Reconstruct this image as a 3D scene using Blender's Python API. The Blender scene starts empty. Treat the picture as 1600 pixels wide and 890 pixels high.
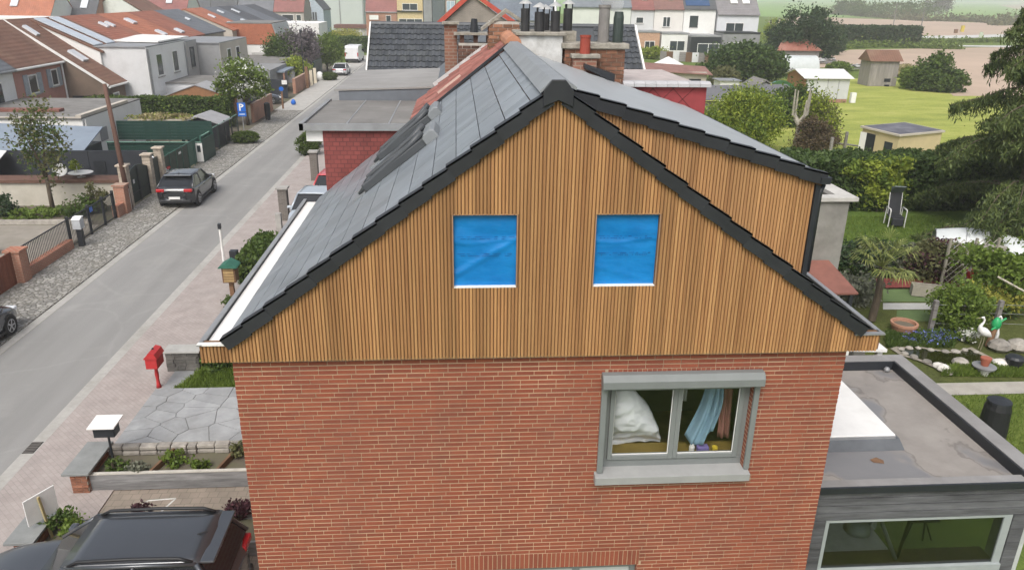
import bpy, math, random
import numpy as np
from mathutils import Vector, Matrix
R = math.radians
SC = bpy.context.scene
C = SC.collection

# ------------------------------------------------------------------ camera
CAM = Vector((2.6846, -8.253, 10.1077)); YAW, PITCH, ROLL, FPX = -0.0741, 0.3664, 0.0153, 1188.3
FW = Vector((-math.sin(YAW)*math.cos(PITCH), math.cos(YAW)*math.cos(PITCH), -math.sin(PITCH)))
_r = Vector((math.cos(YAW), math.sin(YAW), 0)); _u = _r.cross(FW)
RT = math.cos(ROLL)*_r + math.sin(ROLL)*_u; UP = -math.sin(ROLL)*_r + math.cos(ROLL)*_u
cd = bpy.data.cameras.new('camera'); cam = bpy.data.objects.new('camera', cd); C.objects.link(cam)
cd.sensor_width = 36.0; cd.lens = FPX/1600*36.0; cd.clip_start = 0.1; cd.clip_end = 6000
cam.matrix_world = Matrix(((RT.x, UP.x, -FW.x, CAM.x), (RT.y, UP.y, -FW.y, CAM.y), (RT.z, UP.z, -FW.z, CAM.z), (0, 0, 0, 1)))
SC.camera = cam
# ------------------------------------------------------------------ sky, sun, exposure (bright overcast)
SUN_EL, SUN_AZ = R(52), R(200)
w = bpy.data.worlds.new('World'); SC.world = w; w.use_nodes = True
nt = w.node_tree; nt.nodes.clear()
sky = nt.nodes.new('ShaderNodeTexSky'); sky.sky_type = 'NISHITA'; sky.sun_disc = False
sky.sun_elevation = SUN_EL; sky.sun_rotation = SUN_AZ; sky.air_density = 1.0; sky.dust_density = 6.0; sky.ozone_density = 1.0
hsv = nt.nodes.new('ShaderNodeHueSaturation'); hsv.inputs['Saturation'].default_value = 0.5
bg = nt.nodes.new('ShaderNodeBackground'); bg.inputs['Strength'].default_value = 0.15
wo = nt.nodes.new('ShaderNodeOutputWorld')
nt.links.new(sky.outputs[0], hsv.inputs['Color']); nt.links.new(hsv.outputs[0], bg.inputs[0]); nt.links.new(bg.outputs[0], wo.inputs[0])
sd = bpy.data.lights.new('sun', 'SUN'); sd.energy = 1.0; sd.angle = R(25); sd.color = (1.0, 0.975, 0.94)
sun = bpy.data.objects.new('sun', sd); C.objects.link(sun)
_d = Vector((math.sin(SUN_AZ)*math.cos(SUN_EL), math.cos(SUN_AZ)*math.cos(SUN_EL), math.sin(SUN_EL)))
sun.rotation_euler = (-_d).to_track_quat('-Z', 'Y').to_euler(); sun.location = (0, -20, 40)
SC.view_settings.view_transform = 'Standard'; SC.view_settings.look = 'None'
SC.view_settings.gamma = 1.0; SC.view_settings.use_curve_mapping = False
SC.view_settings.exposure = 0.4
SC.cycles.max_bounces = 6; SC.cycles.diffuse_bounces = 3; SC.cycles.transparent_max_bounces = 12
SC.cycles.use_denoising = True; SC.cycles.volume_bounces = 3

# ------------------------------------------------------------------ helpers
def G(u, v, z=0.0, y=None):
    """world point on the horizontal plane z (or the vertical plane y) for a sight line of the survey"""
    d = FW + RT*((u-800)/FPX) + UP*((445-v)/FPX)
    t = (z-CAM.z)/d.z if y is None else (y-CAM.y)/d.y
    return CAM + d*t

class MB:
    def __init__(s): s.v = []; s.f = []
    def add(s, vs, fs):
        o = len(s.v); s.v += [tuple(p) for p in vs]; s.f += [[i+o for i in f] for f in fs]; return s
    def box(s, x0, x1, y0, y1, z0, z1):
        return s.add([(x0,y0,z0),(x1,y0,z0),(x1,y1,z0),(x0,y1,z0),(x0,y0,z1),(x1,y0,z1),(x1,y1,z1),(x0,y1,z1)],
                     [[0,3,2,1],[4,5,6,7],[0,1,5,4],[1,2,6,5],[2,3,7,6],[3,0,4,7]])
    def prism(s, pts, d):
        n = len(pts); d = Vector(d); a = [Vector(p) for p in pts]
        return s.add([*a, *[p+d for p in a]], [list(range(n))[::-1], list(range(n, 2*n))] + [[i, (i+1) % n, n+(i+1) % n, n+i] for i in range(n)])
    def bar(s, a, b, wd, h, up=(0,0,1)):
        """box beam from a to b, width wd (sideways) and height h (along up)"""
        a = Vector(a); b = Vector(b); d = (b-a).normalized(); sd_ = d.cross(Vector(up))
        if sd_.length < 1e-6: sd_ = Vector((1,0,0))
        sd_.normalize(); u_ = sd_.cross(d)
        q = [a + sd_*i*wd/2 + u_*j*h/2 for i, j in ((-1,-1),(1,-1),(1,1),(-1,1))]
        return s.prism(q, b-a)
    def tube(s, pts, r, n=6):
        P = [Vector(p) for p in pts]; k = len(P); rr = r if isinstance(r, (list, tuple)) else [r]*k
        o = len(s.v); prev = None
        for i, p in enumerate(P):
            d = (P[min(i+1, k-1)] - P[max(i-1, 0)]).normalized()
            a = d.cross(Vector((0,0,1)) if abs(d.z) < .9 else Vector((1,0,0))).normalized()
            if prev is not None:
                a = (prev - d*prev.dot(d)).normalized()
            prev = a; b = d.cross(a)
            for j in range(n):
                t = 2*math.pi*j/n; s.v.append(tuple(p + (a*math.cos(t)+b*math.sin(t))*rr[i]))
        for i in range(k-1):
            for j in range(n):
                s.f.append([o+i*n+j, o+i*n+(j+1) % n, o+(i+1)*n+(j+1) % n, o+(i+1)*n+j])
        s.f.append([o+j for j in range(n)][::-1]); s.f.append([o+(k-1)*n+j for j in range(n)])
        return s
    def lathe(s, c, prof, n=16, axis='z'):
        o = len(s.v); k = len(prof)
        for r, z in prof:
            for j in range(n):
                t = 2*math.pi*j/n; x, y = r*math.cos(t), r*math.sin(t)
                p = (x, y, z) if axis == 'z' else ((z, x, y) if axis == 'x' else (x, z, y))
                s.v.append((c[0]+p[0], c[1]+p[1], c[2]+p[2]))
        for i in range(k-1):
            for j in range(n):
                s.f.append([o+i*n+j, o+i*n+(j+1) % n, o+(i+1)*n+(j+1) % n, o+(i+1)*n+j])
        s.f.append([o+j for j in range(n)][::-1]); s.f.append([o+(k-1)*n+j for j in range(n)])
        return s
    def grid(s, fn, nu, nv):
        o = len(s.v)
        for i in range(nu+1):
            for j in range(nv+1): s.v.append(tuple(fn(i/nu, j/nv)))
        for i in range(nu):
            for j in range(nv):
                a = o+i*(nv+1)+j; s.f.append([a, a+nv+1, a+nv+2, a+1])
        return s
    def mesh(s, name, smooth=False):
        me = bpy.data.meshes.new(name); me.from_pydata(s.v, [], s.f); me.update()
        if smooth: me.shade_smooth()
        return me

ACC = {}
def link(o, parent=None, world=True):
    C.objects.link(o)
    if parent is not None:
        o.parent = parent
        if world:
            a = ACC.get(parent.name, Vector((0,0,0))); o.location = Vector(o.location) - a; ACC[o.name] = Vector((0,0,0)) if o.location == -a else Vector(o.location)+a
    else: ACC[o.name] = Vector(o.location)
    return o
def tag(o, label=None, cat=None, group=None, kind=None):
    if label: o['label'] = label
    if cat: o['category'] = cat
    if group: o['group'] = group
    if kind: o['kind'] = kind
    return o
def obj(name, mb, mat, parent=None, smooth=False, bevel=0, world=True, kind=None, solid=0):
    me = mb.mesh(name, smooth) if isinstance(mb, MB) else mb
    if mat is not None and not me.materials: me.materials.append(mat)
    o = bpy.data.objects.new(name, me); link(o, parent, world)
    if bevel:
        m = o.modifiers.new('bevel', 'BEVEL'); m.width = bevel; m.segments = 2; m.limit_method = 'ANGLE'; m.angle_limit = R(40)
    if solid:
        m = o.modifiers.new('solid', 'SOLIDIFY'); m.thickness = solid; m.offset = 0
    if kind: o['kind'] = kind
    return o
def thing(name, label, cat, loc=(0,0,0), rz=0, group=None):
    o = bpy.data.objects.new(name, None); o.empty_display_size = .2; o.location = loc; o.rotation_euler = (0,0,rz)
    C.objects.link(o); ACC[o.name] = Vector(loc)
    return tag(o, label, cat, group)
def piece(name, me, parent, loc, rot=(0,0,0), scale=None, world=True):
    o = bpy.data.objects.new(name, me); o.location = loc; o.rotation_euler = rot
    if scale: o.scale = scale
    C.objects.link(o); o.parent = parent
    if world: o.location = Vector(loc) - ACC.get(parent.name, Vector((0,0,0)))
    return o
def copy_tree(o, parent=None):
    c = o.copy(); C.objects.link(c); c.parent = parent
    for ch in list(o.children): copy_tree(ch, c)
    return c

# ------------------------------------------------------------------ materials
MATS = {}
def newmat(name):
    m = bpy.data.materials.new(name); m.use_nodes = True; nt = m.node_tree; nt.nodes.clear()
    out = nt.nodes.new('ShaderNodeOutputMaterial'); b = nt.nodes.new('ShaderNodeBsdfPrincipled')
    nt.links.new(b.outputs[0], out.inputs[0]); return m, nt, b
def N(nt, t, **k):
    n = nt.nodes.new(t)
    for a, v in k.items():
        if a in n.inputs: n.inputs[a].default_value = v
        else: setattr(n, a, v)
    return n
def c4(c): return (c[0], c[1], c[2], 1)
def mul(c, f): return tuple(max(0, min(1, x*f)) for x in c)
def ramp(nt, fac, stops):
    r = nt.nodes.new('ShaderNodeValToRGB'); e = r.color_ramp.elements
    while len(e) < len(stops): e.new(.5)
    for i, (p, c) in enumerate(stops): e[i].position = p; e[i].color = c4(c)
    nt.links.new(fac, r.inputs[0]); return r.outputs[0]
def mix(nt, fac, a, b, mode='MIX'):
    m = nt.nodes.new('ShaderNodeMix'); m.data_type = 'RGBA'; m.blend_type = mode
    for s, v in ((0, fac), (6, a), (7, b)):
        if isinstance(v, (int, float)): m.inputs[s].default_value = v
        elif isinstance(v, tuple): m.inputs[s].default_value = c4(v)
        else: nt.links.new(v, m.inputs[s])
    return m.outputs[2]
def position(nt, sc=(1,1,1), local=False):
    g = nt.nodes.new('ShaderNodeTexCoord').outputs['Object'] if local else nt.nodes.new('ShaderNodeNewGeometry').outputs['Position']
    mp = nt.nodes.new('ShaderNodeMapping'); mp.inputs['Scale'].default_value = sc; nt.links.new(g, mp.inputs[0]); return mp.outputs[0]
def noise(nt, vec, scale, detail=4, rough=.6):
    n = N(nt, 'ShaderNodeTexNoise', Scale=scale, Detail=detail, Roughness=rough); nt.links.new(vec, n.inputs['Vector']); return n.outputs[0]
def bumpit(nt, b, h, strength, dist=.02):
    n = N(nt, 'ShaderNodeBump', Strength=strength, Distance=dist); nt.links.new(h, n.inputs['Height']); nt.links.new(n.outputs[0], b.inputs['Normal'])
def M(name, col, rough=.8, var=.18, scale=3.0, sc=(1,1,1), bump=.0, metal=0, rnd=0.0, island=0.0, spec=.4, dirt=None, dirt_scale=.6, dirt_amt=.5, coat=0):
    """plain surface: base colour with two scales of noise, a difference from piece to piece, and blotches of dirt"""
    if name in MATS: return MATS[name]
    m, nt, b = newmat(name); P_ = position(nt, sc)
    f = noise(nt, P_, scale, 5, .65)
    c = ramp(nt, f, [(.3, mul(col, 1-var)), (.7, mul(col, 1+var))])
    if dirt:
        d = noise(nt, P_, dirt_scale, 6, .7); dd = N(nt, 'ShaderNodeMapRange'); nt.links.new(d, dd.inputs[0])
        dd.inputs[1].default_value = .45; dd.inputs[2].default_value = .72; dd.inputs[4].default_value = dirt_amt
        c = mix(nt, dd.outputs[0], c, dirt)
    if rnd or island:
        src = nt.nodes.new('ShaderNodeObjectInfo').outputs['Random'] if rnd else nt.nodes.new('ShaderNodeNewGeometry').outputs['Random Per Island']
        k = rnd or island; mr = N(nt, 'ShaderNodeMapRange'); nt.links.new(src, mr.inputs[0]); mr.inputs[3].default_value = 1-k; mr.inputs[4].default_value = 1+k
        h = nt.nodes.new('ShaderNodeHueSaturation'); nt.links.new(mr.outputs[0], h.inputs['Value']); nt.links.new(c, h.inputs['Color']); c = h.outputs[0]
    nt.links.new(c, b.inputs['Base Color'])
    b.inputs['Roughness'].default_value = rough; b.inputs['Metallic'].default_value = metal; b.inputs['Specular IOR Level'].default_value = spec
    b.inputs['Coat Weight'].default_value = coat; b.inputs['Coat Roughness'].default_value = .08
    if bump: bumpit(nt, b, noise(nt, P_, scale*8, 4, .7), bump, .02)
    MATS[name] = m; return m
def leafmat(name, dark, light, rough=.55, trans=.25, clump=1.2):
    if name in MATS: return MATS[name]
    m, nt, b = newmat(name)
    g = nt.nodes.new('ShaderNodeNewGeometry'); f = noise(nt, position(nt), clump, 3)
    a = N(nt, 'ShaderNodeMath', operation='ADD'); nt.links.new(g.outputs['Random Per Island'], a.inputs[0]); nt.links.new(f, a.inputs[1])
    h = N(nt, 'ShaderNodeMath', operation='MULTIPLY'); nt.links.new(a.outputs[0], h.inputs[0]); h.inputs[1].default_value = .5
    nt.links.new(ramp(nt, h.outputs[0], [(.22, dark), (.78, light)]), b.inputs['Base Color'])
    b.inputs['Roughness'].default_value = rough; b.inputs['Specular IOR Level'].default_value = .25
    if trans:
        t = nt.nodes.new('ShaderNodeBsdfTranslucent'); t.inputs[0].default_value = c4(mul(light, 1.2)); ms = nt.nodes.new('ShaderNodeMixShader'); ms.inputs[0].default_value = trans
        out = [n for n in nt.nodes if n.type == 'OUTPUT_MATERIAL'][0]
        nt.links.new(b.outputs[0], ms.inputs[1]); nt.links.new(t.outputs[0], ms.inputs[2]); nt.links.new(ms.outputs[0], out.inputs[0])
    MATS[name] = m; return m
def brickmat(name, c1, c2, mortar, bw=.22, bh=.065, ms=.012, rough=.85):
    """masonry too far off to tell brick from brick"""
    if name in MATS: return MATS[name]
    m, nt, b = newmat(name); g = nt.nodes.new('ShaderNodeNewGeometry')
    sx = nt.nodes.new('ShaderNodeSeparateXYZ'); nt.links.new(g.outputs['Position'], sx.inputs[0])
    ad = N(nt, 'ShaderNodeMath', operation='ADD'); nt.links.new(sx.outputs[0], ad.inputs[0]); nt.links.new(sx.outputs[1], ad.inputs[1])
    cx = nt.nodes.new('ShaderNodeCombineXYZ'); nt.links.new(ad.outputs[0], cx.inputs[0]); nt.links.new(sx.outputs[2], cx.inputs[1])
    t = nt.nodes.new('ShaderNodeTexBrick'); nt.links.new(cx.outputs[0], t.inputs['Vector'])
    t.inputs['Color1'].default_value = c4(c1); t.inputs['Color2'].default_value = c4(c2); t.inputs['Mortar'].default_value = c4(mortar)
    t.inputs['Scale'].default_value = 1.0; t.inputs['Mortar Size'].default_value = ms; t.inputs['Brick Width'].default_value = bw; t.inputs['Row Height'].default_value = bh
    f = noise(nt, position(nt), 1.3, 4); c = mix(nt, .35, t.outputs[0], ramp(nt, f, [(.3, mul(c1, .5)), (.7, mul(c2, 1.3))]))
    nt.links.new(c, b.inputs['Base Color']); b.inputs['Roughness'].default_value = rough
    bumpit(nt, b, t.outputs['Fac'], -.3, .01); MATS[name] = m; return m
def tilemat(name, col, axis='x', pitch=.3, row=.34, rough=.7, var=.3, moss=None):
    """far roof covering: rows and columns of tiles as relief plus patchy weathering"""
    if name in MATS: return MATS[name]
    m, nt, b = newmat(name); P_ = position(nt)
    f = noise(nt, P_, .7, 6, .7); f2 = noise(nt, P_, 9, 2); c = ramp(nt, f, [(.28, mul(col, 1-var)), (.72, mul(col, 1+var))])
    c = mix(nt, .25, c, ramp(nt, f2, [(.3, mul(col, .5)), (.7, mul(col, 1.4))]))
    if moss: c = mix(nt, ramp(nt, noise(nt, P_, .35, 5), [(.5, (0,0,0)), (.7, (.7,.7,.7))]), c, moss)
    wv = N(nt, 'ShaderNodeTexWave', Scale=2*math.pi/pitch/20*1.0, Distortion=.0); wv.bands_direction = 'Y' if axis == 'x' else 'X'; nt.links.new(P_, wv.inputs[0])
    wz = N(nt, 'ShaderNodeTexWave', Scale=2*math.pi/(row*.6)/20); wz.bands_direction = 'Z'; wz.wave_profile = 'SAW'; nt.links.new(P_, wz.inputs[0])
    s = N(nt, 'ShaderNodeMath', operation='ADD'); nt.links.new(wv.outputs['Fac'], s.inputs[0]); nt.links.new(wz.outputs['Fac'], s.inputs[1])
    nt.links.new(c, b.inputs['Base Color']); b.inputs['Roughness'].default_value = rough
    bumpit(nt, b, s.outputs[0], .5, .03); MATS[name] = m; return m
def glassmat(name='clear_glass', tint=(.95,.955,.95)):
    if name in MATS: return MATS[name]
    m, nt, b = newmat(name); nt.nodes.remove(b); out = nt.nodes[0]
    tr = nt.nodes.new('ShaderNodeBsdfTransparent'); tr.inputs[0].default_value = c4(tint); gl = nt.nodes.new('ShaderNodeBsdfGlossy'); gl.inputs['Roughness'].default_value = .02
    fr = nt.nodes.new('ShaderNodeFresnel'); fr.inputs[0].default_value = 1.5; ms = nt.nodes.new('ShaderNodeMixShader')
    ge = nt.nodes.new('ShaderNodeNewGeometry'); iv = N(nt, 'ShaderNodeMath', operation='SUBTRACT'); iv.inputs[0].default_value = 1; nt.links.new(ge.outputs['Backfacing'], iv.inputs[1]); mf_ = N(nt, 'ShaderNodeMath', operation='MULTIPLY'); nt.links.new(fr.outputs[0], mf_.inputs[0]); nt.links.new(iv.outputs[0], mf_.inputs[1]); mk_ = N(nt, 'ShaderNodeMath', operation='MULTIPLY'); mk_.inputs[1].default_value = 1.7; nt.links.new(mf_.outputs[0], mk_.inputs[0])
    nt.links.new(mk_.outputs[0], ms.inputs[0]); nt.links.new(tr.outputs[0], ms.inputs[1]); nt.links.new(gl.outputs[0], ms.inputs[2]); nt.links.new(ms.outputs[0], out.inputs[0])
    MATS[name] = m; return m

white = M('white_paint', (.74,.74,.72), .6, .06, 2, dirt=(.45,.43,.38), dirt_amt=.35)
cream = M('cream_render', (.62,.56,.44), .85, .08, 1.5, dirt=(.35,.3,.22), dirt_amt=.35)
dark = M('dark_metal', (.022,.025,.03), .45, .15, 4)
zinc = M('zinc', (.30,.31,.32), .5, .12, 3, metal=.3, dirt=(.16,.15,.14))
pane = M('window_pane', (.035,.045,.05), .08, .3, .5, spec=.8)
wood_grey = M('weathered_wood', (.2,.19,.18), .85, .3, 2, sc=(1,1,9), rnd=.15)
wood_brown = M('brown_wood', (.16,.09,.05), .8, .3, 3, sc=(1,1,9), rnd=.2)
concrete = M('concrete', (.34,.33,.31), .9, .14, 3, bump=.15, dirt=(.18,.17,.15))
black_plastic = M('black_plastic', (.015,.016,.018), .5, .2, 3)
tyre_m = M('tyre_rubber', (.018,.018,.018), .85, .2, 9)
rim_m = M('alloy_rim', (.45,.46,.48), .3, .1, 5, metal=.8)
stone_m = M('natural_stone', (.28,.26,.23), .9, .35, 4, bump=.4, rnd=.25)
# ================================================================== ground, road, pavements, fields
def sheet(name, pts, z, mat, kind='structure', parent=None):
    o = obj(name, MB().add([(p[0], p[1], z) for p in pts], [list(range(len(pts)))]), mat, parent)
    if parent is None: o['kind'] = kind
    return o
def grassmat(name, a, b_, c, scale=.5, sc=(1,1,1)):
    if name in MATS: return MATS[name]
    m, nt, b = newmat(name); P_ = position(nt)
    c1 = ramp(nt, noise(nt, position(nt, sc), scale, 6, .72), [(.34, a), (.5, b_), (.66, c)])
    c1 = mix(nt, .45, c1, ramp(nt, noise(nt, P_, 14, 3, .7), [(.3, mul(a, .6)), (.7, mul(c, 1.15))]))
    nt.links.new(c1, b.inputs['Base Color']); b.inputs['Roughness'].default_value = .9; b.inputs['Specular IOR Level'].default_value = .1
    bumpit(nt, b, noise(nt, P_, 22, 4, .8), .6, .05); MATS[name] = m; return m
turf = grassmat('turf', (.07,.115,.025), (.11,.165,.035), (.17,.215,.05))
meadow_m = grassmat('meadow', (.14,.2,.04), (.28,.33,.06), (.46,.45,.14), .3, (.5,1.4,1))
crop_m = grassmat('green_crop', (.17,.29,.09), (.21,.34,.1), (.26,.38,.13), .02)
soil = M('ploughed_soil', (.42,.32,.245), .95, .1, .08, bump=.3, dirt=(.3,.24,.17), dirt_scale=.03)
yard_m = M('yard_earth', (.13,.11,.085), .95, .3, 1.2, bump=.4, dirt=(.08,.1,.04), dirt_amt=.8)
def asphaltmat():
    m, nt, b = newmat('asphalt'); P_ = position(nt)
    c = ramp(nt, noise(nt, position(nt, (1, .12, 1)), .8, 6, .65), [(.3, (.205,.203,.195)), (.7, (.275,.272,.262))])
    c = mix(nt, .25, c, ramp(nt, noise(nt, P_, 60, 2, .8), [(.3, (.14,.14,.135)), (.7, (.36,.355,.34))]))
    pt = ramp(nt, noise(nt, P_, .3, 6, .7), [(.52, (0,0,0)), (.58, (1,1,1))])
    c = mix(nt, pt, c, mix(nt, .2, c, (.33,.32,.3)))
    wp_ = nt.nodes.new('ShaderNodeMix'); wp_.data_type = 'VECTOR'; wp_.inputs[0].default_value = .35; nn_ = N(nt, 'ShaderNodeTexNoise', Scale=1.3, Detail=5); nt.links.new(P_, nn_.inputs[0]); nt.links.new(P_, wp_.inputs[4]); nt.links.new(nn_.outputs['Color'], wp_.inputs[5])
    vc = N(nt, 'ShaderNodeTexVoronoi', Scale=.33); vc.feature = 'DISTANCE_TO_EDGE'; nt.links.new(wp_.outputs[1], vc.inputs['Vector'])
    c = mix(nt, ramp(nt, vc.outputs['Distance'], [(0, (.2,.2,.2)), (.02, (0,0,0))]), c, (.36,.355,.34))
    tr_ = ramp(nt, noise(nt, position(nt, (1.1,.02,1)), 1.0, 2), [(.4, (0,0,0)), (.65, (.35,.35,.35))]); c = mix(nt, tr_, c, (.17,.168,.162))
    nt.links.new(c, b.inputs['Base Color']); b.inputs['Roughness'].default_value = .9; bumpit(nt, b, noise(nt, P_, 90, 2), .3, .01)
    return m
def pavermat(name, c1, c2, gap, sx=.1, sy=.2, moss=(.12,.12,.07), rot=0):
    m, nt, b = newmat(name); g = position(nt)
    mp = nt.nodes.new('ShaderNodeMapping'); mp.inputs['Rotation'].default_value = (0, 0, rot); nt.links.new(g, mp.inputs[0])
    t = nt.nodes.new('ShaderNodeTexBrick'); nt.links.new(mp.outputs[0], t.inputs['Vector'])
    for k, v in (('Color1', c1), ('Color2', c2), ('Mortar', gap)): t.inputs[k].default_value = c4(v)
    t.inputs['Scale'].default_value = 1; t.inputs['Brick Width'].default_value = sy; t.inputs['Row Height'].default_value = sx; t.inputs['Mortar Size'].default_value = .008
    c = mix(nt, ramp(nt, noise(nt, g, .7, 6, .7), [(.45, (0,0,0)), (.75, (.75,.75,.75))]), t.outputs[0], moss)
    c = mix(nt, .3, c, ramp(nt, noise(nt, g, 1.8, 5), [(.3, mul(c1, .7)), (.7, mul(c2, 1.3))]))
    nt.links.new(c, b.inputs['Base Color']); b.inputs['Roughness'].default_value = .92; bumpit(nt, b, t.outputs['Fac'], -.4, .01); return m
def cobblemat():
    m, nt, b = newmat('cobble_setts'); g = position(nt)
    v = N(nt, 'ShaderNodeTexVoronoi', Scale=6.2); v.feature = 'DISTANCE_TO_EDGE'; nt.links.new(g, v.inputs['Vector'])
    v2 = N(nt, 'ShaderNodeTexVoronoi', Scale=6.2); nt.links.new(g, v2.inputs['Vector'])
    sp = nt.nodes.new('ShaderNodeSeparateColor'); nt.links.new(v2.outputs['Color'], sp.inputs[0])
    c = ramp(nt, sp.outputs[0], [(0, (.2,.195,.18)), (.5, (.31,.3,.28)), (1, (.43,.42,.39))])
    c = mix(nt, ramp(nt, v.outputs['Distance'], [(.0, (1,1,1)), (.16, (0,0,0))]), c, (.1,.095,.075))
    c = mix(nt, ramp(nt, noise(nt, g, .6, 6, .7), [(.45, (0,0,0)), (.75, (.7,.7,.7))]), c, (.24,.225,.19))
    nt.links.new(c, b.inputs['Base Color']); b.inputs['Roughness'].default_value = .85
    bumpit(nt, b, ramp(nt, v.outputs['Distance'], [(0, (0,0,0)), (.25, (1,1,1))]), .8, .04); return m
o = sheet('ground', [(-3000,-60), (3000,-60), (3000,5000), (-3000,5000)], -.06, turf)
sheet('road', [(-10.75,-40), (-7.47,-40), (-7.47,125), (-10.75,125)], 0, asphaltmat())
strip = M('gutter_concrete', (.37,.36,.335), .9, .12, 5, dirt=(.22,.21,.18), bump=.2)
sheet('gutter_strip', [(-7.47,-40), (-7.12,-40), (-7.12,125), (-7.47,125)], .006, strip)
sheet('gutter_strip', [(-11.05,-40), (-10.75,-40), (-10.75,125), (-11.05,125)], .006, strip)
def slab(name, x0, x1, y0, y1, z0, z1, mat): o = obj(name, MB().box(x0, x1, y0, y1, z0, z1), mat); o['kind'] = 'structure'; return o
slab('cobbled_verge', -13.25, -11.05, -40, 62, -.05, .045, cobblemat())
slab('pavement_opposite', -13.6, -11.05, 62, 125, -.05, .05, pavermat('grey_pavers', (.36,.35,.325), (.42,.41,.385), (.22,.21,.19), .3, .3, (.33,.31,.27)))
slab('pavement', -7.12, -4.75, -40, 125, -.05, .06, pavermat('red_pavers', (.30,.26,.242), (.355,.312,.292), (.25,.225,.205), .1, .2, (.325,.298,.278), R(45)))
slab('driveway_paving', -4.75, 0, -3, 7.6, -.05, .03, pavermat('old_brown_pavers', (.21,.175,.145), (.27,.225,.185), (.12,.12,.08), .2, .2, (.2,.18,.14)))
slab('front_yards', -4.75, 0, 7.6, 60, -.05, .02, M('yard_concrete', (.3,.29,.27), .9, .2, 1.2, dirt=(.15,.15,.1)))
slab('yards_opposite', -40, -13.25, 5, 110, -.06, .0, yard_m)
# fields beyond the gardens
def field(name, uv, z, mat): sheet(name, [tuple(G(u, v, z))[:2] for u, v in uv], z, mat)
sheet('meadow', [(20,33), (34,33), (60,50), (100,70), (88,98), (40,92), (20,60)], -.03, meadow_m)
field('ploughed_field', [(1180,110), (1230,104), (1300,82), (1330,78), (1660,72), (1660,150), (1490,150), (1420,100)], -.02, soil)
field('ploughed_field', [(1200,34), (1250,26), (1600,38), (1660,38), (1660,58), (1400,58), (1340,60), (1220,52)], -.02, soil)
sheet('crop_field', [(-2000,420), (2500,420), (2900,4800), (-2900,4800)], -.03, crop_m)
field('far_soil_field', [(1560,8), (1700,4), (1700,14), (1590,15)], -.0, soil)
lane = M('lane_concrete', (.5,.5,.48), .9, .08, .2)
field('field_lane', [(1315,62), (1345,60), (1420,57), (1660,52), (1660,56), (1440,61), (1370,66), (1318,72)], .0, lane)
field('field_lane', [(1470,70.5), (1660,72.5), (1660,75), (1470,72.5)], .01, lane)
# ================================================================== the red brick house with the timber gable
HW = 7.5; ZB = 6.0; APX, APZ = 3.745, 9.22; DEP = 6.5
brick_m = None
def nearbrick():
    m, nt, b = newmat('red_facing_brick'); P_ = position(nt)
    rn = nt.nodes.new('ShaderNodeNewGeometry').outputs['Random Per Island']; oi = nt.nodes.new('ShaderNodeObjectInfo').outputs['Random']
    a = N(nt, 'ShaderNodeMath', operation='ADD'); nt.links.new(rn, a.inputs[0]); nt.links.new(oi, a.inputs[1])
    fr = N(nt, 'ShaderNodeMath', operation='FRACT'); nt.links.new(a.outputs[0], fr.inputs[0])
    c = ramp(nt, fr.outputs[0], [(0, (.19,.047,.026)), (.5, (.255,.064,.032)), (.85, (.29,.08,.04)), (1, (.2,.06,.038))])
    c = mix(nt, .35, c, ramp(nt, noise(nt, P_, 40, 4, .7), [(.3, (.16,.043,.025)), (.7, (.3,.088,.048))]))
    c = mix(nt, ramp(nt, noise(nt, P_, .55, 5, .7), [(.5, (0,0,0)), (.78, (.45,.45,.45))]), c, (.21,.085,.06))
    c = mix(nt, ramp(nt, noise(nt, position(nt, (2.6,1,.22)), 1.0, 4), [(.52, (0,0,0)), (.75, (.4,.4,.4))]), c, (.12,.05,.034))
    nt.links.new(c, b.inputs['Base Color']); b.inputs['Roughness'].default_value = .85; bumpit(nt, b, noise(nt, P_, 120, 3), .4, .004); return m
brick_m = nearbrick()
mortar_m = M('mortar', (.49,.375,.25), .95, .2, 1.5, bump=.2, dirt=(.25,.19,.14), dirt_scale=.5, dirt_amt=.85)
def slatmat():
    m, nt, b = newmat('cedar_slats'); P_ = position(nt, (14, 14, .55))
    oi = nt.nodes.new('ShaderNodeObjectInfo').outputs['Random']
    fx = nt.nodes.new('ShaderNodeTexWhiteNoise'); fx.noise_dimensions = '3D'; sn = nt.nodes.new('ShaderNodeVectorMath'); sn.operation = 'SNAP'; nt.links.new(position(nt, (1,0,1)), sn.inputs[0]); sn.inputs[1].default_value = (.19,1,50); nt.links.new(sn.outputs[0], fx.inputs[0])
    c = ramp(nt, oi, [(0, (.28,.142,.058)), (.35, (.385,.208,.086)), (.65, (.46,.265,.114)), (.88, (.355,.188,.076)), (1, (.24,.115,.047))])
    c = mix(nt, .5, c, ramp(nt, noise(nt, P_, 2.0, 5, .6), [(.28, (.23,.11,.044)), (.5, (.37,.195,.082)), (.75, (.49,.285,.125))]))
    c = mix(nt, ramp(nt, noise(nt, position(nt, (1.1,1,.35)), 1.0, 4), [(.5, (0,0,0)), (.72, (.5,.5,.5))]), c, (.3,.16,.07))
    nt.links.new(c, b.inputs['Base Color']); b.inputs['Roughness'].default_value = .62; b.inputs['Specular IOR Level'].default_value = .3
    h = nt.nodes.new('ShaderNodeHueSaturation'); mr = N(nt, 'ShaderNodeMapRange'); nt.links.new(fx.outputs['Value'], mr.inputs[0]); mr.inputs[3].default_value = .78; mr.inputs[4].default_value = 1.16; nt.links.new(mr.outputs[0], h.inputs['Value']); nt.links.new(c, h.inputs['Color']); nt.links.new(h.outputs[0], b.inputs['Base Color'])
    bumpit(nt, b, noise(nt, P_, 9, 3), .25, .004); return m
slat_m = slatmat()
slat_back = M('slat_backing', (.15,.075,.033), .9, .2, 4)
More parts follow.
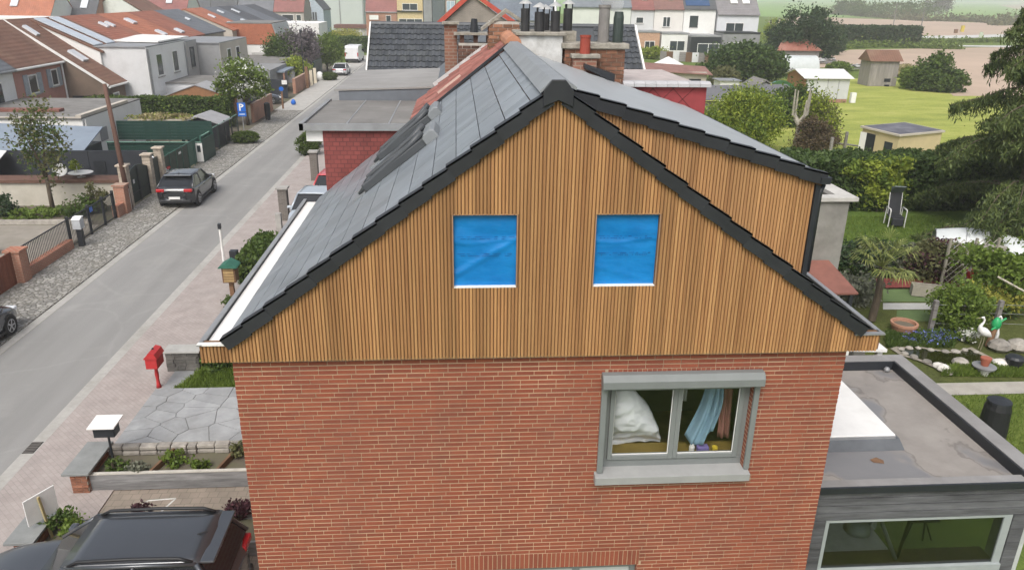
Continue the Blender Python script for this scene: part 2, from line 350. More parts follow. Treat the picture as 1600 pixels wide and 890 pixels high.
slate_m = M('grey_roof_tile', (.2,.224,.248), .33, .14, 2.2, rnd=.14, spec=.5, bump=.06, dirt=(.2,.215,.225), dirt_scale=.9, dirt_amt=.6)
verge_m = M('anthracite_verge', (.022,.024,.028), .5, .2, 3, rnd=.15)
ridge_m = M('ridge_tile', (.23,.245,.255), .5, .1, 3, rnd=.05)
frame_m = M('grey_green_frame', (.175,.19,.188), .5, .07, 3)
house = thing('brick_house', 'red brick house with a timber clad gable and two blue covered window openings', 'house', (0,0,0))
# --- masonry: openings (x0,x1,z0,z1)
OPEN = [(4.5, 6.38, 4.30, 5.62), (2.65, 5.08, .9, 2.79)]
mb = MB(); YM = .008
xs = [0, 2.65, 4.5, 5.08, 6.38, HW]; zs = [-.1, .9, 2.79, 4.30, 5.62, ZB+.06]
for i in range(5):
    for j in range(5):
        cx, cz = (xs[i]+xs[i+1])/2, (zs[j]+zs[j+1])/2
        if any(a < cx < b and c < cz < d for a, b, c, d in OPEN): continue
        mb.box(xs[i], xs[i+1], YM, .30, zs[j], zs[j+1])
wall = obj('wall', mb, mortar_m, house)
side = MB().box(.008, .30, .30, DEP, -.1, 6.2).box(HW-.3, HW-.008, .30, DEP, -.1, 6.2).box(.3, HW-.3, DEP-.2, DEP, -.1, 6.2)
obj('side_wall', side, brickmat('brick_far_red', (.27,.07,.045), (.33,.09,.055), (.4,.33,.25)), house)
obj('floor_slab', MB().box(.3, HW-.3, .3, DEP-.2, 3.2, 3.4).box(.3, HW-.3, .3, DEP-.2, 5.85, 6.0), concrete, house)
PX, PZ = .2206, .0615
bl, bh = .2122, .044
def brickmesh(l, h, d=.03):
    mb = MB().box(-l/2, l/2, 0, d, -h/2, h/2); me = mb.mesh('brick'); me.materials.append(brick_m); return me
BM_ = brickmesh(bl, bh); rest = MB(); rng = random.Random(4); nb = 0
soldier = [(4.5, 6.4, 5.744, .123), (2.6, 5.1, 2.915, .246)]
rows = int(ZB/PZ)
for j in range(rows):
    z = ZB - .01 - PZ*(j+.5); off = (0, .5, .25, .75)[j % 4] if j % 2 else (0, .5)[(j//2) % 2]
    x = -PX*off
    while x < HW:
        a, b = max(x+.0042, 0.0), min(x+PX-.0042, HW); x += PX
        if b-a < .03: continue
        cuts = [(a, b)]
        for ox0, ox1, oz0, oz1 in OPEN + [(s[0], s[1], s[2]-s[3]/2, s[2]+s[3]/2) for s in soldier]:
            if oz0-bh/2 < z < oz1+bh/2:
                nc = []
                for p, q in cuts:
                    if q <= ox0 or p >= ox1: nc.append((p, q)); continue
                    if p < ox0-.03: nc.append((p, ox0-.006))
                    if q > ox1+.03: nc.append((ox1+.006, q))
                cuts = nc
        for p, q in cuts:
            d = rng.uniform(-.0015, .0015)
            if nb < 300:
                piece('brick', BM_, wall, ((p+q)/2, d, z), scale=((q-p)/bl, 1, 1)); nb += 1
            else: rest.box(p, q, d, .03, z-bh/2, z+bh/2)
for x0, x1, zc, h in soldier:
    x = x0
    while x < x1-.03:
        rest.box(x+.005, min(x+.0565, x1), rng.uniform(-.002, .002), .03, zc-h/2+.006, zc+h/2-.006); x += .0615
obj('brick_courses', rest, brick_m, wall, kind='stuff')
# reveal bricks beside the upper window
for ox0, ox1, oz0, oz1 in OPEN:
    mbr = MB(); z = oz0+.03; k = 0
    while z < oz1:
        for xx in (ox0, ox1):
            if k % 2: mbr.box(xx-.004, xx+.004, .005, .05, z-bh/2, z+bh/2); mbr.box(xx-.004, xx+.004, .062, .12, z-bh/2, z+bh/2)
            else: mbr.box(xx-.004, xx+.004, .005, .12, z-bh/2, z+bh/2)
        z += PZ; k += 1
    obj('reveal_bricks', mbr, brick_m, wall, kind='stuff')
# --- gable cladding
def under(x):   # underside of the verge
    if x < 0.02: return 6.235
    if x > 7.5: return 6.235
    return 6.2+.7635*x if x < 3.72 else 9.035-.727*(x-3.72)
gab = MB().prism([(-.29,-.055,6.06), (7.84,-.055,6.06), (7.84,-.055,6.28), (7.55,-.055,6.29), (3.73,-.055,9.07), (0,-.055,6.23), (-.29,-.055,6.27)], (0, .05, 0))
# backing is cut round the two openings
WIN = [(2.625, 3.335, 6.945, 7.80), (4.235, 4.955, 6.945, 7.80)]
gab = MB()
cut = [-.29, 0, 2.625, 3.335, 3.73, 4.235, 4.955, 7.5, 7.84]
for a, b in zip(cut, cut[1:]):
    lo = [(6.06, None)]
    if any(abs(a-w_[0]) < .001 for w_ in WIN): lo = [(6.06, 6.945), (7.80, None)]
    for z0, z1 in lo:
        ta = z1 if z1 else under(a+.001)+.05; tb = z1 if z1 else under(b-.001)+.05
        gab.prism([(a,-.086,z0), (b,-.086,z0), (b,-.086,tb), (a,-.086,ta)], (0, .08, 0))
clad = obj('gable_cladding', gab, slat_back, house)
SP = .0405; n = int((7.86+.315)/SP); rng = random.Random(11)
for i in range(n):
    a = -.315 + i*SP; b = a+.0305
    segs = [(6.045, None)]
    for w_ in WIN:
        if b > w_[0]+.004 and a < w_[1]-.004: segs = [(6.045, 6.935), (7.808, None)]
    for z0, z1 in segs:
        y0 = -.102 + rng.uniform(-.002, .002)
        ta = z1 if z1 else under(a)+.04; tb = z1 if z1 else under(b)+.04
        e = .006
        s_ = MB().add([(a,-.08,z0), (a,y0+e,z0), (a+e,y0,z0), (b-e,y0,z0), (b,y0+e,z0), (b,-.08,z0),
                       (a,-.08,ta), (a,y0+e,ta), (a+e,y0,ta), (b-e,y0,tb), (b,y0+e,tb), (b,-.08,tb)],
                      [[0,1,7,6], [1,2,8,7], [2,3,9,8], [3,4,10,9], [4,5,11,10], [5,4,3,2,1,0], [6,7,8,9,10,11]])
        obj('slat', s_, slat_m, clad)
# --- blue membranes in the openings
def bluemat():
    m, nt, b = newmat('blue_membrane'); P_ = position(nt)
    c = ramp(nt, noise(nt, P_, 2.5, 3), [(.3, (.0,.145,.43)), (.7, (.004,.205,.54))])
    nt.links.new(c, b.inputs['Base Color']); b.inputs['Roughness'].default_value = .42
    w1 = N(nt, 'ShaderNodeTexNoise', Scale=3.0, Detail=3); nt.links.new(position(nt, (1,1,2.2)), w1.inputs[0]); bumpit(nt, b, w1.outputs[0], .35, .05); return m
blue_m = bluemat(); print_m = M('membrane_print', (.006,.05,.2), .5, .1)
for k, (x0, x1, z0, z1) in enumerate(WIN):
    rr = random.Random(20+k); ph = rr.uniform(0, 6)
    def fn(s, t, x0=x0, x1=x1, z0=z0, z1=z1, ph=ph, k=k):
        x = x0-.01+(x1-x0+.02)*s; z = z0-.01+(z1-z0+.02)*t
        y = -.035+.006*math.sin(9*t+3*s+ph)*math.exp(-((t-.68)/.1)**2)*2 - .012*math.exp(-((t-.15-.5*s)/.05)**2)*(1-k) - .008*math.exp(-((t-.62+.03*math.sin(5*s))/.018)**2) - .006*math.exp(-((t-.28+.25*s)/.04)**2)*k
        return (x, y, z)
    cv = obj('window_membrane', MB().grid(fn, 26, 40), blue_m, house, smooth=True); cv['label'] = 'blue plastic membrane over a window opening'
    pr = MB()
    for zz in (z0+.695*(z1-z0), z0+.46*(z1-z0)):
        x = x0+.04
        while x < x1-.06:
            l = rr.uniform(.02, .09); pr.box(x, min(x+l, x1-.02), -.0556, -.0546, zz-.002+rr.uniform(-.006,.002), zz+.001); x += l+rr.uniform(.008, .05)
        x = x0+.06
        while x < x1-.08:
            if rr.random() < .55: pr.box(x, x+.012, -.0556, -.0546, zz-.03, zz-.022)
            x += .02
    obj('printed_line', pr, print_m, cv, kind='stuff')
    obj('opening_sill', MB().box(x0-.004, x1+.004, -.095, -.03, z0-.008, z0+.002), white, house)
    obj('opening_lining', MB().box(x0-.014, x0-.001, -.098, -.01, z0, z1).box(x1+.001, x1+.014, -.098, -.01, z0, z1).box(x0-.014, x1+.014, -.098, -.01, z1, z1+.012), M('opening_timber', (.3,.19,.12), .8), house)
# --- upper window
win = obj('window', MB().box(4.5, 6.38, .10, .16, 4.30, 4.44).box(4.5, 6.38, .10, .16, 5.52, 5.62).box(4.5, 4.575, .10, .16, 4.44, 5.52).box(6.305, 6.38, .10, .16, 4.44, 5.52), frame_m, house, bevel=.006)
for x0, x1 in ((4.575, 5.44), (5.44, 6.305)):
    m_ = MB().box(x0, x0+.06, .075, .15, 4.44, 5.52).box(x1-.06, x1, .075, .15, 4.44, 5.52).box(x0+.06, x1-.06, .075, .15, 4.44, 4.505).box(x0+.06, x1-.06, .075, .15, 5.46, 5.52)
    obj('sash', m_, frame_m, win, bevel=.008)
    obj('glass', MB().box(x0+.06, x1-.06, .112, .118, 4.505, 5.46), glassmat(), win)
    obj('gasket', MB().box(x0+.06, x1-.06, .1, .108, 4.505, 4.515).box(x0+.06, x0+.068, .1, .108, 4.515, 5.46).box(x1-.068, x1-.06, .1, .108, 4.515, 5.46), white, win)
obj('shutter_box', MB().prism([(4.42,-.02,5.60), (4.42,-.15,5.60), (4.42,-.15,5.70), (4.42,-.10,5.775), (4.42,-.002,5.775)], (2.03, 0, 0)), frame_m, win, bevel=.008)
obj('shutter_guide', MB().box(4.43, 4.505, -.045, -.002, 4.33, 5.60), frame_m, win, bevel=.006)
obj('shutter_guide', MB().box(6.375, 6.445, -.045, -.002, 4.33, 5.60), frame_m, win, bevel=.006)
obj('sill', MB().prism([(4.40,.10,4.335), (4.40,-.12,4.305), (4.40,-.12,4.195), (4.40,-.002,4.195), (4.40,-.002,4.30), (4.40,.10,4.30)], (2.04, 0, 0)), M('sill_grey', (.28,.285,.28), .6, .1, 3), win, bevel=.005)
# room behind it
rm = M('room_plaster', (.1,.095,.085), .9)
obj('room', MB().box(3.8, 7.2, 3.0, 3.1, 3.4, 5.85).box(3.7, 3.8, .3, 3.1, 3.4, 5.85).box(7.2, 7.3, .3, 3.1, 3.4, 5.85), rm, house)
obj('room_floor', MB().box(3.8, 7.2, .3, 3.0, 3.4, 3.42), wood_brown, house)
bench = tag(obj('window_board', MB().box(4.45, 6.45, .17, .5, 4.38, 4.42), M('ochre_board', (.2,.14,.035), .6), house), 'ochre board behind the window')
# things lying behind the glass
from mathutils import noise as mn
def duvet(s, t):
    """heap of bedding pressed against the glass: wider and further forward towards the bottom, with ridged folds"""
    z = 5.43-1.0*t; top = 1-(2*s-1)**2; xr = 4.97+.42*t**.5; x = 4.585+(xr-4.585)*s
    f = 0; p = Vector((x*1.6+z*.9, z*2.6-x*1.1, 3.1))
    for o, am in ((1.1,.6),(2.4,.3),(4.5,.08)): f += am*(1-2*abs(mn.noise(p*o)))
    y = .56-.30*math.sin(math.pi*min(1, .16+t*.9))*(.35+.65*top**.5)-.085*f
    return (x+.02*f, max(.175, y), z-.16*(1-t)*(2*s-.75)**2-.02*f)
tag(obj('duvet', MB().grid(duvet, 60, 60), M('white_bedding', (.72,.74,.78), .9, .04, 3), smooth=True, solid=.02), 'crumpled white duvet piled against the first floor window', 'bedding')
def cloth(s, t):
    z = 5.40-(.80+.10*math.sin(5*s))*t; ww = .2+.17*t; x = 6.0+(s-.5)*ww-.11*t+.03*math.sin(4*t)
    return (x, .36+.035*math.sin(s*17+t*2)+.02*math.sin(s*31)-.10*math.sin(math.pi*s), z)
tag(obj('hanging_shirt', MB().grid(cloth, 34, 16), M('pale_blue_cloth', (.2,.33,.43), .9, .12, 5), smooth=True, solid=.01), 'pale blue shirt hanging behind the first floor window', 'clothes')
def cloth2(s, t): return (6.14+.17*s+.03*t, .46+.03*math.sin(s*14), 5.25-.75*t)
tag(obj('hanging_towel', MB().grid(cloth2, 18, 8), M('dusty_pink_cloth', (.3,.14,.12), .9), smooth=True, solid=.01), 'dusty pink cloth hanging beside the pale blue shirt', 'clothes')
def cloth3(s, t): return (5.62+.11*s+.06*t*(1-s), .62+.02*math.sin(s*12), 5.47-.48*t)
tag(obj('hanging_scarf', MB().grid(cloth3, 10, 8), M('grey_cloth', (.3,.32,.33), .9), smooth=True, solid=.01), 'narrow grey cloth hanging in the dark of the first floor room', 'clothes')
bt = thing('lotion_bottle', 'white pump bottle on the ochre board behind the window', 'bottle', (4.63,.26,4.42))
obj('bottle', MB().lathe((0,0,0), [(.03,0),(.034,.02),(.034,.1),(.014,.125),(.012,.14)], 12), white, bt, world=False, smooth=True)
obj('pump', MB().lathe((0,0,.1405), [(.006,0),(.006,.03),(.018,.031),(.018,.042)], 8).box(-.03,0,-.006,.006,.172,.182), white, bt, world=False)
tag(obj('tissue_box', MB().box(5.83,5.98,.22,.32,4.4205,4.50), M('purple_card', (.2,.16,.4), .6), bevel=.004), 'small purple box on the board behind the window', 'box')
tag(obj('yellow_cup', MB().lathe((6.07,.25,4.4205), [(.03,0),(.042,.07),(.036,.07),(.03,.01)], 12), M('yellow_plastic', (.65,.5,.05), .5)), 'small yellow cup on the board behind the window', 'cup')
tag(obj('white_jar', MB().lathe((5.76,.27,4.4205), [(.035,0),(.038,.07),(.03,.08),(.03,.1)], 12), white), 'white jar beside the purple box behind the window', 'jar')
# --- ground floor window (its head shows at the bottom edge)
gw = obj('window', MB().box(2.65,5.08,.08,.14,2.70,2.77).box(2.65,2.73,.08,.14,.9,2.70).box(5.0,5.08,.08,.14,.9,2.70).box(3.48,3.58,.08,.14,.9,2.70).box(4.2,4.3,.08,.14,.9,2.70).box(2.73,5.0,.08,.14,.9,.98), frame_m, house)
for x0, x1 in ((2.73,3.48),(3.58,4.2),(4.3,5.0)): obj('pane', MB().box(x0,x1,.11,.116,.98,2.70), M('blind_pane', (.45,.47,.47), .25, .05), gw)
# --- roof, street side: tiles in courses
def lp(x): return APZ - (APX-x)*.7692        # top of the street slope
sl = math.atan(.7692); NT = 14; L0 = Vector((-.02, 0, lp(-.02))); CL = (APX+.02)/math.cos(sl)/NT
roof = obj('roof', MB().prism([(-.02,-.05,lp(-.02)-.06), (APX,-.05,APZ-.06), (7.62,-.05,6.36-.06), (7.62,-.05,6.24), (APX,-.05,APZ-.2), (-.02,-.05,lp(-.02)-.2)], (0, DEP+.02, 0)), slat_back, house)
tm = MB().add([(0,0,0), (CL-.012,0,-.0), (CL-.012,.302,-.0), (0,.302,0), (0,0,.0-.026), (CL-.012,0,-.026), (CL-.012,.302,-.026), (0,.302,.0-.026)],
              [[0,1,2,3],[7,6,5,4],[0,4,5,1],[1,5,6,2],[2,6,7,3],[3,7,4,0]]).mesh('tile'); tm.materials.append(slate_m)
rng = random.Random(3)
for i in range(NT):
    p = L0 + Vector((math.cos(sl), 0, math.sin(sl)))*CL*i
    st = (i % 2)*.153; y = .0+ (0 if not st else 0)
    k = 0; yy = -.02
    if st: piece('tile', tm, roof, (p.x, yy, p.z+.012), (0, -sl, 0), (1, .5, 1)); yy += .153
    while yy < DEP-.1:
        w_ = min(.3065, DEP-yy); piece('tile', tm, roof, (p.x, yy, p.z+.012+rng.uniform(-.002, .003)), (rng.uniform(-.004,.004), -sl+rng.uniform(-.003,.003), 0), (1, w_/.3065, 1)); yy += w_
def verge_run(parent, a, b, n, y0, h=.135, lift=.028):
    """overlapping dark verge pieces from the low end a to the high end b (x,z)"""
    d = Vector((b[0]-a[0], 0, b[1]-a[1])); L = d.length; d.normalize(); nn = Vector((-d.z, 0, d.x))
    if nn.z < 0: nn = -nn
    st = L/n
    for i in range(n):
        p = Vector((a[0], y0-(i % 2)*.004, a[1])) + d*st*i; q = p + d*(st+.004)
        up0, up1 = nn*(.015+lift), nn*(.015)
        obj('verge_piece', MB().prism([tuple(t) for t in (p-nn*(h-.02), q-nn*h, q+up1, p+up0)], (0, .03, 0)).prism([tuple(t) for t in (p+up0-nn*.02, q+up1-nn*.02, q+up1, p+up0)], (0, .15, 0)), verge_m, parent)
verge_run(roof, (-.04, 6.315), (APX-.12, APZ-.1), 14, -.145)
verge_run(roof, (7.63, 6.35), (APX+.12, APZ-.1), 14, -.145)
obj('ridge_end_cap', MB().prism([(APX-.16,-.17,APZ-.23), (APX-.16,-.17,APZ-.06), (APX-.07,-.17,APZ+.05), (APX+.07,-.17,APZ+.05), (APX+.16,-.17,APZ-.06), (APX+.16,-.17,APZ-.23), (APX,-.17,APZ-.16)], (0,.05,0)), verge_m, roof, bevel=.008)
yy = -.12; k = 0
while yy < DEP-.05:
    l = min(.44, DEP-yy)
    obj('ridge_tile', MB().prism([(APX-.20,yy,APZ-.075), (APX-.07,yy,APZ+.05), (APX+.07,yy,APZ+.05), (APX+.20,yy,APZ-.03), (APX+.19,yy,APZ-.06), (APX+.06,yy,APZ+.025), (APX-.06,yy,APZ+.025), (APX-.185,yy,APZ-.09)], (0, l-.006, 0)), ridge_m, roof); yy += l
# garden slope in front of the dormer
rp = lambda x: APZ-(x-APX)*.7375
sr = math.atan(.7375); CR = (7.64-APX)/math.cos(sr)/14
tr = MB().add([(0,0,0), (-CR-.05,0,-.012), (-CR-.05,.5,-.012), (0,.5,0), (0,0,.0-.026), (-CR-.05,0,-.02), (-CR-.05,.5,-.02), (0,.5,.0-.026)],
              [[3,2,1,0],[4,5,6,7],[1,5,4,0],[2,6,5,1],[3,7,6,2],[0,4,7,3]]).mesh('tile'); tr.materials.append(slate_m)
for i in range(14):
    x = 7.64-(7.64-APX)/14*i; piece('tile', tr, roof, (x, -.02, rp(x)+.012), (0, sr, 0))
    if i < 2:
        for q in range(1, 12): piece('tile', tr, roof, (x, -.02+.503*q, rp(x)+.012), (0, sr, 0))
# --- gutters
gz = 6.285
def gutter(x0, x1, side, inner, rim):
    g = obj('gutter', MB().box(x0, x1, -.05, DEP, 6.09, 6.16), zinc, house)
    o_ = x0 if side < 0 else x1; sg = -side
    def bx(a, b, *r): return MB().box(min(o_+sg*a, o_+sg*b), max(o_+sg*a, o_+sg*b), *r)
    obj('gutter_lining', bx(.03, x1-x0, -.06, DEP-.05, 6.162, 6.235 if side < 0 else 6.19), inner, g)
    obj('gutter_wall', bx(.0, .022, -.05, DEP, 6.09, gz-.017), dark, g)
    obj('gutter_rim', bx(-.035, .025, -.128, DEP, gz-.016, gz), rim, g)
    obj('gutter_stop', bx(-.035, x1-x0, -.126, -.06, 6.268, gz+.004), white if side < 0 else rim, g)
    return g
def guttermat():
    m, nt, b = newmat('gutter_membrane'); P_ = position(nt)
    c = ramp(nt, noise(nt, position(nt, (1,.25,1)), 1.1, 5, .7), [(.35, (.72,.7,.66)), (.6, (.8,.79,.77)), (.75, (.42,.34,.2))]); nt.links.new(c, b.inputs['Base Color']); b.inputs['Roughness'].default_value = .6; return m
gl_ = gutter(-.30, .06, -1, guttermat(), zinc); gutter(7.5, 7.84, 1, M('gutter_lining_grey', (.3,.29,.27), .7, .2, 3), zinc)
obj('eaves_box', MB().box(-.29, .02, -.04, DEP, 6.045, 6.088).box(7.49, 7.83, -.04, DEP, 6.045, 6.088), slat_back, house)
# --- dormer on the garden slope
DY, DX1, DZ1 = .45, 6.98, 8.13
dz = lambda x: 9.15-(x-APX)*.316
dorm = obj('dormer', MB().prism([(APX+.1,DY+.012,9.0), (DX1,DY+.012,dz(DX1)-.06), (DX1,DY+.012,6.75), (APX+.1,DY+.012,9.0-.01)], (0, DEP-DY-.06, 0)), slat_back, house)
x = APX+.35; rng = random.Random(8)
while x < DX1-.02:
    a, b = x, x+.0305; x += SP; y0 = DY-.005+rng.uniform(-.002,.002)
    z0a, z0b, z1a, z1b = rp(a)-.05, rp(b)-.05, dz(a)-.05, dz(b)-.05
    if z1a-z0a < .06: continue
    obj('slat', MB().prism([(a,y0,z0a),(b,y0,z0b),(b,y0,z1b),(a,y0,z1a)], (0,.04,0)), slat_m, dorm)
obj('corner_trim', MB().box(DX1-.01, DX1+.05, DY-.03, DY+.08, 6.72, dz(DX1)-.03), dark, dorm)
obj('downpipe', MB().tube([(DX1+.1,DY+.02,dz(DX1)-.12), (DX1+.06,DY+.0,dz(DX1)-.22), (DX1+.06,DY,6.9)], .035, 10), dark, dorm, smooth=True)
obj('dormer_gutter', MB().prism([(DX1+.02,DY-.08,dz(DX1)-.10),(DX1+.14,DY-.08,dz(DX1)-.10),(DX1+.15,DY-.08,dz(DX1)-.02),(DX1+.02,DY-.08,dz(DX1)-.02)], (0, DEP-.6, 0)), dark, dorm)
droof = obj('dormer_roof', MB().prism([(APX,DY-.04,APZ-.10), (DX1+.05,DY-.04,dz(DX1+.05)-.05), (DX1+.05,DY-.04,dz(DX1+.05)-.11), (APX,DY-.04,APZ-.16)], (0, DEP-DY-.0, 0)), slat_back, dorm)
sdr = math.atan(.316); pale_m = M('pale_roof_sheet', (.33,.35,.36), .4, .06, 1.0, rnd=.03)
ND = 10; CD = (DX1+.10-APX)/math.cos(sdr)/ND
for i in range(ND):
    x1 = DX1+.10-(DX1+.10-APX)/ND*i
    x0 = x1-(CD+.04)*math.cos(sdr)
    obj('tile_course', MB().prism([(x1,DY-.02,dz(x1)+.025),(x0,DY-.02,dz(x0)+.012),(x0,DY-.02,dz(x0)+.002),(x1,DY-.02,dz(x1)+.003)], (0, DEP-DY, 0)), pale_m, droof)
verge_run(droof, (DX1+.10, dz(DX1+.10)+.02), (APX+.22, dz(APX+.22)+.02), 10, DY-.065, h=.125)
# --- two roof windows with shutter housings on the street slope
def slope_pt(s, y, h): # s along slope from eave, h above
    return (L0.x+math.cos(sl)*s-math.sin(sl)*h, y, L0.z+math.sin(sl)*s+math.cos(sl)*h)
rw_m = M('roof_window_grey', (.06,.066,.072), .45, .1, 3); rw_l = M('shutter_housing', (.2,.215,.225), .4, .1, 3)
def roof_window(s0, s1, y0, y1):
    f = MB()
    def sb(mb, sa, sb_, ya, yb, ha, hb): mb.prism([slope_pt(sa,ya,ha), slope_pt(sb_,ya,ha), slope_pt(sb_,ya,hb), slope_pt(sa,ya,hb)], (0, yb-ya, 0))
    for ya, yb in ((y0, y0+.09), (y1-.09, y1)): sb(f, s0, s1, ya, yb, .0, .13)
    sb(f, s0, s0+.09, y0+.09, y1-.09, 0, .10); sb(f, s1-.08, s1, y0+.09, y1-.09, 0, .12)
    rw = obj('roof_window', f, rw_m, roof, bevel=.02)
    g = MB(); sb(g, s0+.09, s1-.08, y0+.09, y1-.09, .03, .06); obj('pane', g, M('skylight_pane', (.05,.06,.065), .12, .2, .6), rw)
    for ya in (y0, y1-.07):
        m_ = MB(); p0 = slope_pt(s0-.06, ya, .02); 
        m_.tube([slope_pt(s0-.10, ya+.035, .045), slope_pt(s0+.1, ya+.035, .10), slope_pt(s1-.25, ya+.035, .15), slope_pt(s1, ya+.035, .19)], [.025,.035,.04,.05], 8); obj('shutter_rail', m_, rw_m, rw, smooth=True)
    h = MB(); prof = [(0,.0),(.0,.11),(.04,.15),(.17,.165),(.22,.12),(.22,0)]
    h.prism([slope_pt(s1-.05+a, y0-.03, b) for a, b in prof], (0, y1-y0+.06, 0)); obj('shutter_housing', h, rw_l, rw, bevel=.015)
    fl = MB(); sb(fl, s0-.22, s0, y0-.05, y1+.05, .01, .035); obj('flashing_apron', fl, rw_l, rw)
roof_window(1.75, 2.92, 2.55, 3.25)
roof_window(1.75, 2.92, 4.75, 5.45)
# ================================================================== annex with flat roof behind the gable
annex = thing('flat_roof_annex', 'single storey annex with grey timber fascia and stained flat roof', 'annex', (9.2,.45,0))
AX1, AY0, AY1, AZ = 11.1, .42, 4.32, 3.74
def roofstain():
    m, nt, b = newmat('stained_bitumen'); P_ = position(nt)
    c = ramp(nt, noise(nt, P_, 1.2, 6, .65), [(.3, (.2,.185,.17)), (.5, (.255,.235,.215)), (.7, (.3,.28,.255))])
    pud = ramp(nt, noise(nt, position(nt, (1,.8,1)), .75, 5, .5), [(.50, (0,0,0)), (.56, (.8,.8,.8))])
    c = mix(nt, pud, c, (.17,.172,.18))
    edge = ramp(nt, noise(nt, position(nt, (1,.8,1)), .75, 5, .5), [(.49, (0,0,0)), (.50, (.45,.45,.45)), (.52, (0,0,0))]); c = mix(nt, edge, c, (.07,.06,.055))
    nt.links.new(c, b.inputs['Base Color']); r_ = ramp(nt, pud, [(0, (.8,.8,.8)), (1, (.3,.3,.3))]); nt.links.new(r_, b.inputs['Roughness'])
    bumpit(nt, b, noise(nt, P_, 30, 3), .15, .01); return m
obj('roof_deck', MB().box(HW+.002, AX1-.05, AY0+.05, AY1-.05, 3.38, 3.56), roofstain(), annex)
cap_m = M('parapet_cap', (.255,.25,.245), .6, .14, 2.5, dirt=(.16,.15,.14))
obj('parapet_cap', MB().box(AX1-.24, AX1+.03, AY0-.0, AY1+.03, 3.715, 3.74), cap_m, annex)
obj('parapet_cap', MB().box(HW+.002, AX1-.243, AY1-.22, AY1+.03, 3.715, 3.74), cap_m, annex)
obj('front_edge', MB().box(HW+.06, AX1-.243, AY0-.02, AY0+.16, 3.60, 3.66), cap_m, annex)
obj('edge_trim', MB().box(HW+.04, AX1+.04, AY0-.055, AY0-.022, 3.575, 3.675), dark, annex)
obj('upstand', MB().box(AX1-.27, AX1-.245, AY0+.1, AY1-.22, 3.5, 3.73).box(HW+.002, AX1-.28, AY1-.25, AY1-.223, 3.5, 3.73), dark, annex)
obj('outlet_ball', MB().lathe((AX1-.42, AY1-.32, 3.562), [(.0,0),(.05,.01),(.06,.05),(.04,.09),(0,.1)], 12), zinc, annex, smooth=True)
obj('wall', MB().box(HW+.02, AX1, AY0+.05, AY0+.12, 3.12, 3.57).box(AX1-.12, AX1, AY0+.12, 1.0, 0, 3.6).box(AX1-.12, AX1, 3.9, AY1, 0, 3.6).box(AX1-.12, AX1, 1.0, 3.9, 3.3, 3.6).box(HW+.02, 8.2, AY1-.12, AY1, 0, 3.6).box(8.2, 10.6, AY1-.12, AY1, 3.3, 3.6).box(10.6, AX1-.12, AY1-.12, AY1, 0, 3.6).box(HW+.02, 7.86, AY0+.05, AY0+.12, 0, 3.12).box(10.78, AX1, AY0+.05, AY0+.12, 0, 3.12), M('annex_wall', (.4,.42,.41), .9), annex)
plank_m = M('silvered_plank', (.09,.092,.098), .85, .45, 1.3, sc=(1,1,9), bump=.4, rnd=.2)
z = 3.575
for k in range(4):
    z1 = z-.125
    obj('plank', MB().box(7.72, 10.98, AY0-.0, AY0+.03, z1+.012, z), plank_m, annex); z = z1
z = 3.07
while z > .2:
    obj('plank', MB().box(7.66, 7.92, AY0-.003, AY0+.03, z-.119, z), plank_m, annex); obj('plank', MB().box(10.77, 10.98, AY0-.003, AY0+.03, z-.119, z), plank_m, annex); z -= .125
obj('corner_post', MB().box(7.60, 7.655, AY0-.01, AY0+.04, 0, 3.575), zinc, annex); obj('corner_post', MB().box(7.661, 7.715, AY0-.005, AY0+.03, 3.08, 3.575), zinc, annex)
aw = obj('window', MB().box(7.93,10.76,AY0+.01,AY0+.06,3.03,3.07).box(7.93,7.98,AY0+.01,AY0+.06,2.2,3.03).box(10.64,10.76,AY0+.01,AY0+.06,2.2,3.03).box(7.93,10.76,AY0-.03,AY0+.06,2.08,2.2), M('grey_window_frame', (.3,.33,.33), .5, .08), annex)
obj('pane', MB().box(7.98, 10.64, AY0+.03, AY0+.036, 2.2, 3.03), glassmat('tinted_glass', (.5,.53,.53)), aw)
obj('added_daylight_pane', MB().box(AX1-.07,AX1-.064,1.0,3.9,.1,3.3), glassmat(), annex); obj('added_daylight_pane', MB().box(8.2,10.6,AY1-.07,AY1-.064,.1,3.3), glassmat(), annex)  # glazed openings added in the side and back walls to let daylight inside
obj('floor', MB().box(HW+.1, AX1-.13, AY0+.2, AY1-.15, .05, .1), M('pale_tiles', (.6,.58,.54), .5), annex)
obj('worktop', MB().box(7.93, 10.74, AY0+.07, AY0+.42, 2.1, 2.16), M('oak_worktop', (.2,.14,.075), .5), annex)
# things inside the annex
def strut(name, label, pts, r, m): tag(obj(name, MB().tube(pts, r, 8), m, smooth=True), label, 'pole')
lamp = thing('ceiling_lamp', 'white dome lamp hanging inside the annex window', 'lamp', (8.75,.95,2.3))
obj('shade', MB().lathe((0,0,.16), [(.20,0),(.17,.12),(.05,.2),(.03,.2),(.15,.1),(.19,0)], 16), white, lamp, world=False, smooth=True)
obj('cable', MB().tube([(0,0,.36),(0,0,1.07)], .008, 5), dark, lamp, world=False)
strut('slanted_rod', 'pale slanted rod leaning inside the annex window', [(9.25,.62,2.17),(8.78,.8,3.2)], .03, M('pale_rod', (.5,.5,.48), .4))
strut('upright_rod', 'dark upright rod inside the annex beside the slanted rod', [(9.3,.66,2.17),(9.42,.7,3.2)], .025, dark)
ch = thing('folding_chair', 'black folding chair frame standing inside the annex window', 'chair', (9.8,1.0,2.0))
for a, b in (((-.2,0,.17),(.15,.2,1.05)), ((.25,0,.17),(-.1,.2,1.05)), ((.1,0,.17),(.2,.25,1.1))): obj('leg', MB().tube([a, b], .014, 6), dark, ch, world=False)
obj('seat', MB().box(-.2,.28,-.05,.35,.55,.58), dark, ch, world=False)
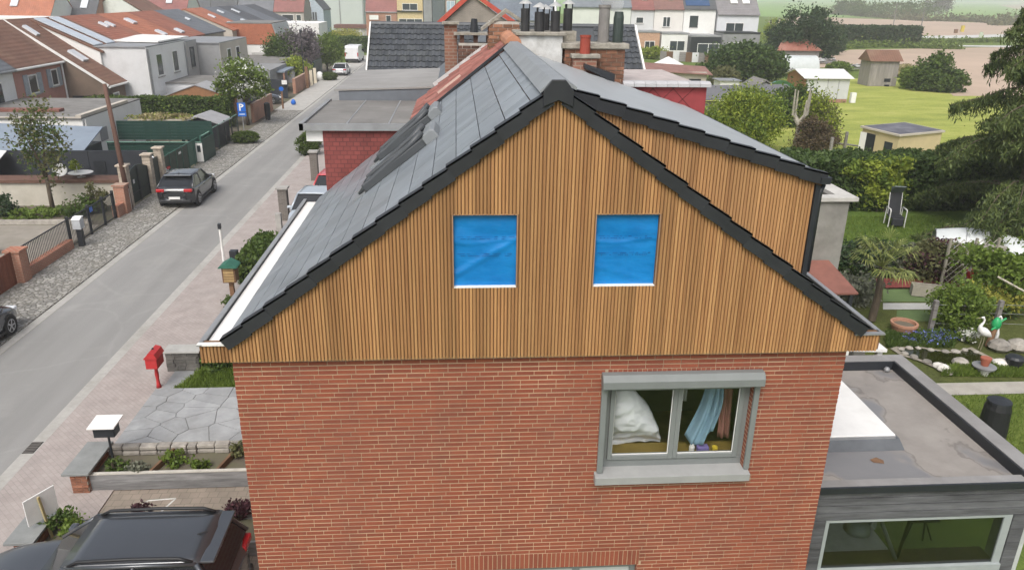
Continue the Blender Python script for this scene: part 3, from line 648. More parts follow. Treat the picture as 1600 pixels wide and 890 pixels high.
# --- roof light: white panel on a dark kerb
rl = thing('roof_light', 'white flat roof light on a dark upstand on the annex roof', 'roof light', (8.55,2.8,3.56))
obj('upstand', MB().prism([(HW+.004,1.42,3.562),(HW+.004,4.2,3.562),(HW+.004,4.05,3.66),(HW+.004,1.6,3.66)], (9.56-HW,0,0)), M('slate_grey_kerb', (.1,.108,.118), .6), rl)
obj('panel', MB().box(HW+.004, 9.50, 1.62, 4.05, 3.665, 3.72), white, rl, bevel=.01)
obj('panel_rim', MB().box(HW+.004, 9.5, 1.60, 1.618, 3.655, 3.70), zinc, rl)
tag(obj('roof_debris', MB().add([(8.9,1.12,3.565),(9.05,1.08,3.565),(9.08,1.16,3.57),(8.98,1.2,3.6),(8.88,1.19,3.57)], [[0,1,2,3,4]]), wood_brown), 'small brown scrap lying on the annex roof', 'debris')
ver = thing('veranda_roof', 'white veranda roof panel beyond the annex parapet', 'roof', (9.8,4.5,0))
obj('panel', MB().prism([(7.55,4.45,3.95),(10.9,4.45,3.80),(10.9,4.45,3.74),(7.55,4.45,3.89)], (0,1.9,0)), white, ver)
obj('post', MB().box(10.75,10.85,6.2,6.3,0,3.74), white, ver); obj('post', MB().box(10.75,10.85,4.5,4.6,0,3.74), white, ver)

# ================================================================== generic buildings
def rectwin(parent, face, pos, a0, a1, z0, z1, fm=None, pm=None, d=.05, mull=0, sill=True, arch=False):
    """window on a wall: frame proud of the wall, pane a sub-part. face S: wall plane y=pos; E: x=pos (faces +x)"""
    fm = fm or white; pm = pm or pane; t = .09
    def bx(mb, p0, p1, q0, q1, e0, e1):
        if face == 'S': mb.box(p0, p1, pos-e1, pos-e0, q0, q1)
        else: mb.box(pos+e0, pos+e1, p0, p1, q0, q1)
        return mb
    f = MB(); bx(f, a0, a1, z1-t, z1, .0, d); bx(f, a0, a1, z0, z0+t, .0, d); bx(f, a0, a0+t, z0+t, z1-t, .0, d); bx(f, a1-t, a1, z0+t, z1-t, .0, d)
    for k in range(mull): m_ = a0+(a1-a0)*(k+1)/(mull+1); bx(f, m_-t/2, m_+t/2, z0+t, z1-t, 0, d)
    o = obj('window', f, fm, parent)
    obj('pane', bx(MB(), a0+t, a1-t, z0+t, z1-t, .004, .02), pm, o)
    if sill: obj('sill', bx(MB(), a0-.08, a1+.08, z0-.1, z0-.003, 0, .1), concrete, o)
    return o
def building(name, label, box, prof, wallm, roofm, axis='y', cat='house', wins=(), group=None, th=.14, over=.18, fascia=None):
    """box=(x0,x1,y0,y1,z0). prof: outline of the roof across the ridge, [(t,z)...] from one eave to the other; axis = direction of the ridge"""
    x0, x1, y0, y1, z0 = box
    t = thing(name, label, cat, ((x0+x1)/2, y0, z0), 0, group)
    if axis == 'y':
        wl = MB().prism([(x0,y0,z0), (x1,y0,z0)] + [(a, y0, z) for a, z in prof[::-1]], (0, y1-y0, 0))
    else:
        wl = MB().prism([(x0,y1,z0), (x0,y0,z0)] + [(x0, a, z) for a, z in prof], (x1-x0, 0, 0))
    obj('wall', wl, wallm, t)
    rf = MB(); n = len(prof)
    flat = n == 2 and abs(prof[0][1]-prof[1][1]) < .01
    P = [list(p) for p in prof]
    if not flat:
        for i, j in ((0, 1), (n-1, n-2)):
            dt = P[i][0]-P[j][0]; sl_ = (P[i][1]-P[j][1])/(dt or 1); e = math.copysign(over, dt); P[i][0] += e; P[i][1] += e*sl_
    top = [(a, z+th) for a, z in P]; bot = [(a, z+.005) for a, z in P][::-1]
    e = .08 if not flat else .1
    if axis == 'y': rf.prism([(a, y0-e, z) for a, z in top+bot][::-1], (0, y1-y0+2*e, 0))
    else: rf.prism([(x0-e, a, z) for a, z in top+bot], (x1-x0+2*e, 0, 0))
    r = obj('roof', rf, roofm, t)
    if fascia:
        for a, z in (P[0], P[-1]):
            if axis == 'y': obj('eaves_gutter', MB().tube([(a, y0-e, z+.02), (a, y1+e, z+.02)], .09, 8), fascia, t)
            else: obj('eaves_gutter', MB().tube([(x0-e, a, z+.02), (x1+e, a, z+.02)], .09, 8), fascia, t)
    for w_ in wins: rectwin(t, *w_[:6], **(w_[6] if len(w_) > 6 else {}))
    return t, r
def skylight(roof, p, q, wdt, lift=.16, m=None):
    """bright roof window lying on a slope from p to q (centre line), wdt wide along the ridge"""
    p, q = Vector(p), Vector(q); d = q-p; s_ = Vector((0,1,0)) if abs(d.x) > abs(d.y) else Vector((1,0,0)); n_ = d.cross(s_).normalized()
    if n_.z < 0: n_ = -n_
    o = obj('skylight', MB().prism([tuple(v+n_*.02) for v in (p-s_*wdt/2, p+s_*wdt/2, q+s_*wdt/2, q-s_*wdt/2)], tuple(n_*lift)), m or M('skylight_glare', (.6,.63,.66), .15, .04, 1), roof)
    return o
def chimney(parent, x0, x1, y0, y1, z0, z1, m, pots=1, pm=None):
    c = obj('chimney', MB().box(x0, x1, y0, y1, z0, z1).box(x0-.06, x1+.06, y0-.06, y1+.06, z1+.002, z1+.1), m, parent)
    for k in range(pots):
        xx = x0+(x1-x0)*(k+.5)/pots; obj('chimney_pot', MB().lathe((xx,(y0+y1)/2,z1+.1), [(.12,0),(.1,.4),(.12,.42)], 10), pm or M('terracotta', (.32,.1,.06), .8), c)
    return c
slate_wall = None
def redslate(name, c1, c2, gap, w_=.2, h_=.14):
    m = brickmat(name, c1, c2, gap, w_, h_, .01, .8); return m
redsl = redslate('red_slate_cladding', (.17,.04,.036), (.25,.06,.052), (.1,.028,.026), .13, .085)
bitumen = M('grey_bitumen', (.19,.185,.175), .9, .22, 1.2, dirt=(.11,.1,.09), dirt_scale=.8, bump=.15)
red_tile = M('red_clay_tile', (.215,.08,.064), .6, .25, 3, rnd=.25, dirt=(.27,.17,.14), dirt_scale=2)
# --- neighbour under the red tiled roof
nb1 = thing('red_neighbour_house', 'neighbouring house with red slate walls, flat roofed front and red tiled strip of roof', 'house', (3.7,6.6,0))
obj('wall', MB().box(.12, 7.5, 6.56, 10.0, 0, 7.0), brickmat('brick_far_brown', (.2,.09,.06), (.27,.12,.08), (.3,.26,.2)), nb1)
obj('slate_wall', MB().box(.12, 2.4, 6.53, 10.0, 5.6, 7.62), redsl, nb1)
obj('flat_roof', MB().box(-.22, 2.25, 6.5, 10.0, 7.64, 7.72), bitumen, nb1)
obj('roof_edge', MB().box(-.30, -.222, 6.44, 10.0, 7.62, 7.76).box(-.30, 2.2, 6.44, 6.498, 7.62, 7.75), zinc, nb1)
obj('eaves_board', MB().box(-.2, .11, 6.56, 6.62, 7.4, 7.61), white, nb1)
obj('roof_seam', MB().box(.55,.58,6.5,10,7.721,7.726).box(1.35,1.38,6.5,10,7.721,7.726), zinc, nb1)
rs = obj('tiled_roof', MB().prism([(1.5,6.52,lp(1.5)-.02),(APX,6.52,APZ+.02),(7.0,6.52,6.9),(7.0,6.52,6.7),(1.5,6.52,lp(1.5)-.3)], (0,3.5,0)), slat_back, nb1)
tmr = MB().add([(0,0,0),(.36,0,-.01),(.36,.06,.02),(.36,.2,-.015),(.36,.29,-.01),(0,0,.02),(0,.06,.05),(0,.2,.012),(0,.29,.02),(0,0,-.02),(0,.29,-.02)], [[5,1,2,6],[6,2,3,7],[7,3,4,8],[5,6,7,8,10,9]]).mesh('tile'); tmr.materials.append(red_tile)
for i in range(8):
    s0 = 1.75+i*.31
    for k in range(11):
        piece('tile', tmr, rs, (APX-(8-i)*.31*math.cos(sl), 6.56+k*.31, lp(APX-(8-i)*.31*math.cos(sl))+.03), (0,-sl,0))
yy = 6.56
for k in range(8): obj('ridge_tile', MB().lathe((APX,yy+k*.42,APZ+.0), [(.15,0),(.155,.2),(.165,.41)], 14, axis='y'), M('pale_clay_ridge', (.42,.2,.12), .8, .2, 4, rnd=.15), rs, smooth=False)
obj('party_flashing', MB().bar((1.6,6.5,lp(1.6)+.02),(APX-.1,6.5,APZ-.0),.04,.05), dark, nb1)
obj('copper_pipe', MB().bar((2.3,7.3,lp(2.3)+.12),(2.75,7.3,lp(2.75)+.12),.03,.04), M('pale_strip', (.55,.4,.34), .6), nb1)
dr = obj('rear_dormer', MB().box(5.85, 7.52, 6.60, 10, 6.5, 8.45), M('red_diamond_slate', (.27,.045,.05), .7, .15, 4), nb1)
dl = MB()
for a in range(5):
    for sgn in (1, -1):
        x0_ = 5.86+a*.4; x1_ = x0_+sgn*.62
        if 5.86 <= x1_ <= 7.5: dl.bar((x0_,6.597,7.83),(x1_,6.597,8.44),.012,.006,(0,1,0))
obj('slate_joint', dl, M('slate_joint_dark', (.1,.02,.02), .8), dr, kind='stuff')
cop = M('coping_tile', (.42,.42,.43), .5, .1, 4, rnd=.08)
for k in range(8): obj('coping_tile', MB().prism([(5.86+k*.215,6.5,8.46),(5.86+k*.215,6.5,8.52),(5.86+k*.215,6.6,8.56),(5.86+k*.215,6.8,8.55),(5.86+k*.215,6.8,8.46)], (.208,0,0)), cop, dr)
obj('dormer_deck', MB().box(5.85,7.5,6.8,10,8.452,8.47), M('pinkish_roofing', (.42,.37,.35), .8), dr)
# --- next neighbour: grey flat dormer
nb2 = thing('grey_neighbour_house', 'house with grey felt flat roof and lead cheek beyond the red slate wall', 'house', (3,10.1,0))
obj('wall', MB().box(-.1,7.4,10.02,15.5,0,7.5), brickmat('brick_far_brown', (.2,.09,.06), (.27,.12,.08), (.3,.26,.2)), nb2)
obj('front_cheek', MB().prism([(-.05,10.02,7.64),(2.3,10.02,7.70),(2.3,10.02,8.0),(-.05,10.02,7.92)], (0,.1,0)), M('lead_grey', (.13,.145,.165), .5, .15, 2), nb2)
obj('flat_roof', MB().prism([(-.15,10.0,7.93),(2.5,10.0,8.02),(2.5,10.0,8.06),(-.15,10.0,7.97)], (0,4.6,0)), M('grey_felt', (.27,.265,.255), .9, .14, .8, dirt=(.18,.17,.16)), nb2)
r2 = obj('pitched_roof', MB().prism([(2.0,10.02,7.9),(APX-.1,10.02,9.1),(6.8,10.02,7.0),(6.8,10.02,6.8),(2.0,10.02,7.7)], (0,5.4,0)), M('lead_slope', (.11,.12,.13), .55, .25, 3), nb2)
for k in range(4): obj('lead_flashing', MB().bar((2.15+.3*k,10.0,8.08+.22*k),(2.45+.3*k,10.0,8.3+.22*k),.05,.1), M('bright_flashing', (.5,.5,.5), .5), nb2)
# --- wide house with dark tiled roof facing this way
dkt = M('black_roof_tile', (.06,.066,.074), .45, .2, 4, rnd=.22, dirt=(.1,.105,.1), dirt_scale=1.5)
dh = thing('dark_tiled_house', 'house with a wide roof of dark grey pantiles facing the street corner', 'house', (4.5,25,0))
obj('wall', MB().prism([(-1.0,25.3,0),(-1.0,31,0),(-1.0,31,6.7),(-1.0,28.0,8.6),(-1.0,25.3,6.75)], (11.6,0,0)), brickmat('brick_far_brown', (.2,.09,.06), (.27,.12,.08), (.3,.26,.2)), dh)
s2 = math.atan2(8.72-6.62, 28.0-25.1)
dro = obj('roof', MB().prism([(-1.1,25.1,6.62),(-1.1,28.0,8.72),(-1.1,31.2,6.6),(-1.1,31.2,6.5),(-1.1,28.0,8.6),(-1.1,25.1,6.5)], (11.9,0,0)), dkt, dh)
TW = .27
t3 = MB().add([(0,0,.035),(.09,0,.085),(.2,0,.03),(TW-.012,0,.04),(0,.42,-.01),(.09,.42,.035),(.2,.42,-.015),(TW-.012,.42,-.01),(0,0,-.05),(TW-.012,0,-.05)], [[0,1,5,4],[1,2,6,5],[2,3,7,6],[8,9,3,2,1,0]]).mesh('tile'); t3.materials.append(dkt)
nr = 10; rl_ = math.hypot(2.1, 2.9)/nr
restt = MB()
for i in range(nr):
    cy = 25.1+i*rl_*math.cos(s2); cz = 6.64+i*rl_*math.sin(s2)
    for k in range(44):
        x = -1.1+k*TW
        if k < 18 or k > 36: piece('tile', t3, dro, (x, cy, cz), (s2, 0, 0))
obj('ridge', MB().tube([(-1.12,28.0,8.73),(10.8,28.0,8.73)], .11, 8), dkt, dh); 
obj('verge_board', MB().bar((-1.14,25.05,6.62),(-1.14,28,8.74),.06,.2), white, dh); obj('verge_board', MB().bar((10.84,25.05,6.62),(10.84,28,8.74),.08,.2), white, dh)
for k in range(6): obj('eaves_cap', MB().box(8.6+k*.42,9.0+k*.42,24.9,25.15,6.5,6.6), cop, dh)
# --- chimneys standing on the party walls
def laid_chimney(name, label, x0, x1, y0, y1, z0, z1, m, mort, lb=.2, hb=.075):
    c = thing(name, label, 'chimney', ((x0+x1)/2, y0, z0))
    core = obj('shaft', MB().box(x0+.01, x1-.01, y0+.01, y1-.01, z0, z1), mort, c)
    rr = random.Random(int(x0*100)); me = MB().box(-.5,.5,-.5,.5,-.5,.5).mesh('brick'); me.materials.append(m)
    j = 0; z = z0
    while z+hb <= z1+.001:
        off = (j % 2)*lb/2
        x = x0-off
        while x < x1-.01:
            a, b = max(x,x0), min(x+lb, x1)
            if b-a > .03: piece('brick', me, core, ((a+b)/2, y0+.03+rr.uniform(-.004,.004), z+hb/2), scale=(b-a-.014, .07, hb-.013))
            x += lb
        y = y0+.07+off
        while y < y1-.02:
            b = min(y+lb, y1)
            if b-y > .03:
                piece('brick', me, core, (x1-.03+rr.uniform(-.004,.004), (y+b)/2, z+hb/2), scale=(.07, b-y-.014, hb-.013))
                piece('brick', me, core, (x0+.03+rr.uniform(-.004,.004), (y+b)/2, z+hb/2), scale=(.07, b-y-.014, hb-.013))
            y += lb
        z += hb; j += 1
    return c
chb = M('chimney_brick', (.2,.095,.058), .9, .3, 7, rnd=.35, dirt=(.1,.06,.045), dirt_scale=3); chm = M('old_mortar', (.3,.25,.2), .95, .2, 5)
slabm = M('lichen_slab', (.3,.28,.24), .95, .35, 9, bump=.5, dirt=(.14,.13,.08), dirt_scale=4)
c1 = laid_chimney('brick_chimney', 'brown brick chimney with a stone slab, grey flues and a red pot', 4.72, 5.88, 6.62, 7.15, 8.0, 9.14, chb, chm)
obj('slab', MB().box(4.66,5.94,6.56,7.2,9.142,9.24), slabm, c1, bevel=.015)
fr = obj('front_stack', MB().box(4.86,5.3,6.4,6.6,8.3,8.98), brickmat('chimney_brick_far', (.2,.09,.06), (.27,.12,.08), (.28,.23,.18), .2, .075, .012), c1)
obj('front_slab', MB().box(4.82,5.36,6.36,6.6,8.982,9.06), slabm, fr, bevel=.015)
obj('red_pot', MB().lathe((5.08,6.48,9.062), [(.1,0),(.095,.28),(.105,.29),(.105,.33),(.08,.33),(.08,.2)], 16), M('red_clay_pot', (.27,.05,.032), .7, .12, 6), c1, smooth=False)
obj('flue', MB().lathe((5.5,6.95,9.24), [(.11,0),(.105,.62),(.12,.63),(.12,.68)], 14), M('grey_flue', (.2,.19,.18), .6, .2, 5), c1)
obj('flue', MB().lathe((5.78,6.95,9.24), [(.10,0),(.10,.45),(.08,.56),(.05,.56)], 14), M('green_black_flue', (.04,.055,.05), .5), c1)
obj('ridge_flashing', MB().prism([(5.05,6.2,8.82),(5.5,6.2,8.62),(5.62,6.2,8.56),(5.62,6.2,8.72),(5.05,6.2,8.9)], (0,.35,0)), dark, c1)
c2 = thing('rendered_chimney', 'wide whitewashed chimney with a slab and a row of black cowled flues', 'chimney', (4.3,6.7,8.3))
obj('shaft', MB().box(3.85,4.68,6.68,7.6,8.4,9.36), M('flaking_whitewash', (.6,.61,.6), .9, .12, 2, bump=.3, dirt=(.33,.33,.31), dirt_scale=2.2, dirt_amt=.9), c2)
obj('slab', MB().box(3.78,4.75,6.62,7.66,9.362,9.43), slabm, c2, bevel=.015)
for k, (xx, yy, r_, h_) in enumerate(((3.98,6.85,.085,.40),(4.25,6.85,.095,.34),(4.55,6.85,.09,.36),(4.42,7.4,.085,.3),(4.85,7.3,.09,.4))):
    p = obj('flue', MB().lathe((xx,yy,9.43), [(r_,0),(r_,h_),(r_*.9,h_+.01)], 12), M('black_flue', (.03,.03,.032), .5, .2, 6), c2)
    for q in range(3): a = q*2.1; obj('cowl_stay', MB().bar((xx+r_*.9*math.cos(a),yy+r_*.9*math.sin(a),9.43+h_-.05),(xx+r_*.9*math.cos(a),yy+r_*.9*math.sin(a),9.43+h_+.1),.02,.012), dark, p)
    obj('cowl', MB().lathe((xx,yy,9.43+h_+.09), [(r_*1.5,0),(r_*1.2,.025),(.01,.085)], 12), M('bright_cowl', (.45,.45,.44), .4, .15, 5, metal=.3), p)
obj('back_slab', MB().box(4.68,5.0,7.1,7.6,9.2,9.43), slabm, c2)
c3 = laid_chimney('old_brick_chimney', 'dark old brick chimney with two stone slabs beside the red tiled roof', 2.72, 3.45, 10.3, 10.8, 8.2, 9.0, M('sooty_brick', (.11,.06,.045), .9, .4, 8, rnd=.4), M('pale_old_mortar', (.42,.4,.36), .95, .2, 5))
obj('slab', MB().box(2.62,3.55,10.22,10.88,9.18,9.23), slabm, c3)
for xx in (2.76,3.08,3.38): obj('pier', MB().box(xx,xx+.1,10.32,10.6,9.002,9.178), MATS['sooty_brick'], c3)
obj('slab_top', MB().box(2.35,2.75,10.5,11.0,9.4,9.45), slabm, c3); obj('rear_stack', MB().box(2.4,2.7,10.6,10.95,8.3,9.398), brickmat('chimney_brick_far', (.2,.09,.06), (.27,.12,.08), (.28,.23,.18)), c3)
obj('pot', MB().lathe((3.1,10.5,9.232), [(.1,0),(.07,.3),(.06,.3)], 8), dark, c3)
c4_ = laid_chimney('stepped_gable_wall', 'brown brick gable upstand beside the cowled flues', 3.35, 4.0, 8.4, 8.8, 8.9, 9.55, M('pale_brown_brick', (.25,.13,.08), .9, .3, 7, rnd=.35), M('pale_old_mortar', (.42,.4,.36), .95, .2, 5)); c4_['category'] = 'wall'
obj('coping', MB().prism([(3.2,8.38,9.35),(3.72,8.38,9.72),(4.1,8.38,9.5),(4.1,8.38,9.56),(3.72,8.38,9.8),(3.2,8.38,9.41)], (0,.5,0)), slabm, c4_)
# rear outbuilding of the next plot
ob = thing('grey_outbuilding', 'grey rendered outbuilding with concrete coping beside the dormer corner', 'outbuilding', (12.6,12,0))
obj('wall', MB().box(11.0,13.75,12.0,12.25,0,4.75).box(13.5,13.75,12.25,15.2,0,4.75).box(11.0,13.5,15.0,15.2,0,4.75), M('grey_render', (.24,.235,.215), .95, .2, 1.2, bump=.2, dirt=(.14,.135,.12), dirt_scale=.7, dirt_amt=.8), ob)
obj('deck', MB().box(11,13.5,12.25,15.0,4.3,4.4), bitumen, ob)
obj('coping', MB().box(10.95,13.95,11.9,12.3,4.752,4.86).box(13.45,13.95,12.303,15.3,4.752,4.86), M('pale_coping', (.46,.45,.42), .9, .12, 3), ob)
aw_ = thing('awning_roof', 'brown corrugated lean-to roof against the grey outbuilding', 'roof', (12.5,11.2,0))
obj('sheet', MB().prism([(11.2,11.95,2.95),(13.4,11.95,2.95),(13.7,10.6,2.45),(11.4,10.6,2.45)], (0,0,.05)), M('brown_sheet', (.2,.085,.065), .7, .2, 2), aw_)
for xx in (11.5,12.6,13.5): obj('post', MB().box(xx,xx+.1,10.65,10.75,0,2.42), dark, aw_)
for k, (xx, yy) in enumerate(((12.0,10.9),(12.9,11.2))):
    tag(obj('water_barrel', MB().lathe((xx,yy,0), [(.28,0),(.33,.3),(.33,.8),(.28,1.1),(.2,1.12)], 16), M('white_barrel', (.62,.62,.6), .5), smooth=True), ('white plastic barrel under the brown lean-to roof, beside the dormer', 'white plastic barrel under the brown lean-to roof, by its outer post')[k], 'barrel', 'barrels under the lean-to')
# ================================================================== foliage
def quadcloud(P, size, rng, up=.0, asp=1.6, droop=0):
    """numpy: one leaf-sized quad at every point"""
    n = len(P); nrm = rng.normal(size=(n,3)); nrm[:,2] += up; nrm /= np.linalg.norm(nrm, axis=1)[:,None]
    t = rng.normal(size=(n,3)); t[:,2] -= droop; t -= nrm*np.sum(t*nrm, axis=1)[:,None]; t /= np.linalg.norm(t, axis=1)[:,None]+1e-9
    b = np.cross(nrm, t); s = size*rng.uniform(.6, 1.4, size=(n,1)); a = t*s*asp/2; c = b*s/2
    return np.stack([P-a, P-c*.9+a*.1, P+a, P+c*.9+a*.1], axis=1).reshape(-1,3)
def cloudmesh(name, V, mat):
    n = len(V)//4; me = bpy.data.meshes.new(name); me.vertices.add(len(V)); me.vertices.foreach_set('co', V.astype(np.float32).ravel())
    me.loops.add(4*n); me.loops.foreach_set('vertex_index', np.arange(4*n, dtype=np.int32)); me.polygons.add(n)
    me.polygons.foreach_set('loop_start', np.arange(0, 4*n, 4, dtype=np.int32)); me.update(calc_edges=True); me.materials.append(mat); return me
def blobpoints(blobs, n, rng, clumps=60, spread=.22):
    """points gathered in clumps through the outer volume of ellipsoids (cx,cy,cz,rx,ry,rz)"""
    vol = np.array([b[3]*b[4]*b[5] for b in blobs])**.75; vol /= vol.sum(); out = []
    for b, w_ in zip(blobs, vol):
        k = max(3, int(clumps*w_)); d = rng.normal(size=(k,3)); d /= np.linalg.norm(d, axis=1)[:,None]; d *= rng.uniform(.45, 1.0, size=(k,1))**.6
        m = int(n*w_); i = rng.integers(0, k, m); p = d[i] + rng.normal(size=(m,3))*spread*rng.uniform(.5,1.3,size=(k,1))[i]
        out.append(p*np.array(b[3:6])+np.array(b[:3]))
    return np.concatenate(out)
LEAF = dict(
 laurel=leafmat('laurel_leaf', (.022,.046,.012), (.08,.125,.03)), bright=leafmat('bright_leaf', (.06,.105,.016), (.17,.235,.04)),
 mid=leafmat('mid_leaf', (.03,.06,.012), (.1,.15,.03)), lime=leafmat('lime_leaf', (.13,.185,.022), (.31,.36,.05)),
 dark=leafmat('dark_leaf', (.018,.038,.017), (.055,.09,.035)), yellow=leafmat('yellow_leaf', (.16,.18,.03), (.4,.38,.08)),
 olive=leafmat('olive_leaf', (.06,.07,.03), (.17,.17,.07)), purple=leafmat('purple_leaf', (.03,.012,.018), (.1,.04,.05)),
 grey=leafmat('grey_leaf', (.09,.1,.07), (.22,.23,.17)), blossom=leafmat('blossom', (.45,.47,.42), (.75,.75,.7), trans=.1),
 conifer=leafmat('conifer_needles', (.032,.055,.018), (.125,.16,.045), trans=.1, clump=.8), box=leafmat('clipped_leaf', (.03,.055,.01), (.1,.145,.022)),
 lilac=leafmat('lilac_leaf', (.1,.085,.09), (.22,.19,.2)), blue=leafmat('blue_flower', (.1,.13,.4), (.25,.3,.65)), straw=leafmat('straw', (.2,.17,.08), (.42,.37,.2)))
bark = M('bark', (.09,.07,.05), .95, .35, 6, sc=(1,1,.3), bump=.6)
pale_bark = M('pale_bark', (.3,.28,.23), .9, .3, 5, bump=.4)
def plant(name, label, cat, loc, blobs, n, leaf, mat, seed=0, group=None, trunk=None, clumps=60, spread=.22, up=.3, extra=None, stems=0, part='foliage', bm=None, droop=0):
    """a plant of its own: trunk/stems plus a cloud of leaves; blobs are relative to loc"""
    rng = np.random.default_rng(seed); rr = random.Random(seed)
    t = thing(name, label, cat, loc, 0, group); bm = bm or bark
    V = quadcloud(blobpoints(blobs, n, rng, clumps, spread), leaf, rng, up, droop=droop); V[:,2] = np.maximum(V[:,2], .01)
    o = obj(part, cloudmesh(part, V, LEAF[mat] if isinstance(mat, str) else mat), None, t, world=False)
    if extra:
        m2, n2, s2 = extra; V = quadcloud(blobpoints(blobs, n2, rng, clumps, spread*1.05)*1.0, s2, rng, up); o2 = obj('blossom' if m2 in ('blossom','blue') else 'young_leaves', cloudmesh('sprays', V, LEAF[m2]), None, t, world=False)
    mb = MB(); zc = sum(b[2] for b in blobs)/len(blobs)
    if trunk:
        r0, h = trunk; mb.tube([(0,0,-.05),(rr.uniform(-.05,.05),rr.uniform(-.05,.05),h*.5),(0,0,h)], [r0*1.25,r0,r0*.8], 8)
        for b in blobs*(1 if len(blobs) > 3 else 2):
            e = (b[0]+rr.uniform(-.5,.5)*b[3], b[1]+rr.uniform(-.5,.5)*b[4], b[2]+b[5]*.4); mid = (e[0]*.45, e[1]*.45, h+(e[2]-h)*.5)
            mb.tube([(0,0,h*.9), mid, e], [r0*.6, r0*.35, r0*.1], 6)
        obj('trunk', mb, bm, t, world=False, smooth=True)
    elif stems:
        for k in range(stems):
            b = rr.choice(blobs); x, y = b[0]+rr.uniform(-.5,.5)*b[3], b[1]+rr.uniform(-.5,.5)*b[4]
            mb.tube([(x*.4,y*.4,0),(x,y,b[2]),(x*1.1,y*1.1,b[2]+b[5]*.7)], [.03,.02,.008], 5)
        obj('stem', mb, bm, t, world=False, kind='stuff')
    return t
def hedge(name, label, x0, x1, y0, y1, h, mat, n, leaf, seed, core=(.02,.03,.012), tag_cat='hedge', extra=None):
    """clipped hedge: leaves thick on a box-shaped body"""
    rng = np.random.default_rng(seed); t = thing(name, label, tag_cat, ((x0+x1)/2, (y0+y1)/2, 0))
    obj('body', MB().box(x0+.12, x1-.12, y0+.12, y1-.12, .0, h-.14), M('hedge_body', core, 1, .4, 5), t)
    lx, ly = x1-x0, y1-y0; areas = np.array([lx*ly, lx*h, lx*h, ly*h, ly*h]); f = rng.choice(5, n, p=areas/areas.sum())
    u, v = rng.uniform(size=n), rng.uniform(size=n); P = np.zeros((n,3))
    P[:,0] = np.where(f < 3, x0+u*lx, np.where(f == 3, x0, x1)); P[:,1] = np.where(f == 0, y0+v*ly, np.where(f == 1, y0, np.where(f == 2, y1, y0+u*ly))); P[:,2] = np.where(f == 0, h, v*h)
    P += rng.normal(size=(n,3))*.07; P[:,2] += .06*np.sin(P[:,0]*2.1+seed)+.05*np.sin(P[:,1]*1.7); P[:,2] = np.maximum(P[:,2], .02)
    obj('foliage', cloudmesh('foliage', quadcloud(P, leaf, rng, .3), LEAF[mat]), None, t)
    if extra: m2, n2 = extra; i = rng.choice(n, n2); i = i[np.sin(P[i,0]*1.3+seed) > -.2]; obj('young_leaves', cloudmesh('young_leaves', quadcloud(P[i]+rng.normal(size=(len(i),3))*.05, leaf, rng, .6), LEAF[m2]), None, t)
    return t
def grass_patch(name, label, pts, n, hgt, mat, seed, z=0.0):
    """upright blades scattered inside a convex polygon: one mass"""
    rng = np.random.default_rng(seed); a = np.array(pts); lo, hi = a.min(0), a.max(0); P = rng.uniform(lo, hi, size=(n*2,2)); k = len(a); ok = np.ones(len(P), bool)
    ar = sum(a[i][0]*a[(i+1) % k][1]-a[(i+1) % k][0]*a[i][1] for i in range(k)); sg = 1 if ar > 0 else -1
    for i in range(k): e = a[(i+1) % k]-a[i]; ok &= sg*(e[0]*(P[:,1]-a[i][1])-e[1]*(P[:,0]-a[i][0])) > 0
    P = P[ok][:n]; m = len(P); th = rng.uniform(0, 6.28, m); d = np.stack([np.cos(th), np.sin(th), 0*th], 1); h = hgt*rng.uniform(.5, 1.3, size=(m,1)); ln = rng.normal(size=(m,3))*.35*h; ln[:,2] = 0
    B = np.concatenate([P, np.full((m,1), z)], 1); w_ = hgt*.12
    V = np.stack([B-d*w_, B+d*w_, B+ln+d*w_*.3+np.array([0,0,1])*h, B+ln-d*w_*.3+np.array([0,0,1])*h], 1).reshape(-1,3)
    o = obj(name, cloudmesh(name, V, LEAF[mat]), None); return tag(o, label, 'grass', kind='stuff')

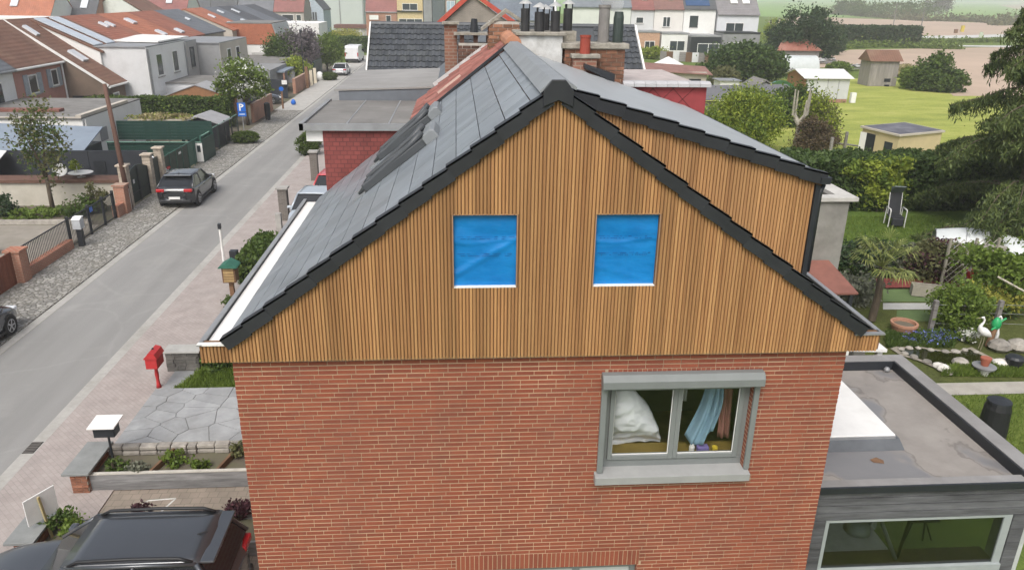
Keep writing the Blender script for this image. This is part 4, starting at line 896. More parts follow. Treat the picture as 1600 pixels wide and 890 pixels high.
# ================================================================== vehicles
def car(name, label, loc, rz, col, p=None, group=None, suv=False):
    """heads along local +y. p overrides the outline"""
    q = dict(L=4.3, W=1.8, H=1.48, clr=.2, belt=.92, hood=.86, nose=.68, tail=.95, yA=.95, yB=.25, yC=-1.15, yD=-1.85, rw=.74, wr=.32, roofm=None, rails=False, wag=False); q.update(p or {})
    t = thing(name, label, 'car', loc, rz, group); L, W, H = q['L'], q['W'], q['H']; hw = W/2
    paint = col if not isinstance(col, tuple) else M('car_paint_%02x%02x%02x' % tuple(int(255*c) for c in col), col, .28, .05, 1, coat=1, spec=.5)
    st = [(-L/2, .62, .42, q['tail']-.22, .82), (-L/2+.06, .9, .3, q['tail']-.06, .9), (-L/2+.35, .98, q['clr'], q['tail'], .95), (q['yD'], 1, q['clr'], q['belt']+.03, .95), (q['yC']*.4, 1, q['clr'], q['belt'], .96), (q['yA'], 1, q['clr'], q['belt']-.01, .95), (q['yA']+.3, 1, q['clr'], q['hood'], .93), (L/2-.5, .97, q['clr'], q['hood']-.06, .9), (L/2-.12, .86, .24, q['nose'], .84), (L/2, .66, .36, q['nose']-.14, .7)]
    mb = MB(); n = 0
    for y, ws, zl, zt, wt in st:
        w_ = hw*ws; zm = zl+(zt-zl)*.45
        ring = [(w_*.86,zl),(w_*.98,zl+.1),(w_,zm),(w_*.985,zm+(zt-zm)*.6),(w_*wt,zt-.02),(w_*wt*.55,zt+.02)]
        ring = ring + [(-a,b) for a, b in ring[::-1]]; n = len(ring); mb.v += [(a, y, b) for a, b in ring]
    for i in range(len(st)-1):
        for j in range(n): mb.f.append([i*n+j, i*n+(j+1) % n, (i+1)*n+(j+1) % n, (i+1)*n+j])
    mb.f.append(list(range(n))); mb.f.append([(len(st)-1)*n+j for j in range(n)][::-1])
    body = obj('body', mb, paint, t, smooth=True, world=False)
    m_ = body.modifiers.new('sub', 'SUBSURF'); m_.levels = 2; m_.render_levels = 2
    b0, r0 = hw*.93, hw*q['rw']; zb, zr = q['belt']-.02, H-.05; yA, yB, yC, yD = q['yA'], q['yB'], q['yC'], q['yD']
    base = [(b0,yA,zb-.02),(-b0,yA,zb-.02),(-b0,yD,zb+.02),(b0,yD,zb+.02)]; rf = [(r0,yB,zr),(-r0,yB,zr),(-r0,yC,zr),(r0,yC,zr)]
    gm = M('car_glass', (.012,.014,.017), .06, .2, 1, spec=.7)
    cabin = obj('cabin', MB().add(base+rf, [[0,1,5,4],[1,2,6,5],[2,3,7,6],[3,0,4,7],[4,5,6,7]]), gm, t, world=False)
    def pan(nm, idx, s0, s1, u0, u1):
        a, b, c, d = [Vector((base+rf)[i]) for i in idx]
        f = lambda u, v: (a*(1-u)+b*u)*(1-v)+(d*(1-u)+c*u)*v
        q4 = [f(s0,u0), f(s1,u0), f(s1,u1), f(s0,u1)]; nn = (q4[1]-q4[0]).cross(q4[3]-q4[0]).normalized(); ce = Vector((0,(yB+yC)/2,zb))
        if nn.dot(q4[0]-ce) < 0: nn = -nn
        obj(nm, MB().prism([tuple(v+nn*.004) for v in q4], tuple(nn*.008)), gm, cabin, world=False)
    pan('windscreen', (1,0,4,5), .06, .94, .06, .94); pan('rear_window', (3,2,6,7), .08, .92, .18, .9)
    for idx in ((0,3,7,4), (2,1,5,6)):
        for s0, s1 in (((.14,.47),(.52,.84)) if idx[0] == 0 else ((.16,.48),(.53,.86))): pan('side_window', idx, s0, s1, .12, .86)
    roof_ = obj('roof', MB().grid(lambda u, v: ((v-.5)*2*(r0+.03)*(1-.06*(2*u-1)**2), yC-.1+(yB-yC+.16)*u, zr+.012+.05*(1-(2*v-1)**2)*(1-.7*(2*u-1)**4)), 8, 8), q['roofm'] or paint, t, smooth=True, solid=.02, world=False)
    def pilr(*a): obj('pillar', MB().tube(*a), paint, t, smooth=True, world=False)
    for a in range(4): pilr([base[a], rf[a]], .045, 6)
    for sx in (1,-1): pilr([(sx*b0,(yA+yD)/2-.1,zb),(sx*r0,(yB+yC)/2-.05,zr)], .035, 6); pilr([(sx*(r0+.005),yB,zr),(sx*(r0+.005),yC,zr)], .035, 6)
    red = M('tail_lamp', (.4,.012,.016), .2, .1, 2, spec=.6); hl = M('head_lamp', (.6,.62,.64), .12, .1, 2); pl = M('number_plate', (.72,.72,.7), .5, .05)
    for sx in (1,-1):
        obj('tail_lamp', MB().box(min(sx*hw*.5,sx*hw*.93), max(sx*hw*.5,sx*hw*.93), -L/2-.0, -L/2+.16, q['tail']-.24, q['tail']-.1), red, t, bevel=.03, world=False)
        obj('headlight', MB().box(min(sx*hw*.45,sx*hw*.84), max(sx*hw*.45,sx*hw*.84), L/2-.26, L/2-.06, q['nose']-.14, q['nose']+.0), hl, t, bevel=.04, world=False)
        obj('mirror', MB().box(min(sx*(hw*.92),sx*(hw+.13)), max(sx*(hw*.92),sx*(hw+.13)), yA-.22, yA-.08, zb+.02, zb+.14), paint, t, bevel=.04, world=False)
        for k in (0,1): obj('door_handle', MB().box(min(sx*hw*.985,sx*(hw+.02)), max(sx*hw*.985,sx*(hw+.02)), -.35-k*.85, -.17-k*.85, q['belt']-.17, q['belt']-.14), paint, t, world=False)
    obj('number_plate', MB().box(-.26,.26,-L/2-.035,-L/2+.1,.5,.61), pl, t, world=False)
    obj('rear_bumper', MB().box(-hw*.8,hw*.8,-L/2-.01,-L/2+.3,.28,.46), black_plastic, t, bevel=.05, world=False)
    obj('sill_trim', MB().box(-hw*1.005,hw*1.005,-L/2+.95,L/2-1.0,.19,.3), black_plastic, t, bevel=.02, world=False)
    wr = q['wr']
    for yy in (L/2-.85, -L/2+.8):
        for sx in (1,-1):
            obj('wheel_arch', MB().lathe((sx*(hw-.02),yy,wr), [(.02,-.06),(wr*1.16,-.06),(wr*1.18,.012),(.02,.014)], 20, 'x') if sx > 0 else MB().lathe((sx*(hw-.02),yy,wr), [(.02,.06),(wr*1.16,.06),(wr*1.18,-.012),(.02,-.014)], 20, 'x'), black_plastic, t, world=False)
            wh = obj('wheel', MB().lathe((sx*(hw-.09),yy,wr), [(wr*.6,-.1),(wr*.95,-.1),(wr,-.05),(wr,.06),(wr*.95,.11),(wr*.62,.115)], 22, 'x'), tyre_m, t, smooth=False, world=False)
            rm_ = MB().lathe((sx*(hw-.09),yy,wr), [(wr*.62,.07*sx),(wr*.64,.118*sx),(wr*.58,.12*sx),(wr*.5,.06*sx),(.03,.06*sx)], 20, 'x')
            for k in range(5): a = k*1.2566; rm_.bar((sx*(hw+.015),yy,wr),(sx*(hw+.02),yy+math.cos(a)*wr*.6,wr+math.sin(a)*wr*.6),.05,.03,(1,0,0))
            obj('rim', rm_, rim_m, wh, world=False)
    if q['rails']:
        for sx in (1,-1): obj('roof_rail', MB().tube([(sx*(r0-.02),yB-.05,zr+.02),(sx*(r0-.02),yB-.2,zr+.1),(sx*(r0-.02),(yB+yC)/2,zr+.12),(sx*(r0-.02),yC+.25,zr+.1),(sx*(r0-.02),yC+.05,zr+.02)], .028, 8), black_plastic, t, smooth=True, world=False)
    if suv or q['wag']: obj('rear_spoiler', MB().box(-r0*.98,r0*.98,yC-.28,yC-.06,zr-.01,zr+.035), paint, t, bevel=.015, world=False)
    obj('antenna', MB().prism([(-.02,yC+.2,zr+.05),(.02,yC+.2,zr+.05),(.0,yC+.02,zr+.12)], (0,-.06,0)), black_plastic, t, world=False)
    return t
def van(name, label, loc, rz, col):
    t = thing(name, label, 'van', loc, rz); p = col
    mb = MB(); prof = [(-2.9,.35),(-2.95,.8),(-2.9,2.25),(-2.7,2.45),(.9,2.45),(1.35,2.35),(2.0,1.45),(2.75,1.2),(2.95,.9),(2.95,.35)]
    mb.prism([(-1.0,a,b) for a, b in prof], (2.0,0,0)); obj('body', mb, p, t, bevel=.12, world=False)
    gm = M('car_glass', (.012,.014,.017), .06, .2, 1, spec=.7)
    obj('windscreen', MB().prism([(-.85,1.42,2.27),(.85,1.42,2.27),(.85,1.97,1.52),(-.85,1.97,1.52)], (0,.02,.02)), gm, t, world=False)
    for sx in (1,-1):
        obj('side_window', MB().box(min(sx*.99,sx*1.006),max(sx*.99,sx*1.006),.5,1.45,1.5,2.1), gm, t, world=False)
        obj('mirror', MB().box(min(sx*1.0,sx*1.25),max(sx*1.0,sx*1.25),1.4,1.5,1.35,1.75), black_plastic, t, bevel=.03, world=False)
        obj('tail_lamp', MB().box(min(sx*.84,sx*.99),max(sx*.84,sx*.99),-2.975,-2.9,.95,1.5), M('tail_lamp', (.4,.012,.016)), t, world=False)
        obj('headlight', MB().box(min(sx*.55,sx*.95),max(sx*.55,sx*.95),2.8,2.95,.95,1.2), M('head_lamp', (.6,.62,.64)), t, bevel=.03, world=False)
        obj('rear_door', MB().box(min(sx*.01,sx*.82),max(sx*.01,sx*.82),-2.965,-2.93,.62,2.25), p, t, bevel=.01, world=False)
        for yy in (-1.9,1.9):
            wh = obj('wheel', MB().lathe((sx*.9,yy,.34), [(.2,-.12),(.33,-.12),(.34,0),(.33,.12),(.2,.12)], 18, 'x'), tyre_m, t, world=False); obj('rim', MB().lathe((sx*.93,yy,.34), [(.02,.09*sx),(.2,.095*sx),(.2,.05*sx)], 14, 'x'), rim_m, wh, world=False)
    obj('rear_bumper', MB().box(-.98,.98,-3.05,-2.9,.32,.6), black_plastic, t, bevel=.03, world=False)
    obj('number_plate', MB().box(-.1,.42,-2.985,-2.966,.72,.84), M('number_plate', (.72,.72,.7)), t, world=False)
    return t
# black coupe crossover parked half on the setts
BK = M('black_metallic', (.018,.02,.024), .22, .1, 2, coat=1, spec=.5)
car('black_car', 'black sloping-roofed car parked half on the cobbles by the green gates', (-11.1,30.95,.02), R(1), BK, dict(L=4.36,W=1.82,H=1.52,belt=.98,hood=.95,nose=.8,tail=1.08,yA=.85,yB=.15,yC=-1.2,yD=-2.0,wr=.36), suv=True)
car('dark_suv', 'dark grey sport utility vehicle with black roof rails parked in front of the brick house', (-3.35,2.30,.03), R(90), M('graphite_metallic', (.06,.066,.075), .3, .08, 1, coat=1, spec=.6, metal=.4), dict(L=4.55,W=1.85,H=1.68,belt=1.08,hood=1.05,nose=.85,tail=1.12,yA=.95,yB=.15,yC=-1.85,yD=-2.2,rw=.7,wr=.36,rails=True), suv=True)
car('silver_car', 'pale silver hatchback seen just behind the gutter of the brick house', (-3.9,26.2,.03), R(176), M('silver_paint', (.42,.47,.52), .3, .05, 1, coat=1, metal=.2), dict(L=3.9,H=1.5))
car('red_car', 'red hatchback standing in front of the red slate wall', (-3.6,29.9,.03), R(176), M('faded_red_paint', (.5,.06,.075), .35, .08, 1, coat=.6), dict(L=3.9,H=1.5,belt=.95))
car('white_hatchback', 'silver white hatchback parked behind the clipped bush further up the street', (-12.0,93.5,.03), R(0), M('white_car_paint', (.62,.64,.66), .3, .04, 1, coat=1), dict(L=4.0,H=1.48))
van('white_van', 'white delivery van parked at the far end of the street', (-12.7,113,.03), R(-2), M('van_white', (.72,.73,.74), .35, .05, 1, coat=.5))
car('dark_hatchback', 'dark car on the drive beside the white blossom tree', (-15.9,66.5,.02), R(-80), M('dark_blue_paint', (.03,.035,.045), .25, .1, 1, coat=1), dict(L=4.1))
car('white_sedan', 'white car standing behind the charcoal wall', (-15.6,34.3,.02), R(80), M('white_car_paint', (.62,.64,.66), .3), dict(L=4.5,H=1.55,belt=.95))
car('parked_car', 'dark car cut off at the edge of the picture beside the cobbles', (-12.0,12.9,.02), R(0), M('dark_blue_paint', (.03,.035,.045)), dict(L=4.2,H=1.5))
# ================================================================== front yard of the brick house
def voronoi_slabs(x0, x1, y0, y1, n, seed):
    rr = random.Random(seed); S = []
    while len(S) < n:
        p = (rr.uniform(x0,x1), rr.uniform(y0,y1))
        if all((p[0]-a)**2+(p[1]-b)**2 > (.55*math.sqrt((x1-x0)*(y1-y0)/n))**2 for a, b in S) or rr.random() < .02: S.append(p)
    out = []
    for i, s_ in enumerate(S):
        poly = [(x0,y0),(x1,y0),(x1,y1),(x0,y1)]
        for j, o_ in enumerate(S):
            if i == j: continue
            nx, ny = o_[0]-s_[0], o_[1]-s_[1]; l = math.hypot(nx, ny); d = (nx*(s_[0]+o_[0])+ny*(s_[1]+o_[1]))/2 - .008*l
            new = []
            for k in range(len(poly)):
                a, b = poly[k], poly[(k+1) % len(poly)]; da, db = nx*a[0]+ny*a[1]-d, nx*b[0]+ny*b[1]-d
                if da <= 0: new.append(a)
                if da*db < 0: t_ = da/(da-db); new.append((a[0]+(b[0]-a[0])*t_, a[1]+(b[1]-a[1])*t_))
            poly = new
            if len(poly) < 3: break
        if len(poly) >= 3: out.append(poly)
    return out
flag_m = M('bluestone_flag', (.29,.3,.305), .85, .16, 2.5, bump=.15, rnd=.12, dirt=(.2,.2,.19), dirt_scale=1.1)
ter = obj('terrace', MB().box(-5.28,0,7.05,9.95,0,.30), M('terrace_joint', (.23,.23,.215), .95, .2, 4)); ter['kind'] = 'structure'
for poly in voronoi_slabs(-5.26,-.02,7.35,9.93,46,5):
    obj('flagstone', MB().prism([(a,b,.3) for a, b in poly], (0,0,.02+.006*random.Random(str(poly[0])).random())), flag_m, ter)
obj('terrace_edge', MB().box(-5.26,-.02,7.06,7.33,.3,.325), M('mossy_edge', (.36,.35,.3), .95, .3, 3, bump=.3, dirt=(.18,.19,.1)), ter)
def laid_wall(parent, x0, x1, y0, y1, z0, z1, m, mort, lb=.22, hb=.075, name='core'):
    core = obj(name, MB().box(x0+.01,x1-.01,y0+.01,y1-.01,z0,z1), mort, parent); rr = random.Random(int((x0+y0)*97)); me = MATS.get('unit_'+m.name)
    if me is None: me = MB().box(-.5,.5,-.5,.5,-.5,.5).mesh('brick'); me.materials.append(m); MATS['unit_'+m.name] = me
    j = 0; z = z0
    while z+hb <= z1+.01:
        off = (j % 2)*lb/2; x = x0-off
        while x < x1-.02:
            a, b = max(x,x0), min(x+lb,x1)
            if b-a > .03: piece('brick', me, core, ((a+b)/2,y0+.03+rr.uniform(-.003,.003),z+hb/2), scale=(b-a-.012,.07,hb-.012))
            x += lb
        y = y0+.07-off
        while y < y1-.02:
            a, b = max(y,y0+.07), min(y+lb,y1)
            if b-a > .03:
                for xx in (x0+.03, x1-.03): piece('brick', me, core, (xx+rr.uniform(-.003,.003),(a+b)/2,z+hb/2), scale=(.07,b-a-.012,hb-.012))
            y += lb
        z += hb; j += 1
    return core
pier_b = M('pier_brick', (.27,.115,.07), .9, .3, 8, rnd=.3, dirt=(.14,.09,.06), dirt_scale=3); pmort = M('pier_mortar', (.34,.3,.25), .95)
slab_b = M('slab_bluestone', (.22,.23,.225), .8, .15, 3, bump=.15)
pl1 = thing('planter_bed', 'raised planter with grey plank front, stone back wall and brick end pier', 'planter', (-3,6.1,0))
laid_wall(pl1, -5.55, -5.2, 5.85, 6.9, .03, .52, pier_b, pmort, name='pier')
obj('pier_slab', MB().box(-5.68,-5.12,5.78,7.04,.522,.58), slab_b, pl1, bevel=.01)
for k in range(2): obj('plank', MB().box(-5.2,-.02,5.93,5.98,.05+k*.2,.245+k*.2), M('planter_plank', (.2,.2,.2), .85, .35, 1.5, sc=(1,1,8), rnd=.15), pl1)
obj('plank_cap', MB().box(-5.2,-.02,5.91,6.0,.447,.47), M('pale_plank_edge', (.45,.43,.38), .85), pl1)
obj('soil', MB().box(-5.2,-.02,5.98,6.9,.03,.3), yard_m, pl1)
rr = random.Random(5); x = -5.2
while x < -.05:
    l = min(rr.uniform(.18,.4), -.02-x)
    for zz in (.3,.42): obj('stone', MB().box(x,x+l-.015,6.86+rr.uniform(-.02,.02),7.04,zz+.004-.0,zz+.112+rr.uniform(-.03,.0)), stone_m, pl1, bevel=.02)
    x += l
for xx in (-4.0,-2.6): obj('divider', MB().bar((xx,6.0,.36),(xx+.25,6.86,.4),.06,.14), wood_brown, pl1)
for k, (xx, yy, r_, mt, nm, lb) in enumerate(((-4.75,6.3,.2,'mid','herb_plant','green herb beside the black letterbox post in the planter'),(-4.25,6.15,.2,'grey','herb_plant','greyish herb in front of the black letterbox'),(-3.65,6.5,.22,'bright','herb_plant','bright green clump in the second bay of the planter'),(-3.0,6.25,.2,'bright','herb_plant','low green clump at the plank edge of the planter'),(-2.3,6.7,.18,'olive','herb_plant','olive shoot at the stone wall of the planter'),(-1.8,6.65,.22,'purple','herb_plant','purple leaved plant in the planter by the house wall'),(-1.0,6.45,.25,'bright','herb_plant','light green shrub in the planter closest to the brick wall'))):
    plant(nm, lb, 'plant', (xx,yy,.3), [(0,0,.12,r_,r_,.16)], 500, .05, mt, 40+k, 'herbs in the planter', clumps=14, stems=5)
pl2 = thing('lower_planter', 'lower planter with brick pier and plank edge behind the dark vehicle', 'planter', (-4,4.2,0))
laid_wall(pl2, -5.6, -5.25, 3.75, 4.5, .03, .5, pier_b, pmort, name='pier')
obj('pier_slab', MB().box(-5.72,-5.18,3.66,4.62,.502,.56), slab_b, pl2, bevel=.01)
obj('plank', MB().box(-5.25,-.05,3.72,3.77,.04,.36), MATS['planter_plank'], pl2); obj('plank', MB().box(-5.25,-.05,4.55,4.6,.04,.33), MATS['planter_plank'], pl2)
obj('soil', MB().box(-5.25,-.05,3.77,4.55,.03,.25), yard_m, pl2); obj('divider', MB().bar((-4.3,3.8,.3),(-4.1,4.52,.33),.06,.12), wood_brown, pl2)
for k, (xx, yy, r_, mt, lb) in enumerate(((-4.95,4.3,.28,'mid','rosemary bush beside the white sign board'),(-4.55,4.05,.25,'bright','small green plant in the lower planter'),(-3.6,4.4,.32,'purple','purple barberry bush above the windscreen of the dark vehicle'),(-1.75,4.55,.26,'purple','thin purple shrub by the roof rail of the dark vehicle'),(-.75,4.3,.45,'mid','leafy green shrub against the brick wall behind the dark vehicle'))):
    plant('garden_shrub', lb, 'shrub', (xx,yy,.25), [(0,0,.2,r_,r_*.8,.26)], 900, .05, mt, 60+k, 'shrubs in the lower planter', clumps=16, stems=6)
paint_m = M('white_line_paint', (.55,.55,.52), .8, .2, 9)
mk = MB()
for a, b in (((-3.9,5.55),(-3.35,5.6)),((-3.9,5.55),(-4.2,4.95)),((-3.35,5.6),(-3.65,4.72)),((-4.05,5.2),(-3.5,5.25))): mk.bar((a[0],a[1],.033),(b[0],b[1],.033),.035,.006)
obj('painted_marking', mk, paint_m)['kind'] = 'structure'
# letterboxes and boards
lb1 = thing('black_letterbox', 'black letterbox with a white lid on a black post in the planter', 'letterbox', (-4.98,6.6,.3))
obj('post', MB().tube([(0,0,0),(.0,0,.72)], .025, 8), dark, lb1, world=False)
obj('box', MB().box(-.24,.2,-.14,.16,.72,.98), dark, lb1, bevel=.015, world=False)
obj('lid', MB().prism([(-.30,-.24,.985),(.26,-.24,.985),(.30,.2,1.06),(-.26,.2,1.06)], (0,0,.03)), white, lb1, world=False)
lb2 = thing('red_letterbox', 'red gabled letterbox on a turned red post by the lawn edge', 'letterbox', (-5.42,10.5,.06))
redp = M('letterbox_red', (.42,.028,.03), .5, .12, 5)
obj('post', MB().lathe((0,0,0), [(.07,0),(.05,.1),(.04,.25),(.055,.4),(.04,.55),(.07,.66)], 12), redp, lb2, smooth=True, world=False)
obj('box', MB().box(-.15,.15,-.24,.24,.66,.95), redp, lb2, bevel=.01, world=False)
obj('roof', MB().prism([(-.18,-.27,.952),(.18,-.27,.952),(.12,-.27,1.09),(-.02,-.27,1.14)], (0,.54,0)), redp, lb2, world=False); obj('knob', MB().lathe((0,.0,1.12), [(.02,0),(.03,.03),(0,.06)], 8), dark, lb2, world=False)
lb3 = thing('green_roofed_letterbox', 'wooden letterbox with a green roof on a post beside the gutter', 'letterbox', (-5.2,17.0,.06))
obj('post', MB().box(-.07,.07,-.07,.07,0,.6), wood_brown, lb3, world=False); obj('box', MB().box(-.22,.22,-.2,.2,.6,1.15), wood_brown, lb3, world=False)
for k in range(5): obj('slat', MB().box(-.17,.17,-.22,-.203,.64+k*.1,.72+k*.1), M('pale_pine', (.38,.26,.12), .8, .2, 5, rnd=.15), lb3, world=False)
obj('roof', MB().prism([(-.32,-.3,1.152),(.32,-.3,1.152),(.28,-.3,1.2),(0,-.3,1.36),(-.28,-.3,1.2)], (0,.6,0)), M('green_roofing', (.03,.13,.09), .6, .15, 4), lb3, world=False)
sg = thing('sign_board', 'blank white board on a wooden stake in the lower planter', 'sign', (-5.2,4.2,.2))
obj('stake', MB().bar((.05,.0,0),(-.05,.02,.95),.05,.03), M('pale_stake', (.4,.33,.17), .8), sg, world=False)
obj('board', MB().prism([(-.2,-.2,.45),(.1,.32,.45),(.1,.32,1.0),(-.2,-.2,1.0)], (-.02,.012,0)), white, sg, world=False)
wp = thing('white_marker_post', 'thin white post with a dark cap at the pavement edge', 'post', (-6.35,20.1,.06))
obj('post', MB().lathe((0,0,0), [(.05,0),(.045,1.55)], 10), white, wp, world=False); obj('cap', MB().box(-.05,.05,-.07,.07,1.552,1.75), dark, wp, world=False)
gr = thing('drain_grate', 'cast iron drain grate in the gutter strip', 'drain', (-7.33,7.75,.006))
obj('frame', MB().box(-.13,.13,-.24,.24,.0,.006), M('drain_void', (.01,.01,.01), .9), gr, world=False)
for k in range(7): obj('bar', MB().box(-.12,.12,-.23+k*.07,-.195+k*.07,.007,.016), M('cast_iron', (.12,.11,.1), .7), gr, world=False)
# stone boundary and lawn beside the terrace
bw = thing('stone_boundary_wall', 'low dark stacked stone wall with flat coping beyond the little lawn', 'wall', (-4.3,11.8,0))
rr = random.Random(9)
for x0, x1, y0, y1, zz in ((-5.5,-4.6,11.4,11.75,.62),(-4.6,-2.0,11.8,12.15,.62)):
    z = 0
    while z < zz-.03:
        x = x0
        while x < x1-.02:
            l = min(rr.uniform(.18,.42), x1-x); obj('stone', MB().box(x,x+l-.012,y0+rr.uniform(-.015,.015),y1,z,z+.098), M('dark_stone', (.13,.125,.115), .9, .3, 5, rnd=.25, bump=.4), bw); x += l
        z += .105
    obj('coping', MB().box(x0-.05,x1+.05,y0-.06,y1+.1,zz+.015,zz+.07), M('pale_flag', (.36,.36,.34), .9, .15, 3), bw, bevel=.01)
obj('garden_path', MB().box(-5.3,-4.72,9.96,11.4,.0,.075), flag_m)['kind'] = 'structure'; obj('garden_path', MB().box(-4.7,-.1,12.3,25,.0,.07), flag_m)['kind'] = 'structure'
sheet('lawn', [(-5.0,9.97),(-.02,9.97),(-.02,11.8),(-4.6,11.8)], .06, turf)
grass_patch('lawn_grass', 'lush long grass of the little lawn beside the terrace', [(-5.0,9.97),(-.05,9.97),(-.05,11.75),(-4.5,11.75)], 26000, .13, 'bright', 3, .06)
plant('leafy_weeds', 'leafy green weeds at the back of the little lawn', 'plant', (-3.9,11.35,.05), [(0,0,.2,.6,.3,.25),(.6,.1,.2,.4,.25,.2)], 1500, .07, 'mid', 77, clumps=30)
plant('grey_shrub', 'grey twiggy shrub against the brick corner under the eaves', 'shrub', (-2.9,10.9,.05), [(0,0,.3,.4,.4,.35)], 1200, .05, 'grey', 78, clumps=24, stems=8)
for k, (u, v, h_, lbl) in enumerate(((446,345,1.55,'dark brick gate pillar beside the silver hatchback'),(493,283,1.65,'dark brick gate pillar beside the red hatchback'))):
    p_ = G(u, v); pr = thing('gate_pillar', lbl, 'pillar', (p_.x,p_.y,0)); obj('shaft', MB().box(-.2,.2,-.2,.2,0,h_), brickmat('brick_far_dark', (.1,.085,.075), (.15,.13,.115), (.2,.19,.17)), pr, world=False); obj('cap', MB().box(-.27,.27,-.27,.27,h_+.002,h_+.08), concrete, pr, world=False)
lowp = thing('low_gate_pillar', 'short white capped post beside the silver hatchback', 'pillar', (-5.3,25.0,0)); obj('shaft', MB().box(-.12,.12,-.12,.12,0,.85), concrete, lowp, world=False)
hedge('front_hedge', 'green hedge growing along the front yard beside the gutter', -5.3, -4.2, 18.2, 21.4, 1.0, 'mid', 3500, .1, 12)
bx_ = thing('parcel_box', 'small dark box on a post in front of the hedge', 'box', (-5.6,19.0,.06)); obj('post', MB().box(-.04,.04,-.04,.04,0,.7), dark, bx_, world=False); obj('box', MB().box(-.14,.14,-.12,.12,.7,1.05), dark, bx_, bevel=.01, world=False)
plant('verge_weeds', 'weeds beside the green roofed letterbox', 'plant', (-4.9,16.2,.05), [(0,0,.15,.35,.5,.2)], 700, .06, 'mid', 79, clumps=14)
for k, (u, v, r_) in enumerate(((482,243,.75),(490,232,.7))):
    p_ = G(u, v); plant('clipped_ball_bush', ('round clipped bush on the pavement, front one of two by the red slate wall','round clipped bush behind another by the red slate wall')[k], 'bush', (p_.x,p_.y,0), [(0,0,.75,r_,r_,.75)], 4500, .07, 'box', 90+k, 'clipped bushes', clumps=260, spread=.08, trunk=(.05,.4))
for k, (u, v, rx, ry, h_) in enumerate(((384,224,.95,.7,.85),(515,126,1.0,.8,1.0))):
    p_ = G(u, v); plant('clipped_bush', ('low clipped bush on the cobbled verge near the parking sign','low clipped bush at the kerb in front of the silver white hatchback')[k], 'bush', (p_.x,p_.y,0), [(0,0,h_*.5,rx,ry,h_*.5)], 5000, .08, 'box', 95+k, 'clipped bushes', clumps=300, spread=.08, trunk=(.05,.2))
# ================================================================== across the street: yards, fences, sheds
XF = -13.25
b_or = brickmat('brick_orange', (.3,.12,.07), (.38,.16,.1), (.36,.3,.24))
gf = thing('brown_gate_fence', 'brown wooden gate boards at the near end of the brick yard wall', 'fence', (XF,17,0))
y = 14.6
while y < 18.55: obj('board', MB().box(XF-.03,XF+.0,y,y+.16,.05,1.25), M('red_brown_board', (.17,.06,.035), .8, .25, 4, sc=(1,1,.2), rnd=.2), gf); y += .175
obj('rail', MB().box(XF-.08,XF-.033,14.6,18.5,.3,.38), wood_brown, gf); obj('rail', MB().box(XF-.08,XF-.033,14.6,18.5,.95,1.03), wood_brown, gf)
yw = thing('brick_yard_wall', 'low orange brick yard wall with end piers below the iron railing', 'wall', (XF,21,0))
obj('wall', MB().box(XF-.14,XF+.14,19.2,22.7,0,.42), b_or, yw); obj('pier', MB().box(XF-.24,XF+.24,18.65,19.15,0,1.2), b_or, yw); obj('cap', MB().box(XF-.3,XF+.3,18.6,19.2,1.2,1.27), b_or, yw)
obj('pier', MB().box(XF-.24,XF+.24,27.9,28.4,0,1.35), b_or, yw); obj('cap', MB().box(XF-.3,XF+.3,27.85,28.45,1.35,1.42), b_or, yw); obj('wall', MB().box(XF-.14,XF+.14,27.2,27.88,0,.6), b_or, yw)
rl2 = thing('iron_railing', 'black wrought iron railing and gate along the cobbled verge', 'railing', (XF,23,0))
bar_me = MB().tube([(0,0,-.5),(0,0,.5)], .013, 5).mesh('bar'); bar_me.materials.append(dark)
y = 19.25
while y < 27.15:
    lo = .43 if y < 22.7 else .06; piece('bar', bar_me, rl2, (XF,y,(lo+1.2)/2), scale=(1,1,1.2-lo)); y += .115
obj('rail', MB().box(XF-.02,XF+.02,19.2,27.2,1.2,1.24), dark, rl2); obj('rail', MB().box(XF-.02,XF+.02,22.7,27.2,.1,.14), dark, rl2)
for yy in (22.75,24.6,26.0,27.1): obj('post', MB().box(XF-.05,XF+.05,yy,yy+.1,0,1.35), dark, rl2)
mbx = thing('meter_letterbox', 'grey metal letterbox on a black stand by the iron railing', 'letterbox', (XF+.32,23.0,.045))
obj('stand', MB().box(-.1,.1,-.1,.1,0,.75), dark, mbx, world=False); obj('box', MB().box(-.16,.16,-.18,.18,.75,1.15), M('light_grey_metal', (.42,.44,.46), .5), mbx, bevel=.01, world=False); obj('lid', MB().prism([(-.17,-.2,1.152),(.17,-.2,1.152),(.17,.0,1.24),(-.17,.0,1.24)], (0,.2,0)), white, mbx, world=False)
tag(obj('blue_house_sign', MB().box(XF+.05,XF+.07,24.7,24.95,1.0,1.2), M('enamel_blue', (.03,.13,.5), .4)), 'small blue plate fixed to the iron gate', 'sign')
pole = thing('utility_pole', 'tall brown timber utility pole beside the stone gate piers', 'pole', (-13.2,28.75,0))
zt = G(163,131,y=28.9); obj('shaft', MB().tube([(-13.2,28.75,-.1),(zt.x,28.9,zt.z)], [.13,.09], 10), M('creosote_pole', (.11,.06,.045), .85, .25, 4, sc=(1,1,.2)), pole, smooth=True); obj('guard', MB().box(-13.2,-13.05,28.5,28.58,0,1.1), M('pale_board', (.45,.42,.38), .8), pole); obj('guard', MB().box(-13.28,-13.12,28.4,28.48,0,.8), MATS['pale_board'], pole)
sp = M('pale_stone_pier', (.42,.36,.29), .9, .25, 5, rnd=.1, bump=.3)
